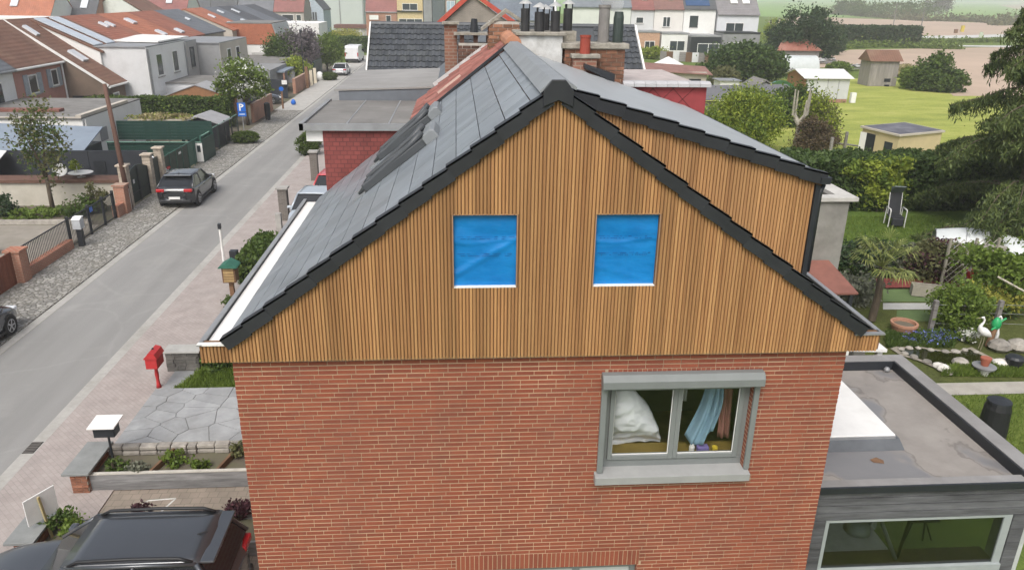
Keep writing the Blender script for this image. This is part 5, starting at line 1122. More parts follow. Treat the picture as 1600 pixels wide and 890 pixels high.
for k, (yy, l_) in enumerate(((29.0,'pale stone gate pier next to the timber utility pole'),(32.0,'pale stone gate pier in the middle, beyond the double gate'),(33.6,'pale stone gate pier next to the green mesh fence'))):
    p_ = thing('stone_gate_pier', l_, 'pillar', (XF-.1,yy,0), group='stone gate piers'); rr = random.Random(k)
    obj('core', MB().box(-.17,.17,-.17,.17,0,1.98), chm, p_, world=False); z = 0
    while z < 1.95:
        h_ = rr.uniform(.12,.18)
        if rr.random() < .5: obj('stone', MB().box(-.2,.2,-.2,.2,z+.008,z+h_), sp, p_, bevel=.02, world=False)
        else:
            s_ = rr.uniform(-.08,.08); obj('stone', MB().box(-.2,s_-.006,-.2,.2,z+.008,z+h_), sp, p_, bevel=.02, world=False); obj('stone', MB().box(s_+.006,.2,-.2,.2,z+.008,z+h_), sp, p_, bevel=.02, world=False)
        z += h_
    obj('cap', MB().box(-.27,.27,-.27,.27,z+.004,z+.09), sp, p_, bevel=.02, world=False)
gdk = M('gate_green_black', (.022,.035,.03), .5, .2, 3)
dg = thing('double_gate', 'dark green double gate with arched top between stone piers', 'gate', (XF-.1,30.5,0))
for y0, y1, s_ in ((29.25,30.48,1),(30.52,31.75,-1)):
    zA, zB = (1.55,1.85) if s_ > 0 else (1.85,1.55)
    lf = obj('gate_leaf', MB().prism([(XF-.14,y0,.08),(XF-.14,y1,.08),(XF-.14,y1,zB),(XF-.14,(y0+y1)/2,(zA+zB)/2+.06),(XF-.14,y0,zA)], (.05,0,0)), gdk, dg)
    obj('stile', MB().box(XF-.085,XF-.05,y0,y0+.06,.06,zA), dark, lf); obj('stile', MB().box(XF-.085,XF-.05,y1-.06,y1,.06,zB), dark, lf); obj('rail', MB().box(XF-.085,XF-.05,y0+.06,y1-.06,.55,.6), dark, lf)
obj('notice', MB().box(XF-.05,XF-.04,29.75,29.92,1.05,1.25), white, dg)
tag(obj('side_gate', MB().box(XF-.14,XF-.09,32.25,33.35,.08,1.7), gdk), 'narrow dark gate between two stone piers', 'gate')
gm_ = M('fence_green', (.035,.1,.075), .55, .2, 3, rnd=.08)
gfn = thing('green_panel_fence', 'green screened panel fence running along the cobbled verge', 'fence', (XF,37,0))
y = 34.0
for k in range(6):
    y1 = y+1.02; obj('panel', MB().box(XF-.13,XF-.10,y+.03,y1-.03,.1,1.45), M('olive_screen', (.045,.06,.045), .7, .2, 3, rnd=.15) if k < 4 else gm_, gfn); obj('post', MB().box(XF-.15,XF-.07,y-.03,y+.03,0,1.55), gm_, gfn); y = y1
obj('rail', MB().box(XF-.14,XF-.09,34,40.1,1.455,1.5), gm_, gfn); obj('notice', MB().box(XF-.095,XF-.085,36.5,36.9,1.15,1.28), white, gfn)
gg = thing('green_swing_gate', 'brighter green gate leaf standing proud of the panel fence', 'gate', (XF+.15,40.6,0))
obj('leaf', MB().box(XF+.02,XF+.06,40.2,42.0,.12,1.5), gm_, gg); obj('frame', MB().box(XF,XF+.08,40.12,40.19,0,1.6).box(XF,XF+.08,42.01,42.08,0,1.6), gm_, gg); obj('top_rail', MB().box(XF,XF+.08,40.19,42.01,1.51,1.56), M('pale_green_rail', (.16,.3,.24), .5), gg)
mf = thing('mesh_fence', 'thin green mesh fence panels beyond the swing gate', 'fence', (XF,44,0))
for yy in (42.3,43.9,45.5,47.1,48.7): obj('post', MB().box(XF-.04,XF+.04,yy,yy+.07,0,1.7), gdk, mf)
obj('rail', MB().box(XF-.02,XF+.02,42.3,48.7,1.6,1.65), M('pale_green_rail', (.16,.3,.24)), mf); obj('rail', MB().box(XF-.02,XF+.02,42.3,48.7,.1,.15), gdk, mf)
y = 42.4
while y < 48.7: piece('bar', bar_me, mf, (XF,y,.85), scale=(.7,.7,1.5)); y += .2
# yard walls behind the railing
ww = thing('white_yard_wall', 'off white garden wall with red brown coping behind the railed yard', 'wall', (-18,29.6,0))
obj('wall', MB().box(-25,-13.75,29.6,29.85,0,1.15), cream if False else M('yard_white_render', (.52,.49,.42), .9, .1, 1, dirt=(.3,.28,.22)), ww); obj('coping', MB().box(-25,-13.7,29.5,30.6,1.152,1.3), M('brown_coping', (.13,.07,.05), .8, .3, 2), ww)
aw2 = thing('charcoal_wall', 'long charcoal panel wall behind the white garden wall', 'wall', (-18,33,0))
for k in range(6): obj('panel', MB().box(-22.5+k*1.5,-21.02+k*1.5,32.5,32.6,0,2.15), M('charcoal_panel', (.03,.034,.042), .55, .15, 2, rnd=.08), aw2)
obj('flap', MB().box(-16.3,-15.7,32.46,32.498,1.0,1.6), dark, aw2)
ds = thing('white_garden_dish', 'large white dish leaning on the red brown coping', 'dish', (G(71,281,1.5).x,30.2,1.3))
obj('dish', MB().lathe((0,0,0), [(.02,.0),(.15,.03),(.28,.09),(.33,.15),(.31,.16),(.26,.11),(.15,.05)], 20), white, ds, world=False, smooth=True); ds.rotation_euler = (R(62),0,R(20)); ds.location.z = 1.6
tb = thing('white_garden_table', 'low white table with a plant pot behind the white garden wall', 'table', (G(93,286,1.5).x,30.2,1.3)); obj('top', MB().lathe((0,0,.2), [(.55,0),(.57,.03),(.02,.04)], 18), white, tb, world=False); obj('leg', MB().lathe((0,0,0), [(.2,0),(.05,.05),(.05,.2)], 10), white, tb, world=False)
plant('potted_plant', 'yellow green plant in a white pot on the white garden table', 'plant', (G(90,286,1.5).x-.1,30.2,1.54), [(0,0,.35,.28,.28,.2)], 500, .07, 'lime', 130, clumps=12, trunk=(.08,.25), bm=white)
bs = thing('slate_roofed_shed', 'shed with a blue grey sheet roof behind the charcoal wall', 'shed', (-20,34,0))
obj('wall', MB().box(-26,-17.3,33.2,36.0,0,2.0), dark, bs); obj('roof', MB().prism([(-26.5,32.8,2.15),(-17.0,32.8,1.85),(-17.2,36.3,2.7),(-26.5,36.3,3.0)], (0,0,.06)), M('blue_grey_sheet', (.2,.24,.29), .5, .1, 1), bs)
tp = thing('white_tarpaulin', 'white tarpaulin tent at the edge of the yard', 'tent', (-23,30.5,0)); obj('sheet', MB().prism([(-25,30.8,2.0),(-20.3,30.8,1.7),(-20.4,32.3,2.15),(-25,32.3,2.5)], (0,0,.04)), white, tp); obj('side', MB().box(-24.9,-20.4,30.9,30.94,1.3,1.75), M('grey_tarp', (.2,.24,.22), .8), tp)
for xx in (-20.45,-24.8): obj('post', MB().box(xx,xx+.06,30.82,30.88,1.3,1.75), dark, tp)
# yard planting
p_ = G(104,330)
t = plant('yard_tree', 'upright leafy young tree in front of the white garden wall', 'tree', (-16.6,28.3,0), [(0,0,3.0,.85,.85,1.5),(.2,.1,4.2,.75,.75,1.0),(-.6,0,3.6,.7,.6,1.0),(.7,-.2,3.4,.6,.6,1.0)], 1500, .1, 'olive', 131, trunk=(.1,1.7), clumps=70, spread=.25, extra=('mid',900,.1))
for k, (x, y, rx, h_, m_, l_) in enumerate(((-21.5,27.5,1.6,.6,'mid','ground cover bed in the railed yard at the picture edge'),(-18.6,27.9,.7,.9,'dark','dark round shrub in front of the white garden wall'),(-17.3,27.6,1.2,.35,'bright','low bright green border in the railed yard'),(-15.3,27.8,.9,.8,'mid','bushy green shrub beside the young tree'),(-14.6,28.4,.5,1.2,'olive','rose bush by the brick pier'),(-20.3,25.8,1.0,1.0,'olive','loose olive shrub in the railed yard'),(-16.2,22.0,.35,.9,'lime','yellow flowered pot plant in the railed yard'),(-20.5,21.2,1.1,1.1,'straw','bare branched shrub behind the wooden gate boards'))):
    plant('yard_shrub', l_, 'shrub', (x,y,0), [(0,0,h_*.5,rx,rx*.7,h_*.6)], 1100, .1, m_, 140+k, 'shrubs in the railed yard', clumps=24, stems=6)
sheet('yard_path', [(-24,20.5),(-13.6,20.5),(-13.6,26.2),(-24,26.2)], .008, M('yard_pavers', (.26,.235,.2), .9, .15, 1.5, dirt=(.17,.16,.12)))
obj('bed_edge', MB().box(-24,-14,26.3,26.45,0,.2), stone_m)['kind'] = 'structure'
# sheds and green screens further up
gs = thing('green_metal_shed', 'long dark green corrugated metal shed behind the panel fence', 'shed', (-15.5,40,0))
for k in range(12): obj('sheet', MB().box(-18.9,-13.0,42.0+.0,42.06-(k % 2)*.02,1.0+k*.1,1.09+k*.1), M('corrugated_green', (.011,.043,.033), .5, .15, 2, rnd=.06), gs)
for k in range(13): obj('sheet', MB().box(-18.6,-12.95 if k > 4 else -13.4,39.6,39.66-(k % 2)*.02,k*.1,.09+k*.1), MATS['corrugated_green'], gs)
obj('gutter_line', MB().box(-18.6,-13,39.48,39.54,1.29,1.34), M('pale_green_rail', (.16,.3,.24)), gs)
dw = obj('door', MB().box(-13.38,-12.96,39.52,39.56,.1,1.25), white, gs); obj('pane', MB().box(-13.27,-13.07,39.505,39.519,.7,1.1), pane, dw); obj('end_wall', MB().box(-13.0,-12.95,39.67,42.0,0,1.42), MATS['corrugated_green'], gs)
sh2 = thing('dark_garden_shed', 'dark shed with grey gable roof beyond the green metal shed', 'shed', (-14.6,45,0)); obj('wall', MB().prism([(-15.9,44.6,0),(-13.4,44.6,0),(-13.4,44.6,1.6),(-14.6,44.6,2.0),(-15.9,44.6,1.6)], (0,2.6,0)), dark, sh2); obj('roof', MB().prism([(-16.1,44.4,1.55),(-14.6,44.4,2.05),(-13.2,44.4,1.55),(-13.2,44.4,1.62),(-14.6,44.4,2.13),(-16.1,44.4,1.62)], (0,3.0,0)), M('grey_felt_shed', (.3,.3,.31), .8, .12, 2), sh2)
pg = thing('vine_pergola', 'timber pergola covered in creeper with washing underneath', 'pergola', (-16.8,43.2,0))
for xx in (-18.4,-17.3,-16.2,-15.1): obj('post', MB().box(xx-.05,xx+.05,43.1,43.2,0,2.0), M('grey_post', (.36,.33,.27), .9), pg)
obj('beam', MB().box(-18.6,-14.9,43.05,43.25,2.0,2.12), MATS['grey_post'], pg)
plant('pergola_creeper', 'straw coloured creeper on top of the pergola', 'creeper', (-16.7,43.5,2.0), [(-1.2,0,.2,.9,.5,.2),(0,0,.22,1,.5,.2),(1.2,0,.2,.9,.5,.2)], 1500, .12, 'straw', 150, clumps=40, stems=5, extra=('lime',500,.1))
for k, (xx, c_, l_) in enumerate(((-17.6,(.2,.22,.3),'grey washing hung under the pergola'),(-16.9,(.1,.1,.3),'violet washing hung under the pergola'),(-16.3,(.6,.6,.58),'white washing hung under the pergola'),(-15.6,(.03,.15,.45),'blue washing hung under the pergola'))):
    tag(obj('washing', MB().grid(lambda s, t_, xx=xx: (xx+.4*s, 43.9+.05*math.sin(9*s), 1.75-.9*t_), 8, 4), M('washing_%d' % k, c_, .9), solid=.01), l_, 'clothes', 'washing under the pergola')
hedge('long_clipped_hedge', 'long tall clipped hedge behind the pergola', -25.5, -14.9, 52.6, 54.0, 2.15, 'mid', 15000, .13, 21, extra=('bright',3500))
# parking sign and street tree
ps = thing('parking_sign', 'blue parking sign on a pole by the clipped bush', 'sign', (-13.35,50.6,.05))
obj('pole', MB().tube([(0,0,0),(0,0,2.2)], .035, 8), zinc, ps, world=False); pb = M('sign_blue', (.01,.12,.5), .4, .05)
pn = obj('panel', MB().box(-.3,.3,-.05,-.02,1.5,2.15), pb, ps, world=False); obj('panel', MB().box(-.3,.3,-.05,-.02,1.15,1.46), pb, ps, world=False)
lt = MB().box(-.16,-.06,-.056,-.051,1.57,2.08); lt.grid(lambda s, t_: (-.06+(.10+.13*t_-.0)*math.sin(math.pi*s)*1.0, -.055, 1.94+(.06+.08*t_)*math.cos(math.pi*s)), 10, 1); obj('letter', lt, white, pn, world=False); obj('arrow_line', MB().box(-.2,.2,-.056,-.051,1.28,1.34), white, ps, world=False)
plant('blossom_tree', 'round street tree covered in white blossom above the parking sign', 'tree', (-13.9,54.0,0), [(0,0,3.7,1.6,1.5,1.25),(-.9,0,3.0,1.1,1.0,.8),(.8,.2,2.9,1.1,1.0,.8)], 9000, .15, 'bright', 160, trunk=(.12,1.9), clumps=90, spread=.2, extra=('blossom',1500,.12))
tag(obj('litter_bin', MB().lathe((-12.9,56.5,.05), [(.2,0),(.26,.9),(.24,1.3),(.1,1.4)], 12), dark), 'black litter bin on a post beyond the blossom tree', 'bin')
tag(obj('orange_brick_wall', MB().box(-13.9,-13.7,55.2,62,0,1.5), b_or), 'orange brick garden wall along the pavement by the blossom tree', 'wall')
cg = thing('charcoal_gate_screen', 'charcoal sliding gate screens in front of the drive', 'gate', (-14.5,71,0))
for y0, x0 in ((67.5,-16.2),(70.0,-15.2)): obj('panel', MB().bar((x0-1.6,y0+1.2,.95),(x0+1.2,y0,.95),.08,1.7), M('charcoal_panel', (.03,.034,.042)), cg)
obj('notice', MB().box(-14.45,-13.95,69.75,69.8,1.4,1.8), white, cg)
sg2 = thing('blue_round_sign', 'blue road sign on a wooden post beyond the blossom tree', 'sign', (-13.0,62.8,.05)); obj('post', MB().box(-.07,.07,-.07,.07,0,1.9), wood_brown, sg2, world=False); obj('panel', MB().lathe((0,-.1,1.75), [(.2,0),(.2,.03)], 16, 'y'), pb, sg2, world=False); tag(obj('blue_bag', MB().lathe((-12.6,65.5,.05), [(.18,0),(.24,.2),(.16,.4),(.05,.5)], 10), pb, smooth=True), 'blue rubbish bag at the end of the drive', 'bag')
for k, (x0, x1, y0, y1, h_, l_) in enumerate(((-14.3,-14.0,74,82,1.5,'brick gate wall beside the timber fence posts up the street'),(-24,-15,71.5,71.8,1.6,'dark long wall behind the charcoal gate screens'))): tag(obj('yard_wall', MB().box(x0,x1,y0,y1,0,h_), b_or if k == 0 else dark), l_, 'wall')
cp = thing('flat_carport', 'low carport with grey flat roof behind the charcoal gate', 'carport', (-18,76,0)); obj('roof', MB().box(-21,-15,74,79,2.1,2.25), M('blue_grey_sheet', (.2,.24,.29)), cp)
for xx in (-15.2,-17,-19,-20.9): obj('post', MB().box(xx,xx+.15,74.1,74.25,0,2.1), b_or, cp)
for k, (yy, l_) in enumerate(((78.5,'dark timber gate post beyond the brick gate wall'),(81,'pale gate post by the bright shrub'),(83.5,'second pale gate post further up the street'))): tag(obj('gate_post', MB().box(-13.8,-13.5,yy,yy+.3,0,2.3 if k == 0 else 1.7), wood_brown if k == 0 else cream), l_, 'post')
tag(obj('dark_conifer_screen', MB().box(-14.3,-14.0,86,91,0,2.2), gdk), 'dark green gate screen before the silver white hatchback', 'gate'); tag(obj('white_rubble_bag', MB().lathe((-13.6,86.5,.05), [(.4,0),(.45,.5),(.3,.9),(.1,1.0)], 10), white, smooth=True), 'white sack standing by the dark green gate screen', 'bag')
lp1 = thing('street_lamp', 'thin dark lamp post among the trees up the street', 'lamp', (-14.2,80,0)); obj('pole', MB().tube([(0,0,0),(0,0,5.6)], [.07,.04], 8), dark, lp1, world=False); obj('head', MB().lathe((0,0,5.6), [(.03,0),(.13,.1),(.15,.35),(.02,.5)], 10), dark, lp1, world=False)
for k, (u, v, h_, r_, m_, l_) in enumerate(((449,118,5.0,2.2,'mid','bushy green tree among the yards up the street'),(472,118,5.6,2.2,'lilac','grey lilac blossoming tree up the street'),(512,112,4.6,1.8,'bright','bright green tree before the silver white hatchback'),(462,128,2.6,1.4,'lime','yellow green shrub by the dark gate post'),(485,68,4,3.2,'mid','round dark tree in front of the pale blue house'),(540,72,3.0,2.6,'yellow','yellow flowering bush behind the white van'))):
    p_ = G(u, v); plant('yard_street_tree', l_, 'tree', (p_.x,p_.y,0), [(0,0,h_*.62,r_,r_,h_*.38),(r_*.5,0,h_*.5,r_*.6,r_*.7,h_*.3),(-r_*.5,0,h_*.55,r_*.6,r_*.7,h_*.3)], 9000, .17, m_, 170+k, 'trees in the yards up the street', trunk=(.12,h_*.4), clumps=80)
hedge('far_green_hedge', 'green hedge across the end of the street behind the van', -24, -11.5, 132, 134, 2.4, 'mid', 7000, .3, 23)
# ================================================================== houses across the street
tile_br = tilemat('brown_tile_roof', (.17,.085,.055), 'y', moss=(.2,.14,.09)); tile_or = tilemat('orange_tile_roof', (.36,.13,.07), 'y'); tile_gr = tilemat('grey_tile_roof', (.13,.14,.155), 'y'); tile_ro = tilemat('rust_tile_roof', (.28,.1,.06), 'y', moss=(.19,.11,.07)); tile_dk = tilemat('dark_tile_roof', (.075,.078,.085), 'x'); tile_pk = tilemat('pinkish_tile_roof', (.22,.085,.075), 'x')
pink = M('pink_render', (.42,.22,.18), .9, .12, .8, dirt=(.3,.17,.13)); brownr = M('brown_render', (.17,.125,.095), .9, .2, .7, dirt=(.1,.08,.06)); lgrey = M('light_grey_render', (.62,.63,.635), .9, .06, .6, dirt=(.36,.36,.36)); mgrey = M('mid_grey_render', (.25,.255,.26), .9, .12, .7, dirt=(.17,.17,.16)); offw = M('off_white_render', (.74,.74,.72), .9, .05, .6, dirt=(.48,.47,.43), dirt_amt=.5); beige = M('beige_render', (.47,.43,.37), .9, .08, .7)
RX, RZ = -30.5, 7.6
def rowhouse(name, label, y0, y1, fx, ez, wm, rm_, wins=(), bz=4.6, sky_=(), **k):
    t, r = building(name, label, (-36.5, fx, y0, y1, 0), [(-36.5,bz),(RX,RZ),(fx,ez)], wm, rm_, 'y', wins=wins, group='houses across the street', over=.25, **k)
    for s0, s1, yy, wd in sky_:
        f = lambda s: (RX+(fx-RX)*s, yy, RZ+(ez-RZ)*s+.13); skylight(r, f(s0), f(s1), wd)
    return t, r
sh_m = M('grey_shutter', (.3,.33,.36), .6)
rowhouse('white_row_house', 'white end house with grey roof behind the garages', 38, 46.5, -27, 4.95, offw, tile_gr, [('E',-27,43.5,45,2.6,4.2)], fascia=zinc)
t, r = rowhouse('pink_row_house', 'pink rendered house with grey shuttered windows', 46.55, 53.25, -27, 4.95, pink, tile_br, [('E',-27,48.2,49.4,3.0,4.3),('E',-27,51.4,52.4,3.2,4.4)], fascia=white, sky_=((.15,.35,49.5,.6),(.1,.28,46.9,.6)))
for y0, y1, z0, z1 in ((47.6,48.15,2.95,4.35),(49.45,50.0,2.95,4.35),(50.85,51.35,3.15,4.45),(52.45,52.9,3.15,4.45)): obj('shutter', MB().box(-26.99,-26.93,y0,y1,z0,z1), sh_m, t)
obj('downpipe', MB().tube([(-26.9,53.1,0),(-26.9,53.1,4.9)], .07, 6), white, t)
t, r = rowhouse('brown_catslide_house', 'brown house whose long tiled roof slopes down low', 53.3, 56.6, -24, 3.1, brownr, tile_br, [('E',-24,54.2,55.3,1.2,2.4)], fascia=white, sky_=((.12,.26,54.3,.5),(.52,.68,55.2,.9)))
obj('dark_opening', MB().box(-26.6,-25.2,53.24,53.29,1.2,2.3), dark, t); obj('verge_board', MB().bar((RX,53.22,RZ+.1),(-23.8,53.22,3.05),.06,.18), white, t)
t, r = building('white_cube_house', 'tall white flat roofed house extension with two small upper windows', (-29.5,-22,56.9,66,0), [(-29.5,5.6),(-22,5.6)], lgrey, zinc, 'y', wins=[('E',-22,58.6,60.0,3.2,5.0),('E',-22,62.4,63.8,3.2,5.0),('E',-22,60.5,62.5,.9,2.4)], th=.1)
obj('front_render', MB().box(-22.0,-21.985,56.7,66,0,5.6), offw, t); obj('downpipe', MB().tube([(-21.93,57.0,0),(-21.93,57.0,5.5)], .07, 6), zinc, t); obj('downpipe', MB().tube([(-21.93,65.8,0),(-21.93,65.8,5.5)], .07, 6), zinc, t)
rowhouse('solar_row_house', 'house with roof covered by pale solar panels', 56.65, 62, -25.5, 5.3, offw, tile_br)[1]
for k in range(2):
    q0, q1 = RX+.3, -26.0; f = lambda x: RZ+(x-RX)*(5.3-RZ)/(-25.5-RX)+.2
    tag(obj('solar_panel_strip', MB().prism([(q0,57.0+2.4*k,f(q0)),(q1,57.0+2.4*k,f(q1)),(q1,58.6+2.4*k,f(q1)),(q0,58.6+2.4*k,f(q0))], (0,0,.08)), M('pale_solar', (.5,.55,.6), .2, .08, 1, spec=.8)), ('pale panel strip on the roof beside the brown catslide roof','pale panel strip in front of the rust coloured roofs')[k], 'solar panel', 'solar panel strips')
tag(obj('white_roof_sheet', MB().prism([(-27.5,62,5.75),(-22.3,60.5,5.78),(-22.2,68,5.8),(-26.5,68.5,5.9)], (0,0,.12)), white), 'rumpled white sheet covering the flat roof', 'sheet')
rowhouse('rust_roof_house', 'house with weathered rust tile roof and two narrow skylights', 62.05, 68.9, -25.5, 5.3, offw, tile_ro, sky_=((.3,.45,65.5,.5),(.3,.45,66.8,.5)))
rowhouse('orange_brown_roof_house', 'house with orange brown tiles and a broad skylight', 68.95, 76, -25.5, 5.3, offw, tile_or, sky_=((.25,.42,72,1.0),(.72,.9,73,.9)))
rowhouse('rust_orange_roof_house', 'house with plain rust orange roof next to a grey one', 76.05, 83, -25.5, 5.3, offw, tile_ro, sky_=((.75,.9,78,1.0),))
rowhouse('grey_roof_house', 'house with plain grey roof and one small skylight beside orange roofs', 83.05, 91, -25.5, 5.3, beige, tile_gr, sky_=((.4,.5,87,.5),))
building('grey_narrow_annex', 'narrow grey annex with one dark window beside the white cube', (-29,-21.9,66.05,69,0), [(-29,5.5),(-21.9,5.5)], M('warm_grey_render', (.4,.385,.37), .9, .06), zinc, wins=[('E',-21.9,66.9,68.0,3.2,5.0,dict(fm=dark))], th=.1)
t, r = building('grey_block_annex', 'blank grey rendered block with a beige windowed side', (-26,-19.8,69.05,79,0), [(-26,5.2),(-19.8,5.2)], mgrey, zinc, wins=[('E',-19.78,71.2,72.6,3.0,4.6),('E',-19.78,74.4,75.8,3.0,4.6)], th=.1)
obj('side_render', MB().box(-19.8,-19.782,69.05,79,2.4,5.2), beige, t)
tag(obj('low_grey_annex', MB().box(-19.75,-15.8,71,79,0,2.6), mgrey), 'low grey annex wall below the beige windows', 'annex')
building('low_white_annex', 'low white flat roofed annex behind the timber shed', (-22.0,-17.2,60,66,0), [(-22,2.5),(-17.2,2.5)], lgrey, bitumen, wins=[('E',-17.2,62,63,.8,2.0)], th=.1)
t, r = building('timber_gable_shed', 'brown timber shed with grey gable roof above the clipped hedge', (-21.5,-16.2,57,60,0), [(-21.5,1.7),(-18.6,2.7),(-16.2,1.9)], M('orange_timber', (.26,.13,.06), .8, .2, 3), M('grey_felt_shed', (.3,.3,.31)), 'y', cat='shed', th=.08)
t, r = building('white_garage', 'white garage block with stained flat roof behind the charcoal wall', (-30,-19.2,38.3,47,0), [(-30,2.85),(-19.2,2.85)], offw, bitumen, cat='garage', th=.08)
obj('parapet', MB().box(-19.5,-19.18,38.2,45,2.935,3.1).box(-30,-19.5,38.2,38.4,2.935,2.98), beige, t); obj('roof_light', MB().box(-25.5,-21.5,40.5,41.2,2.94,3.1), M('brown_sheet', (.2,.085,.065)), t); obj('vent', MB().box(-19.17,-19.15,40.2,41.2,1.2,2.0), mgrey, t); obj('vent_pipe', MB().lathe((-26.4,39.2,2.935), [(.12,0),(.12,.5),(.16,.52)], 8), dark, t); obj('downpipe', MB().tube([(-19.12,38.5,0),(-19.12,38.5,2.8)], .05, 6), white, t)
dsh = thing('satellite_dish', 'grey satellite dish at the picture edge by the white row house', 'dish', (-27.6,38.6,0)); obj('pole', MB().tube([(0,0,0),(0,0,4.0)], .05, 6), zinc, dsh, world=False); obj('reflector', MB().lathe((0,0,0), [(.02,0),(.5,.08),(.75,.2),(.5,.1)], 18), zinc, dsh, world=False, smooth=True).location = (.1,-.1,3.9); dsh.children[-1].rotation_euler = (R(80),0,R(20))
# beyond: second stretch of the row
rowhouse('orange_red_roof_house', 'house with bright orange red roof and white skylights, beyond the grey roof', 93, 100, -25, 5.3, beige, tile_or, [('E',-25,95,97,3,4.5)], sky_=((.35,.5,96,.6),(.75,.9,96.5,1.2)))
rowhouse('striped_grey_roof_house', 'house with striped grey roof and two skylights beside the orange red roof', 100.05, 107, -25, 5.3, pink, tile_gr, sky_=((.2,.35,103,.6),(.7,.85,104,1.0)))
rowhouse('slate_grey_roof_house', 'house with dark slate roof and one long skylight in the far row', 107.05, 114, -25, 5.3, beige, tile_dk, sky_=((.2,.4,110,.7),))
rowhouse('plain_slate_roof_house', 'house with plain dark slate roof at the far end of the row', 114.05, 121, -25, 5.3, offw, tile_gr); rowhouse('silver_roof_house', 'last house of the row with a silvery roof edge', 121.05, 128, -25, 5.3, offw, tile_dk)
t, r = building('orange_clad_house', 'flat roofed house with orange tile cladding over a white ground floor', (-26.2,-20.6,95,104,0), [(-26.2,6.0),(-20.6,6.0)], offw, bitumen, th=.12)
obj('tile_cladding', MB().prism([(-26.2,94.93,3.5),(-19.9,94.93,3.5),(-20.6,94.93,6.0),(-26.2,94.93,6.0)], (0,.06,0)), tilemat('orange_tile_hung', (.36,.12,.06), 'x'), t); obj('side_slope', MB().prism([(-19.85,95,3.5),(-19.85,104,3.5),(-20.55,104,6.0),(-20.55,95,6.0)], (.08,0,0)), M('pale_slope', (.4,.42,.42), .6), t); rectwin(t, 'S', 94.98, -23.5, -21.5, .4, 2.6, fm=offw, pm=M('garage_door', (.5,.5,.48), .7))
tag(obj('white_end_house', MB().box(-25,-17.6,112,120,0,5.5), offw), 'white flat roofed block behind the orange clad house', 'house')
for k, (x0, x1, y0, y1, h_, l_) in enumerate(((-24,-17,81,93,2.3,'low flat garage with grey roof in the yards up the street'),(-23,-16,84,88,1.6,'long low grey wall in the yards up the street'))): building('low_garage', l_, (x0,x1,y0,y1,0), [(x0,h_),(x1,h_)], mgrey if k else beige, bitumen, cat='garage', th=.1)
# ================================================================== gardens behind the house
def gp(u, v, z=0.0): p = G(u, v, z); return (p.x, p.y, z)
sheet('garden_lawn', [(13,4.5),(24,4.5),(24,9.3),(13,9.3)], -.045, grassmat('mown_lawn', (.1,.14,.03), (.13,.175,.035), (.17,.21,.05), .8))
sheet('garden_path', [(12,9.32),(26,9.32),(26,10.0),(12,10.0)], -.04, M('garden_concrete', (.36,.34,.3), .9, .15, 2, dirt=(.22,.21,.17)))
sheet('garden_bed', [(13,10.05),(26,10.05),(26,17),(13,17)], -.042, grassmat('rough_bed', (.05,.06,.02), (.08,.1,.025), (.13,.14,.05), 1.2))
grass_patch('lawn_blades', 'short grass blades of the lawn behind the annex', [(13,4.5),(22,4.5),(22,9.25),(13,9.25)], 26000, .07, 'bright', 5, -.04)
turf_m = M('artificial_turf', (.1,.15,.055), .95, .1, 3, bump=.2)
sheet('turf_mat', [gp(1400,500)[:2], gp(1490,500)[:2], gp(1490,483)[:2], gp(1402,483)[:2]], -.03, turf_m); sheet('turf_mat', [gp(1380,470)[:2], gp(1470,470)[:2], gp(1440,440)[:2], gp(1380,440)[:2]], -.03, turf_m)
sheet('slab_path', [gp(1380,482)[:2], gp(1480,482)[:2], gp(1480,472)[:2], gp(1380,472)[:2]], -.028, M('pale_slabs', (.4,.4,.38), .9, .1, 2))
# pond
pu = [(1405,548),(1425,542),(1460,548),(1490,552),(1515,546),(1535,556),(1556,566),(1548,572),(1510,578),(1480,572),(1460,570),(1440,562),(1418,556)]
pond = [gp(u, v) for u, v in pu]
obj('pond_water', MB().add([(p[0],p[1],.02) for p in pond], [list(range(len(pond)))]), M('pond_green_water', (.018,.02,.005), .06, .3, 1.5, spec=.6))['kind'] = 'structure'
pc_ = [sum(p[i] for p in pond)/len(pond) for i in (0,1)]; sheet('pond_edge', [(pc_[0]+(p[0]-pc_[0])*1.16, pc_[1]+(p[1]-pc_[1])*1.32) for p in pond], .008, M('pond_mud', (.27,.245,.2), .9, .3, 4, bump=.4))
rim = thing('pond_rim', 'irregular stone rim around the green garden pond', 'pond', (pond[0][0],pond[0][1],0)); rr = random.Random(7)
for i in range(len(pond)):
    a, b = Vector(pond[i]), Vector(pond[(i+1) % len(pond)]); L_ = (b-a).length; n_ = max(1, int(L_/.3))
    for k in range(n_):
        c = a+(b-a)*((k+.5)/n_); s_ = rr.uniform(.09,.15); me = MB().lathe((c.x+rr.uniform(-.05,.05),c.y+rr.uniform(-.05,.05),-.02), [(s_*.8,0),(s_,.05),(s_*.8,.07+rr.uniform(0,.02)),(s_*.2,.1)], 7)
        obj('stone', me, stone_m, rim)
def rock(x, y, s_, m, lab, z=0): 
    mb = MB().lathe((x,y,z-.02), [(s_*.7,0),(s_,s_*.3),(s_*.85,s_*.7),(s_*.3,s_)], 8); return tag(obj('garden_rock', mb, m), lab, 'rock', 'rocks by the pond')
wst = M('white_stone', (.6,.58,.54), .9, .2, 4, bump=.3)
for k, (u, v, s_, l_) in enumerate(((1465,573,.16,'white rounded rock at the near edge of the pond'),(1474,578,.2,'pale rock beside the white rounded rock at the pond'),(1482,583,.14,'small tan rock in the grass by the pond'),(1500,570,.25,'flat grey rock set in the pond rim'),(1562,572,.25,'white rock beside the black tub'),(1575,568,.2,'pale rock behind the black tub'),(1560,545,.35,'brown rock near the heron figure'),(1590,545,.35,'dark rock at the end of the pond'))): p_ = G(u, v); rock(p_.x, p_.y, s_, wst if k in (0,1,4) else stone_m, l_)
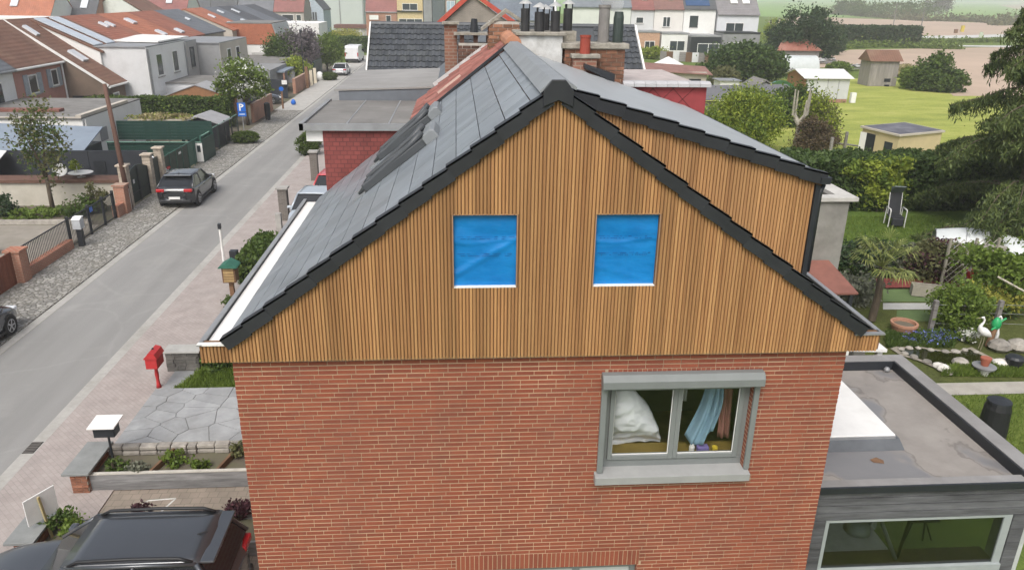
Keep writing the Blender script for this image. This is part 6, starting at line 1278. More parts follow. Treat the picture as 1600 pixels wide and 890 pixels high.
grass_patch('pond_grass', 'tufts of bright grass between pond and path', [gp(1470,586)[:2], gp(1600,588)[:2], gp(1600,570)[:2], gp(1490,573)[:2]], 6000, .16, 'bright', 6, -.02); grass_patch('bed_grass', 'grass growing in front of the fence by the pond', [gp(1385,542)[:2], gp(1490,542)[:2], gp(1490,520)[:2], gp(1385,520)[:2]], 6000, .16, 'mid', 8, -.02)
# heron figures
def heron(name, label, loc, rz, m, s_=1.0):
    t = thing(name, label, 'statue', loc, rz); w3 = lambda pts: [(a*s_,b*s_,c*s_) for a, b, c in pts]
    obj('body', MB().tube(w3([(.3,0,.36),(.18,0,.44),(0,0,.54),(-.1,0,.62),(-.13,0,.72),(-.06,0,.8),(-.05,0,.88),(-.1,0,.95),(-.17,0,.95)]), [.02*s_,.08*s_,.12*s_,.085*s_,.04*s_,.028*s_,.024*s_,.034*s_,.02*s_], 10), m, t, smooth=True, world=False)
    obj('beak', MB().tube(w3([(-.17,0,.95),(-.33,0,.93)]), [.018*s_,.003], 6), M('beak_grey', (.2,.18,.12), .6), t, world=False)
    for sy in (-.04,.04): obj('leg', MB().tube(w3([(.03,sy,.46),(.05,sy,.24),(.02,sy,0)]), .012*s_, 6), M('beak_grey', (.2,.18,.12)), t, world=False)
    obj('wing', MB().tube(w3([(-.03,.09,.58),(.1,.12,.5),(.3,.05,.36)]), [.04*s_,.07*s_,.015], 8), m, t, smooth=True, world=False); return t
p_ = G(1529,546); heron('heron_statue', 'white heron statue standing beside the pond', (p_.x,p_.y,0), R(8), white, 1.15)
p_ = G(1553,535); t = thing('crane_neck_statue', 'curved white bird neck ornament behind the green ornament', 'statue', (p_.x,p_.y,0)); obj('neck', MB().tube([(0,0,0),(.05,0,.3),(.0,0,.55),(.06,0,.8),(.0,0,.9),(-.08,0,.86)], [.07,.05,.035,.03,.035,.01], 8), white, t, smooth=True, world=False)
p_ = G(1543,540); t = thing('green_ornament', 'bright green frog shaped ornament on a post beside the heron', 'ornament', (p_.x,p_.y,0)); gn = M('bright_green_plastic', (.02,.3,.1), .4)
obj('post', MB().tube([(0,0,0),(.08,0,.6)], .09, 8), wood_brown, t, world=False); obj('body', MB().lathe((.1,0,.55), [(.06,0),(.13,.1),(.14,.25),(.07,.38),(.02,.42)], 10), gn, t, smooth=True, world=False); obj('limb', MB().tube([(.1,-.08,.7),(-.1,-.1,.6)], .03, 6), gn, t, world=False); obj('limb', MB().tube([(.15,-.08,.85),(.3,-.1,.98)], .03, 6), gn, t, world=False)
p_ = G(1582,575); t = thing('black_tub', 'black plastic tub with lid beside the pond rocks', 'tub', (p_.x,p_.y,0)); obj('tub', MB().lathe((0,0,0), [(.2,0),(.24,.3),(.26,.3),(.26,.34)], 14), black_plastic, t, world=False); obj('lid', MB().lathe((0,0,.342), [(.25,0),(.2,.06),(.05,.08)], 14), dark, t, world=False)
p_ = G(1535,583); t = thing('stacked_flower_pot', 'terracotta pot on a white bowl and pale saucer by the pond', 'pot', (p_.x,p_.y,-.02)); obj('bowl', MB().lathe((0,0,0), [(.16,0),(.2,.22)], 14), white, t, world=False); obj('saucer', MB().lathe((0,0,.222), [(.3,0),(.32,.05),(.05,.06)], 16), zinc, t, world=False); obj('pot', MB().lathe((0,0,.285), [(.1,0),(.14,.2),(.15,.2),(.15,.24),(.11,.24)], 12), M('terracotta', (.32,.1,.06)), t, world=False)
p_ = G(1410,519); t = thing('terracotta_planter', 'round shallow terracotta planter on the grass by the fence', 'planter', (p_.x,p_.y,-.02)); obj('pot', MB().lathe((0,0,0), [(.3,0),(.4,.3),(.42,.3),(.42,.38),(.35,.38),(.34,.28),(.02,.27)], 20), M('pale_terracotta', (.38,.2,.13), .85, .15, 4), t, world=False); obj('soil', MB().lathe((0,0,.285), [(.33,0),(.02,.02)], 14), yard_m, t, world=False)
# fence by the pond
fp = thing('post_and_wire_fence', 'concrete posts with wire strands beyond the pond', 'fence', (18.5,13.5,0)); posts = [G(1452,520), G(1552,520), G(1640,520)]
for p in posts: obj('post', MB().box(p.x-.07,p.x+.07,p.y-.07,p.y+.07,0,1.15), wood_grey, fp, bevel=.02)
q = sorted(posts, key=lambda p: p.x)
for zz in (.35,.7,1.0):
    for a, b in zip(q, q[1:]): obj('wire', MB().tube([(a.x,a.y,zz),((a.x+b.x)/2,(a.y+b.y)/2,zz-.05),(b.x,b.y,zz)], .006, 4), zinc, fp)
obj('brace', MB().tube([(q[1].x+.6,q[1].y+1.2,1.5),(q[2].x-.2,q[2].y,.95)], .035, 6), M('pale_pole', (.4,.37,.3), .9), fp)
def at(u, v, h_=0): p = G(u, v); return (p.x, p.y, h_)
P3 = plant
P3('dense_round_bush', 'dense round green bush behind the pond fence', 'bush', at(1490,512), [(0,0,.75,.95,.8,.75),(.4,.1,.5,.6,.6,.5)], 8000, .07, 'bright', 201, clumps=160, spread=.14, stems=6)
P3('variegated_bush', 'yellow variegated bush right of the round green bush', 'bush', at(1535,490), [(0,0,.5,1.1,.6,.45)], 3200, .09, 'yellow', 202, clumps=60, stems=6, extra=('mid',2600,.09))
P3('blue_flower_clump', 'clump of blue flowers beside the terracotta planter', 'flowers', at(1440,533), [(0,0,.12,.55,.35,.14)], 700, .06, 'mid', 203, clumps=30, extra=('blue',380,.04)); P3('blue_flower_drift', 'wider drift of blue flowers in front of the round bush', 'flowers', at(1472,530), [(0,0,.12,.7,.35,.15)], 700, .06, 'mid', 204, clumps=30, extra=('blue',420,.04))
P3('white_flower_clump', 'small clump of white flowers beside the heron', 'flowers', at(1510,533), [(0,0,.25,.25,.25,.2)], 300, .06, 'bright', 205, clumps=12, extra=('blossom',260,.06))
P3('bright_garden_tree', 'bright green maple like tree at the picture edge above the variegated bush', 'tree', at(1585,480), [(0,0,1.3,1.6,1.2,.6),(-1.2,.2,1.7,1.0,.9,.45),(.8,0,1.9,1.2,1,.5),(-.4,0,1.0,1.0,.8,.4)], 9000, .1, 'bright', 206, trunk=(.08,1.1), clumps=80, spread=.2)
P3('low_red_bush', 'bush with reddish shoots next to the trellis', 'bush', at(1450,440), [(0,0,.8,.9,.8,.7),(.3,0,1.3,.6,.6,.4)], 3500, .09, 'olive', 207, clumps=60, stems=8, extra=('purple',1300,.09))
P3('mixed_shrub_mass', 'broad grey green shrub in front of the rough stone wall', 'bush', at(1415,425), [(-1.2,0,.5,1.5,.7,.5),(.4,0,.55,1.2,.7,.5)], 8000, .1, 'grey', 208, clumps=110, stems=8, extra=('mid',6000,.1)); P3('dark_shrub_mass', 'dark ivy shrub beside the grey outbuilding wall', 'bush', at(1350,425), [(0,0,.6,1.6,.7,.6)], 5000, .1, 'dark', 209, clumps=70, stems=6)
P3('shade_plants', 'grey green plants below the brown lean-to roof', 'plant', at(1325,470), [(0,0,.5,1.0,.8,.5)], 2500, .1, 'grey', 210, clumps=40, stems=4)
# palm
pm = thing('windmill_palm', 'fan palm with pale drooping fronds beside the gutter end', 'palm', at(1362,500)); rr = random.Random(31); frond_m = leafmat('palm_frond', (.09,.13,.03), (.28,.3,.1))
obj('trunk', MB().tube([(0,0,0),(.05,0,.9),(0,0,1.9)], [.13,.12,.1], 8), bark, pm, world=False)
for k in range(26):
    a = rr.uniform(0,6.28); el = rr.uniform(-.35,1.2); d = Vector((math.cos(a)*math.cos(el), math.sin(a)*math.cos(el), math.sin(el))); b0 = Vector((0,0,1.9)); tip = b0+d*rr.uniform(.7,1.0); fm = MB()
    fm.tube([tuple(b0), tuple(b0+d*.45+Vector((0,0,.03))), tuple(tip)], [.015,.012,.008], 4); s_ = d.cross(Vector((0,0,1))).normalized()
    for j in range(13):
        t_ = (j-6)/6*1.5; dd = (d*math.cos(t_)+s_*math.sin(t_)).normalized(); l_ = rr.uniform(.5,.75)*(1-.2*abs(t_)); m1 = tip+dd*l_*.55; m2 = tip+dd*l_+Vector((0,0,-.22*l_-.1)); w_ = dd.cross(Vector((0,0,1))).normalized()*.022
        fm.add([tuple(tip), tuple(m1-w_), tuple(m2), tuple(m1+w_)], [[0,1,2,3]])
    obj('frond', fm, frond_m, pm, world=False)
# trellis, bench box, pots near it
tr_ = thing('lattice_trellis', 'weathered lattice trellis panel in the garden corner', 'trellis', at(1490,452)); wt = M('trellis_wood', (.3,.28,.23), .9, .2, 5)
for xx in (-.55,.45,1.3): obj('post', MB().box(xx-.04,xx+.04,-.04,.04,0,2.0), wt, tr_, world=False)
for x0, x1 in ((-.5,.4),(.5,1.25)):
    for k in range(-5,8):
        for sg_ in (1,-1):
            z0 = .15+k*.27; pts = []
            for x in (x0,x1): pts.append((x, z0+(x-x0)*sg_+(0 if sg_ > 0 else .9)))
            (xa,za),(xb,zb_) = pts
            def clip(xa, za, xb, zb_):
                for lo, hi in ((.1,1.95),):
                    if max(za,zb_) < lo or min(za,zb_) > hi: return None
                    f = lambda zc: xa+(xb-xa)*(zc-za)/(zb_-za)
                    A, B = (xa,za), (xb,zb_)
                    A = (f(lo),lo) if za < lo else ((f(hi),hi) if za > hi else A); B = (f(lo),lo) if zb_ < lo else ((f(hi),hi) if zb_ > hi else B); return A, B
            c_ = clip(xa,za,xb,zb_)
            if c_ and abs(c_[0][0]-c_[1][0]) > .05: obj('lattice_slat', MB().bar((c_[0][0],-.02*sg_,c_[0][1]),(c_[1][0],-.02*sg_,c_[1][1]),.012,.035,(0,1,0)), wt, tr_, world=False)
p_ = G(1512,452); tag(obj('red_bucket', MB().lathe((p_.x,p_.y,.4), [(.14,0),(.2,.35),(.19,.35),(.12,.03)], 12), redp), 'red bucket hanging at the trellis', 'bucket'); p_ = G(1475,440); tag(obj('blue_tub', MB().lathe((p_.x,p_.y,1.15), [(.18,0),(.22,.3),(.2,.3)], 12), M('dull_blue', (.05,.13,.22), .6)), 'blue tub hung on the trellis', 'tub')
t = thing('wooden_trough', 'wooden garden trough in front of the trellis', 'trough', at(1455,462), R(-20)); [obj('board', MB().box(*b), wt, t, world=False) for b in ((-.7,.7,-.2,-.16,0,.4),(-.7,.7,.16,.2,0,.4),(-.7,-.66,-.16,.16,0,.4),(.66,.7,-.16,.16,0,.4))]
tag(obj('red_leaf_bed', MB().grid(lambda s, q_: (at(1400,448)[0]+3.0*s-.5, at(1400,448)[1]+1.0*q_-.2, .05+.12*math.sin(math.pi*s)*math.sin(math.pi*q_)), 10, 6), M('red_mulch', (.16,.035,.03), .9, .4, 5, bump=.5)), 'dark red mulch mound behind the turf mat', 'flower bed')
# rough stone wall and lawn with the hooded chair
rw2 = thing('rough_stone_wall', 'rough stone garden wall below the far lawn', 'wall', (20,19.6,0)); rr = random.Random(17)
for j in range(4):
    x = 16.8+rr.uniform(0,.2)
    while x < 24.5: l_ = rr.uniform(.35,.7); obj('stone', MB().box(x,x+l_-.02,19.6+rr.uniform(-.04,.04),20.0,j*.2+.005,j*.2+.19), stone_m, rw2); x += l_
sheet('upper_lawn', [(15,20.0),(34,20.0),(34,31),(15,31)], -.035, grassmat('deep_green_lawn', (.06,.11,.022), (.09,.145,.028), (.12,.175,.035), .7)); grass_patch('upper_lawn_blades', 'grass blades of the lawn around the hooded chair', [(16,20.1),(27,20.1),(27,27),(16,27)], 20000, .1, 'bright', 9, -.03)  # darker green grass than the mown lawn behind the annex
pc = at(1396,352); hc = thing('hooded_garden_chair', 'tall black garden chair with white armrests and a hood on the lawn', 'chair', pc, R(-12)); bk = M('chair_black', (.02,.022,.026), .7); cw = M('chair_white_tube', (.62,.62,.6), .4)
obj('seat', MB().box(-.3,.3,-.32,.25,.42,.5), bk, hc, bevel=.02, world=False); obj('backrest', MB().prism([(-.27,.22,.48),(.27,.22,.48),(.25,.42,1.5),(-.25,.42,1.5)], (0,.05,0)), bk, hc, world=False); obj('hood', MB().prism([(-.26,.42,1.5),(.26,.42,1.5),(.26,.05,1.85),(-.26,.05,1.85)], (0,.04,.04)), M('hood_mesh', (.1,.12,.12), .8), hc, world=False); obj('hood_side', MB().prism([(-.26,.44,1.5),(-.26,.44,1.8),(-.26,.06,1.86)], (.015,0,0)), MATS['hood_mesh'], hc, world=False)
for sx in (-.36,.36):
    obj('armrest', MB().tube([(sx,.25,.85),(sx,-.3,.85),(sx,-.36,.78)], .03, 8), cw, hc, world=False, smooth=True); obj('leg', MB().tube([(sx,-.36,.8),(sx,-.34,0)], .025, 8), cw, hc, world=False); obj('leg', MB().tube([(sx,.25,.86),(sx,.3,0)], .025, 8), cw, hc, world=False)
obj('frame', MB().tube([(-.28,.25,.5),(-.28,.44,1.5)], .02, 6), cw, hc, world=False); obj('frame', MB().tube([(.28,.25,.5),(.28,.44,1.5)], .02, 6), cw, hc, world=False); obj('cushion', MB().box(-.26,.26,-.5,-.33,.1,.46), bk, hc, bevel=.04, world=False)
tn = thing('poly_tunnel', 'white polythene garden tunnel with hoops by the conifer', 'tunnel', (25.0,20.6,0), R(-28)); pol = M('polythene', (.5,.53,.53), .35, .08, 2)
obj('cover', MB().grid(lambda s, q_: (-2.2+4.4*s, -.95*math.cos(math.pi*q_), 1.15*math.sin(math.pi*q_)*(.8+.2*math.sin(math.pi*min(1,s*1.4)))), 10, 14), pol, tn, smooth=True, world=False); obj('end', MB().add([(2.2,-.95*math.cos(math.pi*k/10),.92*math.sin(math.pi*k/10)) for k in range(11)], [list(range(11))]), M('polythene_end', (.35,.4,.4), .4), tn, world=False)
for k in range(5): obj('hoop', MB().tube([(-2.2+1.1*k,-.97*math.cos(math.pi*j/10),1.17*(.8+.2*math.sin(math.pi*min(1,.25*k*1.4)))*math.sin(math.pi*j/10)) for j in range(11)], .02, 5), zinc, tn, world=False)
# tall hedge, climber
hz = G(1300,338); 
hedge('laurel_hedge', 'tall dark laurel hedge behind the hooded chair', 19.5, 31.5, 28.0, 30.2, 2.55, 'laurel', 22000, .15, 41)
P3('golden_climber', 'yellow green climber spilling over the laurel hedge', 'creeper', (24.0,27.8,0), [(0,0,1.5,1.0,.35,1.1),(-1.1,.1,2.2,.9,.4,.4),(.6,.1,2.4,.7,.4,.4)], 3500, .12, 'lime', 42, clumps=60, stems=5, extra=('bright',2500,.12))
# the big conifer
ct = thing('drooping_conifer', 'large drooping dark green conifer at the edge of the gardens', 'tree', (27.9,23.4,0)); rng = np.random.default_rng(5); rr = random.Random(6)
obj('trunk', MB().tube([(0,0,-.1),(.1,0,4),(0,.1,9),(0,0,13.5)], [.35,.28,.16,.04], 10), bark, ct, smooth=True, world=False)
pts = []; lm = MB()
for k in range(105):
    z = .7+12.6*(k/105)**1.0; a = rr.uniform(0,6.28); ln = 6.9*(1-(z/14.2))**.95*rr.uniform(.6,1.05); rise = rr.uniform(.05,.3)*ln*.4; dr_ = ln*rr.uniform(.18,.38)
    f = lambda s: Vector((math.cos(a)*ln*s, math.sin(a)*ln*s, z+rise*math.sin(s*2.0)-dr_*s*s))
    lm.tube([tuple(f(s)) for s in (0,.35,.7,1)], [.06,.04,.025,.01], 5)
    m = int(330*ln)
    for s in np.sqrt(rng.uniform(.04,1,m)):
        p = f(s); wd = .45*(1-.5*s)+.1; lat = rr.gauss(0,wd*.6); hang = abs(rr.gauss(0,.26+.14*(1-s)))
        pts.append((p.x-math.sin(a)*lat, p.y+math.cos(a)*lat, max(.05, p.z-hang-.12*abs(lat))))
obj('branches', lm, bark, ct, world=False, kind='stuff'); obj('crown', cloudmesh('crown', quadcloud(np.array(pts), .06, rng, 0, asp=4.2, droop=2.4), LEAF['conifer']), None, ct, world=False)
# willow like lime shrubs, pollard, brown shrub
P3('lime_willow', 'feathery lime green willow shrub behind the dormer roof', 'tree', (22.2,43.5,0), [(0,0,2.0,2.2,1.6,1.9),(-1.8,0,1.6,1.5,1.2,1.4),(1.3,.3,2.6,1.6,1.3,1.5),(0,0,3.3,1.4,1.0,.8)], 17000, .12, 'lime', 301, trunk=(.12,1.2), clumps=130, spread=.28, extra=('bright',9000,.12), droop=1.5)
P3('second_lime_willow', 'smaller lime green willow shrub on the meadow side of the pollard', 'tree', (28.3,45.0,0), [(0,0,1.9,1.2,1.0,1.7),(.5,0,1.0,1.0,.8,.9)], 6500, .12, 'lime', 302, trunk=(.08,1.0), clumps=60, spread=.28, extra=('olive',2500,.12), droop=1.5)
P3('brown_twiggy_shrub', 'dark brown twiggy shrub beside the bare pollard', 'shrub', (27.0,42.0,0), [(0,0,1.0,1.4,1.0,1.0),(-.3,0,1.9,.9,.7,.7)], 7000, .09, leafmat('brown_twig', (.05,.035,.022), (.16,.12,.07)), 303, stems=12, clumps=70)
po = thing('bare_pollard', 'pale bare pollarded tree with cut upright shoots', 'tree', (26.0,43.0,0)); rr = random.Random(4)
obj('trunk', MB().tube([(0,0,-.1),(.05,0,1.2),(.1,0,1.9),(-.25,0,2.35)], [.2,.16,.16,.14], 8), pale_bark, po, world=False, smooth=True)
for x, y, z1 in ((-.5,0,4.3),(-.25,.1,4.2),(.55,0,4.4),(.7,.15,4.0),(.35,-.1,3.6)): obj('limb', MB().tube([(.05,0,2.1),(x*.9,y,2.6),(x,y,z1)], [.12,.09,.05], 6), pale_bark, po, world=False)
P3('ivy_thicket', 'dark ivy thicket below the turquoise dome', 'bush', (30.5,54.5,0), [(0,0,1.6,2.4,1.2,1.6)], 5000, .18, 'mid', 304, clumps=60, stems=4)
for k, (u, v) in enumerate(((1295,250),(1318,240),(1285,235))): p_ = G(u, v); tag(obj('meadow_fence_post', MB().box(p_.x-.08,p_.x+.08,p_.y-.08,p_.y+.08,0,1.5), wood_grey), ('wooden fence post near the yellow shed','wooden fence post between meadow and yellow shed','leaning fence post beside the brown twiggy shrub')[k], 'post', 'meadow fence posts')
tag(obj('meadow_fence_rail', MB().tube([(28.6,44.9,.5),(31.8,42.0,.45)], .06, 5), wood_grey), 'fallen rail between the meadow fence posts', 'rail')
# yellow shed
A, B, Cc = Vector(gp(1340,246)), Vector(gp(1396,262)), Vector(gp(1462,254)); D = A+(Cc-B)
ys = thing('yellow_shed', 'pale yellow flat roofed garden shed with an open door', 'shed', tuple(B)); 
obj('wall', MB().prism([tuple(A),tuple(B),tuple(Cc),tuple(D)], (0,0,2.0)), M('yellow_render', (.52,.43,.26), .9, .08, 1), ys); cen = (A+Cc)/2; out = [cen+(p-cen)*1.07+Vector((0,0,2.002)) for p in (A,B,Cc,D)]; obj('roof_edge', MB().prism([tuple(p) for p in out], (0,0,.12)), beige, ys); obj('roof', MB().prism([tuple(cen+(p-cen)*.98+Vector((0,0,2.124))) for p in (A,B,Cc,D)], (0,0,.02)), M('dark_felt', (.1,.1,.12), .7, .3, 1, dirt=(.3,.3,.32)), ys)
d_ = (B-A).normalized(); nrm_ = Vector((d_.y,-d_.x,0)); pA = A+d_*.5+nrm_*.01; obj('door_opening', MB().prism([tuple(pA),tuple(pA+d_*.8),tuple(pA+d_*.8+Vector((0,0,1.75))),tuple(pA+Vector((0,0,1.75)))], tuple(nrm_*.02)), dark, ys); pB = A+d_*2.2+nrm_*.01+Vector((0,0,.9)); obj('window', MB().prism([tuple(pB),tuple(pB+d_*.7),tuple(pB+d_*.7+Vector((0,0,.6))),tuple(pB+Vector((0,0,.6)))], tuple(nrm_*.03)), pane, ys); obj('open_door', MB().prism([tuple(pA),tuple(pA+nrm_*.1-d_*.5),tuple(pA+nrm_*.1-d_*.5+Vector((0,0,1.75))),tuple(pA+Vector((0,0,1.75)))], tuple(d_*.04)), white, ys)
# huts on the meadow
hu = thing('grey_wooden_hut', 'tall grey boarded hut with a brown tiled roof on the meadow', 'hut', (55,85,0)); gb = M('grey_board', (.27,.25,.23), .9, .2, 3, sc=(1,1,.2), rnd=.12)
for k in range(12): obj('board', MB().box(53.2+k*.3,53.48+k*.3,84.9,84.96,0,3.0), gb, hu)
obj('wall', MB().box(53.2,56.8,84.97,87.5,0,3.0), gb, hu); obj('roof', MB().prism([(52.9,84.6,2.95),(52.9,86.2,4.2),(52.9,87.8,2.95)], (4.2,0,0)), tile_br, hu); obj('hatch', MB().box(55.2,56.0,84.87,84.895,.5,.9), dark, hu); obj('doorstep', MB().box(55.3,55.8,84.6,84.85,0,.2), dark, hu)
ws = thing('white_panel_shed', 'long white panelled shed with a bright roof on the meadow edge', 'shed', (40.5,69.5,0)); wpn = M('aluminium_panel', (.5,.51,.52), .5, .06, 1, rnd=.05)
for k in range(4): obj('panel', MB().box(38.3+k*1.15,39.4+k*1.15,69.4,69.5,.35,2.4), wpn, ws); obj('plinth', MB().box(38.2+k*1.15,39.35+k*1.15,69.38,69.52,0,.34), M('brick_plinth', (.3,.17,.12), .9), ws)
obj('side_wall', MB().prism([(38.2,69.52,0),(38.2,74,0),(38.2,74,2.4),(38.2,71.8,3.1),(38.2,69.52,2.4)], (.1,0,0)), M('orange_timber', (.26,.13,.06)), ws); obj('back_wall', MB().box(38.32,42.9,69.55,74,0,2.38), lgrey, ws); obj('roof', MB().prism([(37.9,69.1,2.4),(37.9,71.8,3.15),(37.9,74.3,2.4),(37.9,71.8,3.05)], (5.3,0,0)), M('chalky_roof', (.6,.6,.59), .7, .06, 1), ws); tag(obj('white_crate', MB().box(43.2,43.7,69.2,69.6,0,1.0), white), 'white container at the corner of the white panelled shed', 'container')
tag(obj('turquoise_dome', MB().grid(lambda s, q_: (34.4+2.0*math.cos(math.pi*s)*math.sin(math.pi*q_/2+.01)*1.0, 68+1.6*math.cos(math.pi*q_/2+.0)*(1 if 1 else 0)-1.6, .3+2.2*math.sin(math.pi*s)*math.sin(math.pi*q_/2+.01)), 12, 8), M('turquoise_film', (.2,.42,.38), .4, .12, 1), smooth=False), 'turquoise film covered dome tent beside the white shed', 'dome'); 
t = thing('white_poly_hut', 'white and grey polythene hut behind the turquoise dome', 'tunnel', (51,104,0)); obj('cover', MB().grid(lambda s, q_: (49+6*s, 104-1.8*math.cos(math.pi*q_), 2.2*math.sin(math.pi*q_)), 6, 10), pol, t, smooth=True); obj('end_wall', MB().prism([(49,102.2,0),(49,105.8,0),(49,104.9,1.9),(49,103.1,1.9)], (.05,0,0)), pol, t)
t = thing('scrap_hut', 'ramshackle hut with a red tin roof by the dark trees', 'hut', (58,118,0)); obj('wall', MB().box(55,62,118,122,0,2.0), wood_grey, t); obj('roof', MB().prism([(54.6,117.6,1.95),(62.4,117.6,1.95),(60.5,120,3.6),(56.5,120,3.6)], (0,.1,.05)), M('red_tin', (.26,.09,.06), .7, .3, .6, dirt=(.25,.22,.2)), t); obj('roof_back', MB().prism([(54.6,122.4,1.95),(62.4,122.4,1.95),(60.5,120.15,3.6),(56.5,120.15,3.6)], (0,.1,.05)), wood_grey, t)
for k, (u, v, w_, h_, l_) in enumerate(((1230,118,3,.9,'heap of grey scrap beside the turquoise dome'),(1330,110,4,1.0,'scrap heap in front of the grey hut'),(1290,100,4,1.0,'pile of planks by the ramshackle hut'))):
    p_ = G(u, v); rr = random.Random(k); t = thing('scrap_heap', l_, 'heap', (p_.x,p_.y,0), group='scrap heaps')
    for j in range(16): a = rr.uniform(0,3.1); obj('plank', MB().bar((rr.uniform(-w_/2,w_/2),rr.uniform(-1,1),rr.uniform(.1,h_)),(rr.uniform(-w_/2,w_/2),rr.uniform(-1,1),rr.uniform(.1,h_)),.3,.12), (wood_grey,lgrey,mgrey)[j % 3], t, world=False)
for k, (u, v, rx, h_, m_, n_, l_) in enumerate(((1250,96,5.2,8.5,'dark',16000,'massive dark evergreen tree behind the ramshackle hut'),(1295,86,2.6,5.5,'dark',6000,'smaller dark tree beside the massive evergreen'),(1160,126,4.6,4.6,'laurel',16000,'broad dark green bush behind the long grey fence'),(1130,133,1.6,2.2,'olive',4000,'olive shrub in front of the broad dark bush'),(1455,142,2.2,4.2,'mid',9000,'leafy bush cluster at the meadow edge, tallest of three'),(1425,138,1.5,2.6,'bright',5000,'light green bush at the meadow edge, next to the grey hut'),(1480,144,1.9,2.6,'mid',6000,'round bush at the meadow edge, by the conifer'),(1305,80,1.8,3.2,'dark',4000,'round dark bush by the concrete lane'),(1210,70,3.0,6,'lime',6000,'yellow green tree by the white terrace end'),(1410,120,2.0,1.6,'straw',3000,'straw coloured weeds behind the leafy bush cluster'),(1310,112,1.6,1.4,'bright',3000,'green weeds by the scrap heap'))):
    p_ = G(u, v); big = rx > 4
    plant('meadow_tree' if h_ > 3.5 else 'meadow_bush', l_, 'tree' if h_ > 3.5 else 'bush', (p_.x,p_.y,0), [(0,0,h_*.5,rx,rx*.7,h_*.5),(-rx*.6,0,h_*.35,rx*.6,rx*.5,h_*.35),(rx*.6,0,h_*.35,rx*.6,rx*.5,h_*.35),(rx*.2,0,h_*.72,rx*.5,rx*.4,h_*.28)], n_, .2 if not big else .3, m_, 320+k, 'trees and bushes beyond the gardens', trunk=(.15,h_*.4), clumps=150, spread=.16)
# field hedgerow, lane verge, poles
for k, (u, v, rx, h_, m_, l_) in enumerate(((1325,16,9,9,'mid','hazy tree on the hedgerow, first from the houses'),(1345,18,7,6,'mid','small hazy tree on the hedgerow'),(1395,20,22,9,'mid','long hazy thicket on the hedgerow'),(1460,16,9,16,'lilac','bare crowned tree standing out on the hedgerow'))):
    p_ = G(u, v+8); plant('hedgerow_tree', l_, 'tree', (p_.x,p_.y,0), [(0,0,h_*.55,rx,rx*.6,h_*.45),(rx*.4,0,h_*.4,rx*.6,rx*.5,h_*.35)], 3000, .8, m_, 340+k, 'hedgerow trees', trunk=(.4,h_*.4), clumps=60)
def strip_mass(name, label, pix, h_, n_, mat, seed, size):
    rng = np.random.default_rng(seed); q_ = [np.array(gp(u, v)) for u, v in pix]; P = []
    for a, b in zip(q_, q_[1:]):
        m = int(n_/(len(q_)-1)); s = rng.uniform(size=(m,1)); p = a+(b-a)*s+rng.normal(size=(m,3))*np.array([h_*.6,h_*.6,0]); p[:,2] = abs(rng.normal(size=m))*h_*.5*(1+.5*np.sin(s[:,0]*25+seed)); P.append(p)
    return tag(obj(name, cloudmesh(name, quadcloud(np.concatenate(P), size, rng, .3), LEAF[mat]), None), label, 'undergrowth', kind='stuff')
strip_mass('hedgerow_undergrowth', 'low dark hedgerow between the two far fields', [(1285,22),(1330,24),(1400,30),(1440,33),(1520,34),(1590,40)], 2.5, 6000, 'olive', 1, .9); strip_mass('lane_undergrowth', 'green roadside growth along the concrete lane', [(1320,76),(1360,74),(1400,74),(1450,76),(1500,77)], .9, 5000, 'bright', 2, .35); strip_mass('verge_undergrowth', 'green verge strip between the lanes', [(1380,68),(1420,66),(1470,67),(1560,66)], .8, 5000, 'bright', 3, .4)
strip_mass('corner_undergrowth', 'dark hedgerow corner by the conifer', [(1555,40),(1600,36),(1640,34)], 3, 2500, 'olive', 4, .9)
hedge('dark_field_hedge', 'dark clipped hedge beside the lane', 88, 106, 163, 167, 4.2, 'dark', 5000, .5, 44)
for k, (u, v, vt) in enumerate(((1393,56,5),(1436,62,12),(1329,60,38),(1251,40,15))):
    p_ = G(u, v); tp_ = G(u+9 if k < 2 else u, vt, y=p_.y); t = thing('field_pole', ('slanting field pole by the concrete lane','second slanting field pole by the lane verge','short pole at the end of the dark clipped hedge','thin pole behind the massive evergreen')[k], 'pole', (p_.x,p_.y,0), group='poles in the fields'); obj('shaft', MB().tube([tuple(p_),tuple(tp_)], [.16,.1], 6), wood_grey, t); obj('crossarm', MB().bar((tp_.x-.5,tp_.y,tp_.z-.4),(tp_.x+.5,tp_.y,tp_.z-.4),.1,.1), wood_grey, t)
for k, (u, v) in enumerate(((1493,52),(1503,50))): p_ = G(u, v); tag(obj('roadside_cabinet', MB().box(p_.x-.5,p_.x+.5,p_.y-.3,p_.y+.3,0,2.0 if k else 1.2), wood_brown if not k else M('yellow_cabinet', (.5,.4,.05), .6)), ('brown cabinet at the lane junction','yellow roadside marker at the lane junction')[k], 'cabinet')
p_ = G(1531,64); tag(obj('small_road_sign', MB().box(p_.x-.5,p_.x+.5,p_.y-.05,p_.y+.05,.6,2.2).box(p_.x-.06,p_.x+.06,p_.y-.04,p_.y+.04,0,.598), M('pale_sign', (.45,.5,.4), .6)), 'pale road sign beside the lane verge', 'sign')
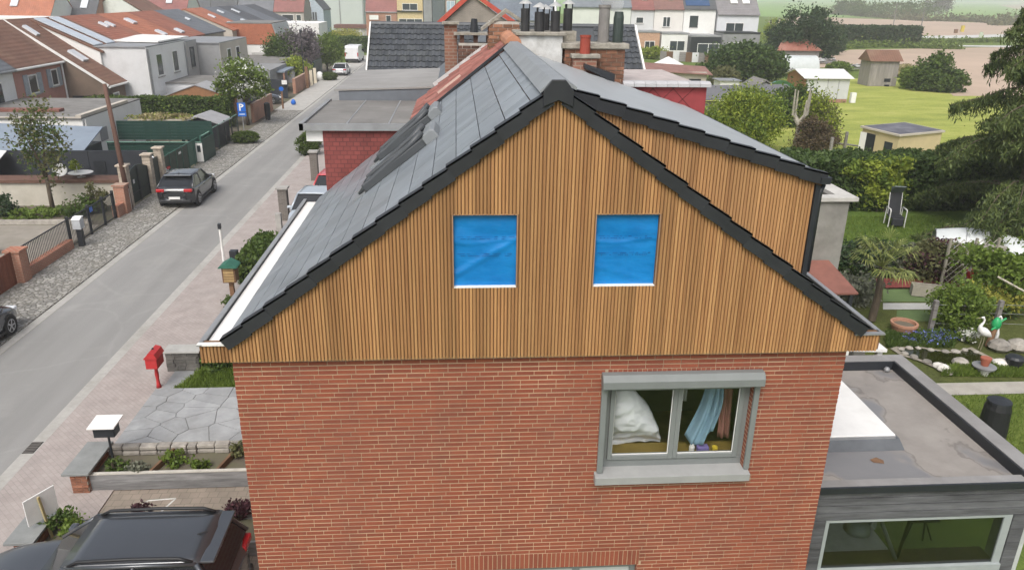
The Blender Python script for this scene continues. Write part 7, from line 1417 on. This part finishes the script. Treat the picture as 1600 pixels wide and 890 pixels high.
# stone pillar with white panel by the gutter, bin
t = thing('white_screen_panel', 'white screen panel beside a dark stone pillar next to the gutter end', 'screen', (13.0,9.2,0)); a_ = G(1300,452,1.95); obj('panel', MB().prism([(11.6,9.5,1.1),(13.1,9.5,1.1),(13.15,9.5,2.0),(11.6,9.5,2.0)], (0,.04,0)), white, t); obj('pillar', MB().box(13.18,13.5,9.4,9.75,0,2.0), M('dark_stone', (.13,.125,.115)), t)
pb_ = G(1547,681); t = thing('garden_water_butt', 'dark plastic compost bin on the lawn beyond the annex parapet', 'bin', (pb_.x,pb_.y,-.04)); obj('body', MB().lathe((0,0,0), [(.34,0),(.3,.85),(.26,1.0)], 16), black_plastic, t, world=False, smooth=False); obj('lid', MB().lathe((0,0,1.002), [(.28,0),(.27,.05),(.1,.1)], 16), dark, t, world=False)
# long grey fence and sheds between gardens and terrace
t = thing('long_grey_shed', 'long low shed with dark felt roof behind the lime willow', 'shed', (24,55,0)); obj('wall', MB().box(17,31,55,55.3,0,1.9), wood_grey, t); obj('roof', MB().prism([(16.5,54.6,1.9),(31.5,54.6,2.2),(31.5,58.5,2.9),(16.5,58.5,2.6)], (0,0,.08)), M('dark_felt_roof', (.13,.13,.14), .8, .15, 1), t)
for k in range(7): obj('post', MB().box(17.5+k*2.2,17.65+k*2.2,54.8,54.95,0,1.9), wood_grey, t)
t = thing('grey_gable_hut', 'small dark gabled hut next to the turquoise dome', 'hut', (31,62,0)); obj('wall', MB().prism([(29.5,62,0),(32.5,62,0),(32.5,62,1.9),(31,62,2.8),(29.5,62,1.9)], (0,3,0)), mgrey, t); obj('roof', MB().prism([(29.2,61.8,1.8),(31,61.8,2.9),(32.8,61.8,1.8),(32.8,61.8,1.9),(31,61.8,3.0),(29.2,61.8,1.9)], (0,3.3,0)), wood_grey, t)
t = thing('rusty_lean_to', 'long lean-to with rusty red sheet roof below the white terrace', 'shed', (24,73,0)); obj('wall', MB().box(19,29,73,73.2,0,2.6), beige, t); obj('roof', MB().prism([(18.5,72.6,2.9),(29.5,72.6,2.3),(29.5,75.5,2.9),(18.5,75.5,3.5)], (0,0,.07)), M('rusty_sheet', (.22,.12,.1), .8, .2, 1), t); [obj('opening', MB().box(20.5+k*2.2,21.8+k*2.2,72.95,72.99,.8,1.9), dark, t) for k in range(4)]
pa = thing('white_parasol', 'open white parasol in the terrace gardens', 'parasol', (28.5,87,0)); obj('canopy', MB().lathe((0,0,2.2), [(2.0,0),(1.9,.05),(.05,.9)], 8), white, pa, world=False); obj('pole', MB().tube([(0,0,0),(0,0,2.2)], .04, 6), zinc, pa, world=False)
t = thing('white_neighbour_shed', 'small white shed beside the long grey shed', 'shed', (28,72,0)); obj('wall', MB().box(29.5,31.5,70,72,0,2.0), offw, t); obj('roof', MB().box(29.3,31.7,69.8,72.2,2.002,2.1), zinc, t)
# white terrace of houses
yT = 135
def X(u, v=40, y=yT): return G(u, v, y=y).x
def Zz(v, u=1080, y=yT): return G(u, v, y=y).z
terr = [(893,985,'pale green white terrace house with blue grey roof', (.6,.63,.58), tilemat('blue_grey_tile', (.16,.18,.2), 'x'), 12, [(965,975,30,42)]), (985.3,1021,'grey white terrace house with an arched window and red brown roof', (.55,.56,.55), tile_pk, 15, [(993,1005,28,38)]), (1021.3,1067,'cream white terrace house with brown roof and one tall window', (.66,.64,.6), tilemat('brown_terrace_tile', (.19,.1,.085), 'x'), 14, [(1035,1047,27,43)]), (1067.3,1117,'bright white terrace house with solar panels and a dark arched window', (.74,.74,.71), tile_dk, 13, [(1077,1090,25,43)]), (1120,1185,'grey white end terrace house with two bright roof windows', (.62,.64,.66), tilemat('taupe_tile', (.2,.19,.195), 'x'), 21, [(1134,1162,35,49)])]
for k, (u0, u1, l_, c_, rm_, ve, wn) in enumerate(terr):
    x0, x1 = X(u0), X(u1); ze = Zz(ve); wl = [('S', yT, X(a), X(b), Zz(v1), Zz(v0), dict(fm=white if k != 3 else dark, mull=1 if k in (2,4) else 0)) for a, b, v0, v1 in wn]
    t, r = building('terrace_house', l_, (x0,x1-.05,yT,yT+9,0), [(yT,ze),(yT+4.5,ze+4.2),(yT+9,ze)], M('terrace_wall_%d' % k, c_, .9, .04, .4, dirt=mul(c_, .75), dirt_amt=.4), rm_, 'x', wins=wl, group='white terrace houses', over=.3)
    f = lambda s, d=.2: (yT+4.5*s, ze+4.2*s+d)
    if k == 3: obj('solar_panel', MB().prism([(x0+.3,*f(.05)),(x1-1.2,*f(.05)),(x1-1.2,*f(.8)),(x0+.3,*f(.8))], (0,0,.08)), M('solar_blue', (.04,.08,.17), .2, .1, 1), t)
    if k in (1,2): xm = (x0+x1)/2+.4; skylight(r, (xm,*f(.28)), (xm,*f(.5)), .9, m=white)
    if k == 4:
        for xm in (X(1148),X(1167)): skylight(r, (xm,*f(.35)), (xm,*f(.85)), 1.3, m=white)
ext = [(985,1030,52,88,'salmon rendered rear extension with a dark opening',M('salmon_render', (.45,.28,.19), .9),[(1007,1023,65,80)],dark),(1033,1076,54,84,'white rear extension with glass doors',offw,[(1046,1070,64,80)],None),(1079,1126,58,92,'dark framed glass conservatory behind the white terrace',dark,[(1090,1124,68,90)],None),(1128,1186,52,75,'dark roofed rear extension of the end terrace house',mgrey,[(1138,1180,66,74)],None)]
for k, (u0, u1, vt, vb, l_, wm, wn, pm_) in enumerate(ext):
    y_ = yT-5-2*(k == 2); x0, x1 = X(u0,70,y_), X(u1,70,y_); zt_ = Zz(vt,1080,y_)
    t, r = building('terrace_extension', l_, (x0,x1,y_,yT-.05,0), [(x0,zt_),(x1,zt_)], wm, zinc if k != 3 else dark, 'y', cat='extension', group='terrace extensions', th=.25, wins=[('S',y_,X(a,70,y_),X(b,70,y_),max(.1,Zz(v1,1080,y_)),Zz(v0,1080,y_),dict(mull=1,sill=False,pm=pm_)) for a, b, v0, v1 in wn])
for k in range(10): p_ = G(1036+k*10, 95+k*.5); tag(obj('garden_fence_panel', MB().box(p_.x-.55,p_.x+.5,p_.y,p_.y+.06,0,1.5), (wood_grey,wood_brown,lgrey)[k % 3]), ('grey','brown','pale')[k % 3]+' fence panel in the small gardens of the white terrace', 'fence', 'terrace garden fence panels')
for k in range(3): p_ = G(1062+k*9, 88); t = thing('garden_chair', 'white plastic chair on the terrace house patio', 'chair', (p_.x,p_.y,0), group='white patio chairs'); obj('seat', MB().box(-.3,.3,-.3,.3,.42,.48), white, t, world=False); obj('backrest', MB().box(-.3,.3,.3,.36,.48,1.1), white, t, world=False); [obj('leg', MB().box(a,a+.06,b,b+.06,0,.418), white, t, world=False) for a in (-.28,.22) for b in (-.28,.22)]
plant('terrace_garden_shrub', 'yellow green shrub in the terrace gardens beside the dark tiled roof', 'bush', at(1020,92), [(0,0,1.0,2.2,1.2,1.0)], 3000, .2, 'lime', 360, clumps=40, stems=4); _a, _b = G(1150,74,y=112), G(1204,76,y=112); tag(obj('white_pergola', MB().box(_a.x,_b.x,112,112.25,_b.z-.25,_b.z).box(_a.x,_a.x+.2,112,112.2,0,_b.z-.25).box(_b.x-.2,_b.x,112,112.2,0,_b.z-.25), offw), 'white garden frame behind the broad dark bush', 'frame')
# ================================================================== houses at the end of the street
yE = 165
def Xe(u, y=yE): return G(u, 30, y=y).x
def Ze(v, u=600, y=yE): return G(u, v, y=y).z
t, r = building('red_brick_end_house', 'red brick house with pinkish roof facing down the street', (Xe(572),Xe(620),yE,yE+8,0), [(yE,Ze(18)),(yE+4,Ze(18)+4.5),(yE+8,Ze(18))], b_or, tile_pk, 'x', wins=[('S',yE,Xe(603),Xe(611),Ze(40),Ze(24))], fascia=zinc); obj('notice_board', MB().box(Xe(578),Xe(592),yE-1,yE-.9,Ze(31),Ze(24)), white, t)
t, r = building('yellow_end_house', 'yellow rendered house with bands of white windows', (Xe(621),Xe(661),yE,yE+8,0), [(yE,Ze(-10)),(yE+8,Ze(-10))], M('yellow_end_render', (.55,.44,.25), .9), zinc, 'x', wins=[('S',yE,Xe(629),Xe(653),Ze(16),Ze(5),dict(mull=1)),('S',yE,Xe(623),Xe(660),Ze(37),Ze(29),dict(mull=2))]); obj('parapet', MB().box(Xe(621),Xe(660),yE-.4,yE-.02,Ze(18),Ze(16.5)), dark, t)
for k, (u0, u1, l_, m_, wn) in enumerate(((662,675,'narrow grey house between the yellow and dark houses', mgrey, []),(676,695,'dark slate clad house beside the yellow house', M('dark_slate_clad', (.1,.12,.125), .6), []),(696,713,'house with a tall white glazed bay beyond the dark tiled roof', M('taupe_brick', (.2,.14,.12), .9), [(698,711,0,22)]))):
    building('end_row_house', l_, (Xe(u0),Xe(u1),yE,yE+8,0), [(yE,Ze(-12)),(yE+8,Ze(-12))], m_, zinc, 'x', wins=[('S',yE,Xe(a),Xe(b),Ze(d),Ze(c),dict(mull=1,pm=M('bright_blue_pane', (.35,.45,.52), .2))) for a, b, c, d in wn], group='houses at the end of the street')
t, r = building('pale_blue_house', 'pale blue house gable with three narrow windows', (Xe(474,185),Xe(506,185),185,196,0), [(Xe(474,185),Ze(10,490,185)),(Xe(487,185),Ze(-8,490,185)),(Xe(506,185),Ze(15,490,185))], M('pale_blue_render', (.4,.47,.52), .9), tile_dk, 'y', wins=[('S',185,Xe(a,185),Xe(a+3.2,185),Ze(32,490,185),Ze(19,490,185),dict(fm=mgrey)) for a in (484.5,488.5,492.5)]+[('S',185,Xe(484,185),Xe(487,185),Ze(12,490,185),Ze(3,490,185))]); obj('porch', MB().box(Xe(484,183),Xe(509,183),182,184.95,Ze(42,490,183),Ze(38,490,183)), mgrey, t)
t, r = building('grey_green_hall', 'huge windowless pale grey green hall wall', (Xe(500,212),Xe(569,212),212,230,0), [(Xe(500,212),Ze(-18,530,212)),(Xe(569,212),Ze(-18,530,212))], M('hall_cladding', (.46,.5,.48), .8, .04, .3), zinc, 'y', cat='hall'); [obj('cladding_joint', MB().box(Xe(u,211.9),Xe(u,211.9)+.25,211.9,211.98,0,Ze(-18,530,212)), mgrey, t) for u in (531,567)]
t = thing('garage_row', 'row of low brown garages at the foot of the big hall', 'garage', (-23,168,0)); obj('wall', MB().box(Xe(522,168),Xe(573,168),168,172,0,2.4), offw, t); obj('roof', MB().box(Xe(521,168),Xe(574,168),167.6,172.5,2.4,3.1), M('brown_fascia', (.15,.075,.06), .8), t); [obj('door', MB().box(Xe(a,168),Xe(a+9,168),167.94,167.98,.1,2.2), M('grey_door', (.4,.4,.4), .7), t) for a in (541,552,563)]
row = [(-20,60,tile_dk,'brick row house'),(60.5,100,tile_or,'x'),]
far = [(290,330,tile_dk,beige,'far house with dark roof behind the rust roofs, first from the white gable'),(331,372,tile_dk,offw,'far house with dark roof and two pale skylights'),(373,428,tilemat('grey_far_tile', (.13,.135,.15), 'x'),b_or,'far brick house with a broad grey roof'),(429,476,tile_pk,M('taupe_render', (.36,.33,.3), .9),'far taupe house with pinkish roof and a dark wide window')]
for k, (u0, u1, rm_, wm, l_) in enumerate(far):
    y_ = 170; ze = Ze(15 if k < 2 else 17, 380, y_); wn = [('S',y_,Xe(u0+12,y_),Xe(u0+30,y_),Ze(32,380,y_),Ze(22,380,y_),dict(pm=pane if k != 3 else dark)), ('S',y_,Xe(u0+34,y_),Xe(u0+42,y_),Ze(32,380,y_),Ze(22,380,y_))]
    t, r = building('far_row_house', l_, (Xe(u0,y_),Xe(u1,y_)-.1,y_,y_+9,0), [(y_,ze),(y_+4.5,ze+5),(y_+9,ze)], wm, rm_, 'x', wins=wn, group='far row of houses')
    for s in ((.3,.6) if k in (1,3) else (.5,)): xm = Xe(u0+(u1-u0)*s,y_); skylight(r, (xm,y_+1.8,ze+2.2), (xm,y_+2.8,ze+3.3), 1.2)
    chimney(t, Xe(u0+4,y_), Xe(u0+4,y_)+1.2, y_+3.8, y_+4.8, ze+4, ze+6.4, b_or)
left = [(-60,75,112,(6,36),tile_or,offw,'big orange roofed house in the top corner with a white wall'),(100,145,118,(10,32),tile_dk,b_or,'brick house with dark roof and green door behind the rust roofs'),(136,226,122,(-6,28),M('white_gable_paint', (.62,.64,.6), .9, .06, .4, dirt=(.3,.32,.25), dirt_scale=.3, dirt_amt=.8),None,'broad whitewashed gable wall behind the rust roofs'),(226,290,135,(9,22),tile_pk,offw,'pinkish roofed house with a white gutter beyond the whitewashed gable')]
for k, (u0, u1, y_, (vt, vb), rm_, wm, l_) in enumerate(left):
    x0, x1 = G(u0,20,y=y_).x, G(u1,20,y=y_).x
    if k == 2:
        t = thing('whitewashed_gable_house', l_, 'house', ((x0+x1)/2,y_,0)); zt_ = G(180,-8,y=y_).z; zs = G(180,22,y=y_).z; obj('wall', MB().prism([(x0,y_,0),(x1,y_,0),(x1,y_,zs),((x0+x1)/2,y_,zt_),(x0,y_,zs)], (0,9,0)), rm_, t); obj('roof', MB().prism([(x0-.3,y_+.1,zs),((x0+x1)/2,y_+.1,zt_+.05),(x1+.3,y_+.1,zs),(x1+.3,y_+.1,zs+.15),((x0+x1)/2,y_+.1,zt_+.2),(x0-.3,y_+.1,zs+.15)], (0,9,0)), tile_br, t); continue
    ze = G((u0+u1)/2, vb if k else 30, y=y_).z; wn = [] if k == 0 else [('S',y_,x0+1.5,x0+3.0,ze-2.2,ze-.8),('S',y_,x0+3.4,x0+4.6,ze-2.2,ze-.8)]
    t, r = building('back_row_house', l_, (x0,x1,y_,y_+9,0), [(y_,ze),(y_+4.5,ze+4.5),(y_+9,ze)], wm, rm_, 'x', wins=wn, group='back row of houses', fascia=white); xm = x0+(x1-x0)*.55; skylight(r, (xm,y_+1.5,ze+1.65), (xm,y_+2.8,ze+2.95), 1.0)
tag(obj('white_side_house', MB().box(-70,-46.5,96,104,0,6.3), offw), 'white wall edge of a house in the top corner beside the orange roof', 'house'); t, r = building('low_dormer_house', 'low house with a white dormer band in the top corner', (-43.5,-38.5,86,92,0), [(-43.5,5.6),(-38.5,5.6)], offw, white, 'y', wins=[('S',86,-43.2,-41.2,4.2,5.2,dict(sill=False)),('S',86,-40.9,-38.8,4.2,5.2,dict(sill=False))], th=.2); chimney(t, -37.5, -36.3, 86, 87, 4, 6.2, b_or)
# brick gable with red verge behind the old chimney
y_ = 46; x0, x1 = G(692,42,y=y_).x, G(800,42,y=y_).x; za, zb = G(743,-6,y=y_).z, G(743,38,y=y_).z; xa = G(738,0,y=y_).x
t = thing('grey_brick_gable_house', 'grey brick gable house with bright red verge tiles', 'house', (xa,y_,0)); obj('wall', MB().prism([(x0,y_,0),(x1,y_,0),(x1,y_,zb),(xa,y_,za),(x0,y_,zb)], (0,9,0)), brickmat('grey_brick', (.19,.165,.14), (.26,.225,.19), (.3,.28,.25)), t); obj('roof', MB().prism([(x0-.3,y_+.12,zb),(xa,y_+.12,za+.12),(x1+.3,y_+.12,zb),(x1+.3,y_+.12,zb+.12),(xa,y_+.12,za+.28),(x0-.3,y_+.12,zb+.12)], (0,9,0)), tile_br, t)
for xe in (x0-.3,x1+.3): obj('verge', MB().bar((xe,y_-.08,zb+.02),(xa,y_-.08,za+.2),.3,.28), M('red_verge', (.42,.07,.045), .7, .15, 3), t)
y_ = 60; x0, x1 = G(770,30,y=y_).x, G(868,30,y=y_).x; t = thing('grey_slate_house', 'house with blue grey slate roof behind the cowled flues', 'house', (x0,y_,0)); zt_ = G(800,32,y=y_).z; obj('wall', MB().box(x0,x1,y_,y_+8,0,zt_), offw, t); obj('roof', MB().prism([(x0-.2,y_-.2,zt_),(x0-.2,y_+4,zt_+4),(x0-.2,y_+8.2,zt_)], (x1-x0+.4,0,0)), tilemat('blue_slate', (.13,.155,.185), 'x'), t); obj('chimney', MB().box(x0+1.2,x0+2.2,y_+1.5,y_+2.5,zt_,zt_+4.5), brickmat('brick_far_brown', (.2,.09,.06), (.27,.12,.08), (.3,.26,.2)), t); obj('verge_line', MB().bar((x0+5.4,y_-.25,zt_+.1),(x0+5.4,y_+4,zt_+4.15),.14,.12), white, t)

# smoke rising from the dark flue
def smokemat():
    m = bpy.data.materials.new('smoke'); m.use_nodes = True; nt = m.node_tree; nt.nodes.clear(); out = nt.nodes.new('ShaderNodeOutputMaterial'); v = nt.nodes.new('ShaderNodeVolumePrincipled')
    v.inputs['Color'].default_value = (.95,.96,.97,1); f = ramp(nt, noise(nt, position(nt, (1,1,.6)), 2.2, 4), [(.3, (0,0,0)), (.65, (1,1,1))]); mlt = N(nt, 'ShaderNodeMath', operation='MULTIPLY'); nt.links.new(f, mlt.inputs[0]); mlt.inputs[1].default_value = 13.0
    nt.links.new(mlt.outputs[0], v.inputs['Density']); nt.links.new(v.outputs[0], out.inputs['Volume']); return m
tag(obj('smoke', MB().tube([(5.78,6.95,9.80),(5.75,6.97,9.88),(5.66,7.02,10.02),(5.58,7.06,10.25),(5.5,7.1,10.7)], [.06,.14,.22,.28,.32], 14), smokemat()), 'white smoke drifting up from the dark flue', 'smoke', kind='stuff')
import bmesh
_s = bpy.data.objects['smoke'].data; _b = bmesh.new(); _b.from_mesh(_s); bmesh.ops.recalc_face_normals(_b, faces=_b.faces); _b.to_mesh(_s); _b.free()
# air: even haze round the whole place
def hazemat():
    m = bpy.data.materials.new('haze'); m.use_nodes = True; nt = m.node_tree; nt.nodes.clear(); out = nt.nodes.new('ShaderNodeOutputMaterial'); v = nt.nodes.new('ShaderNodeVolumePrincipled')
    v.inputs['Color'].default_value = (.95,.965,.985,1); v.inputs['Density'].default_value = .0007; v.inputs['Anisotropy'].default_value = .2; nt.links.new(v.outputs[0], out.inputs['Volume']); return m
tag(obj('haze', MB().box(-3100,3100,-80,5100,-1.2,32), hazemat()), 'pale haze in the air over the village and fields', 'haze', kind='stuff')
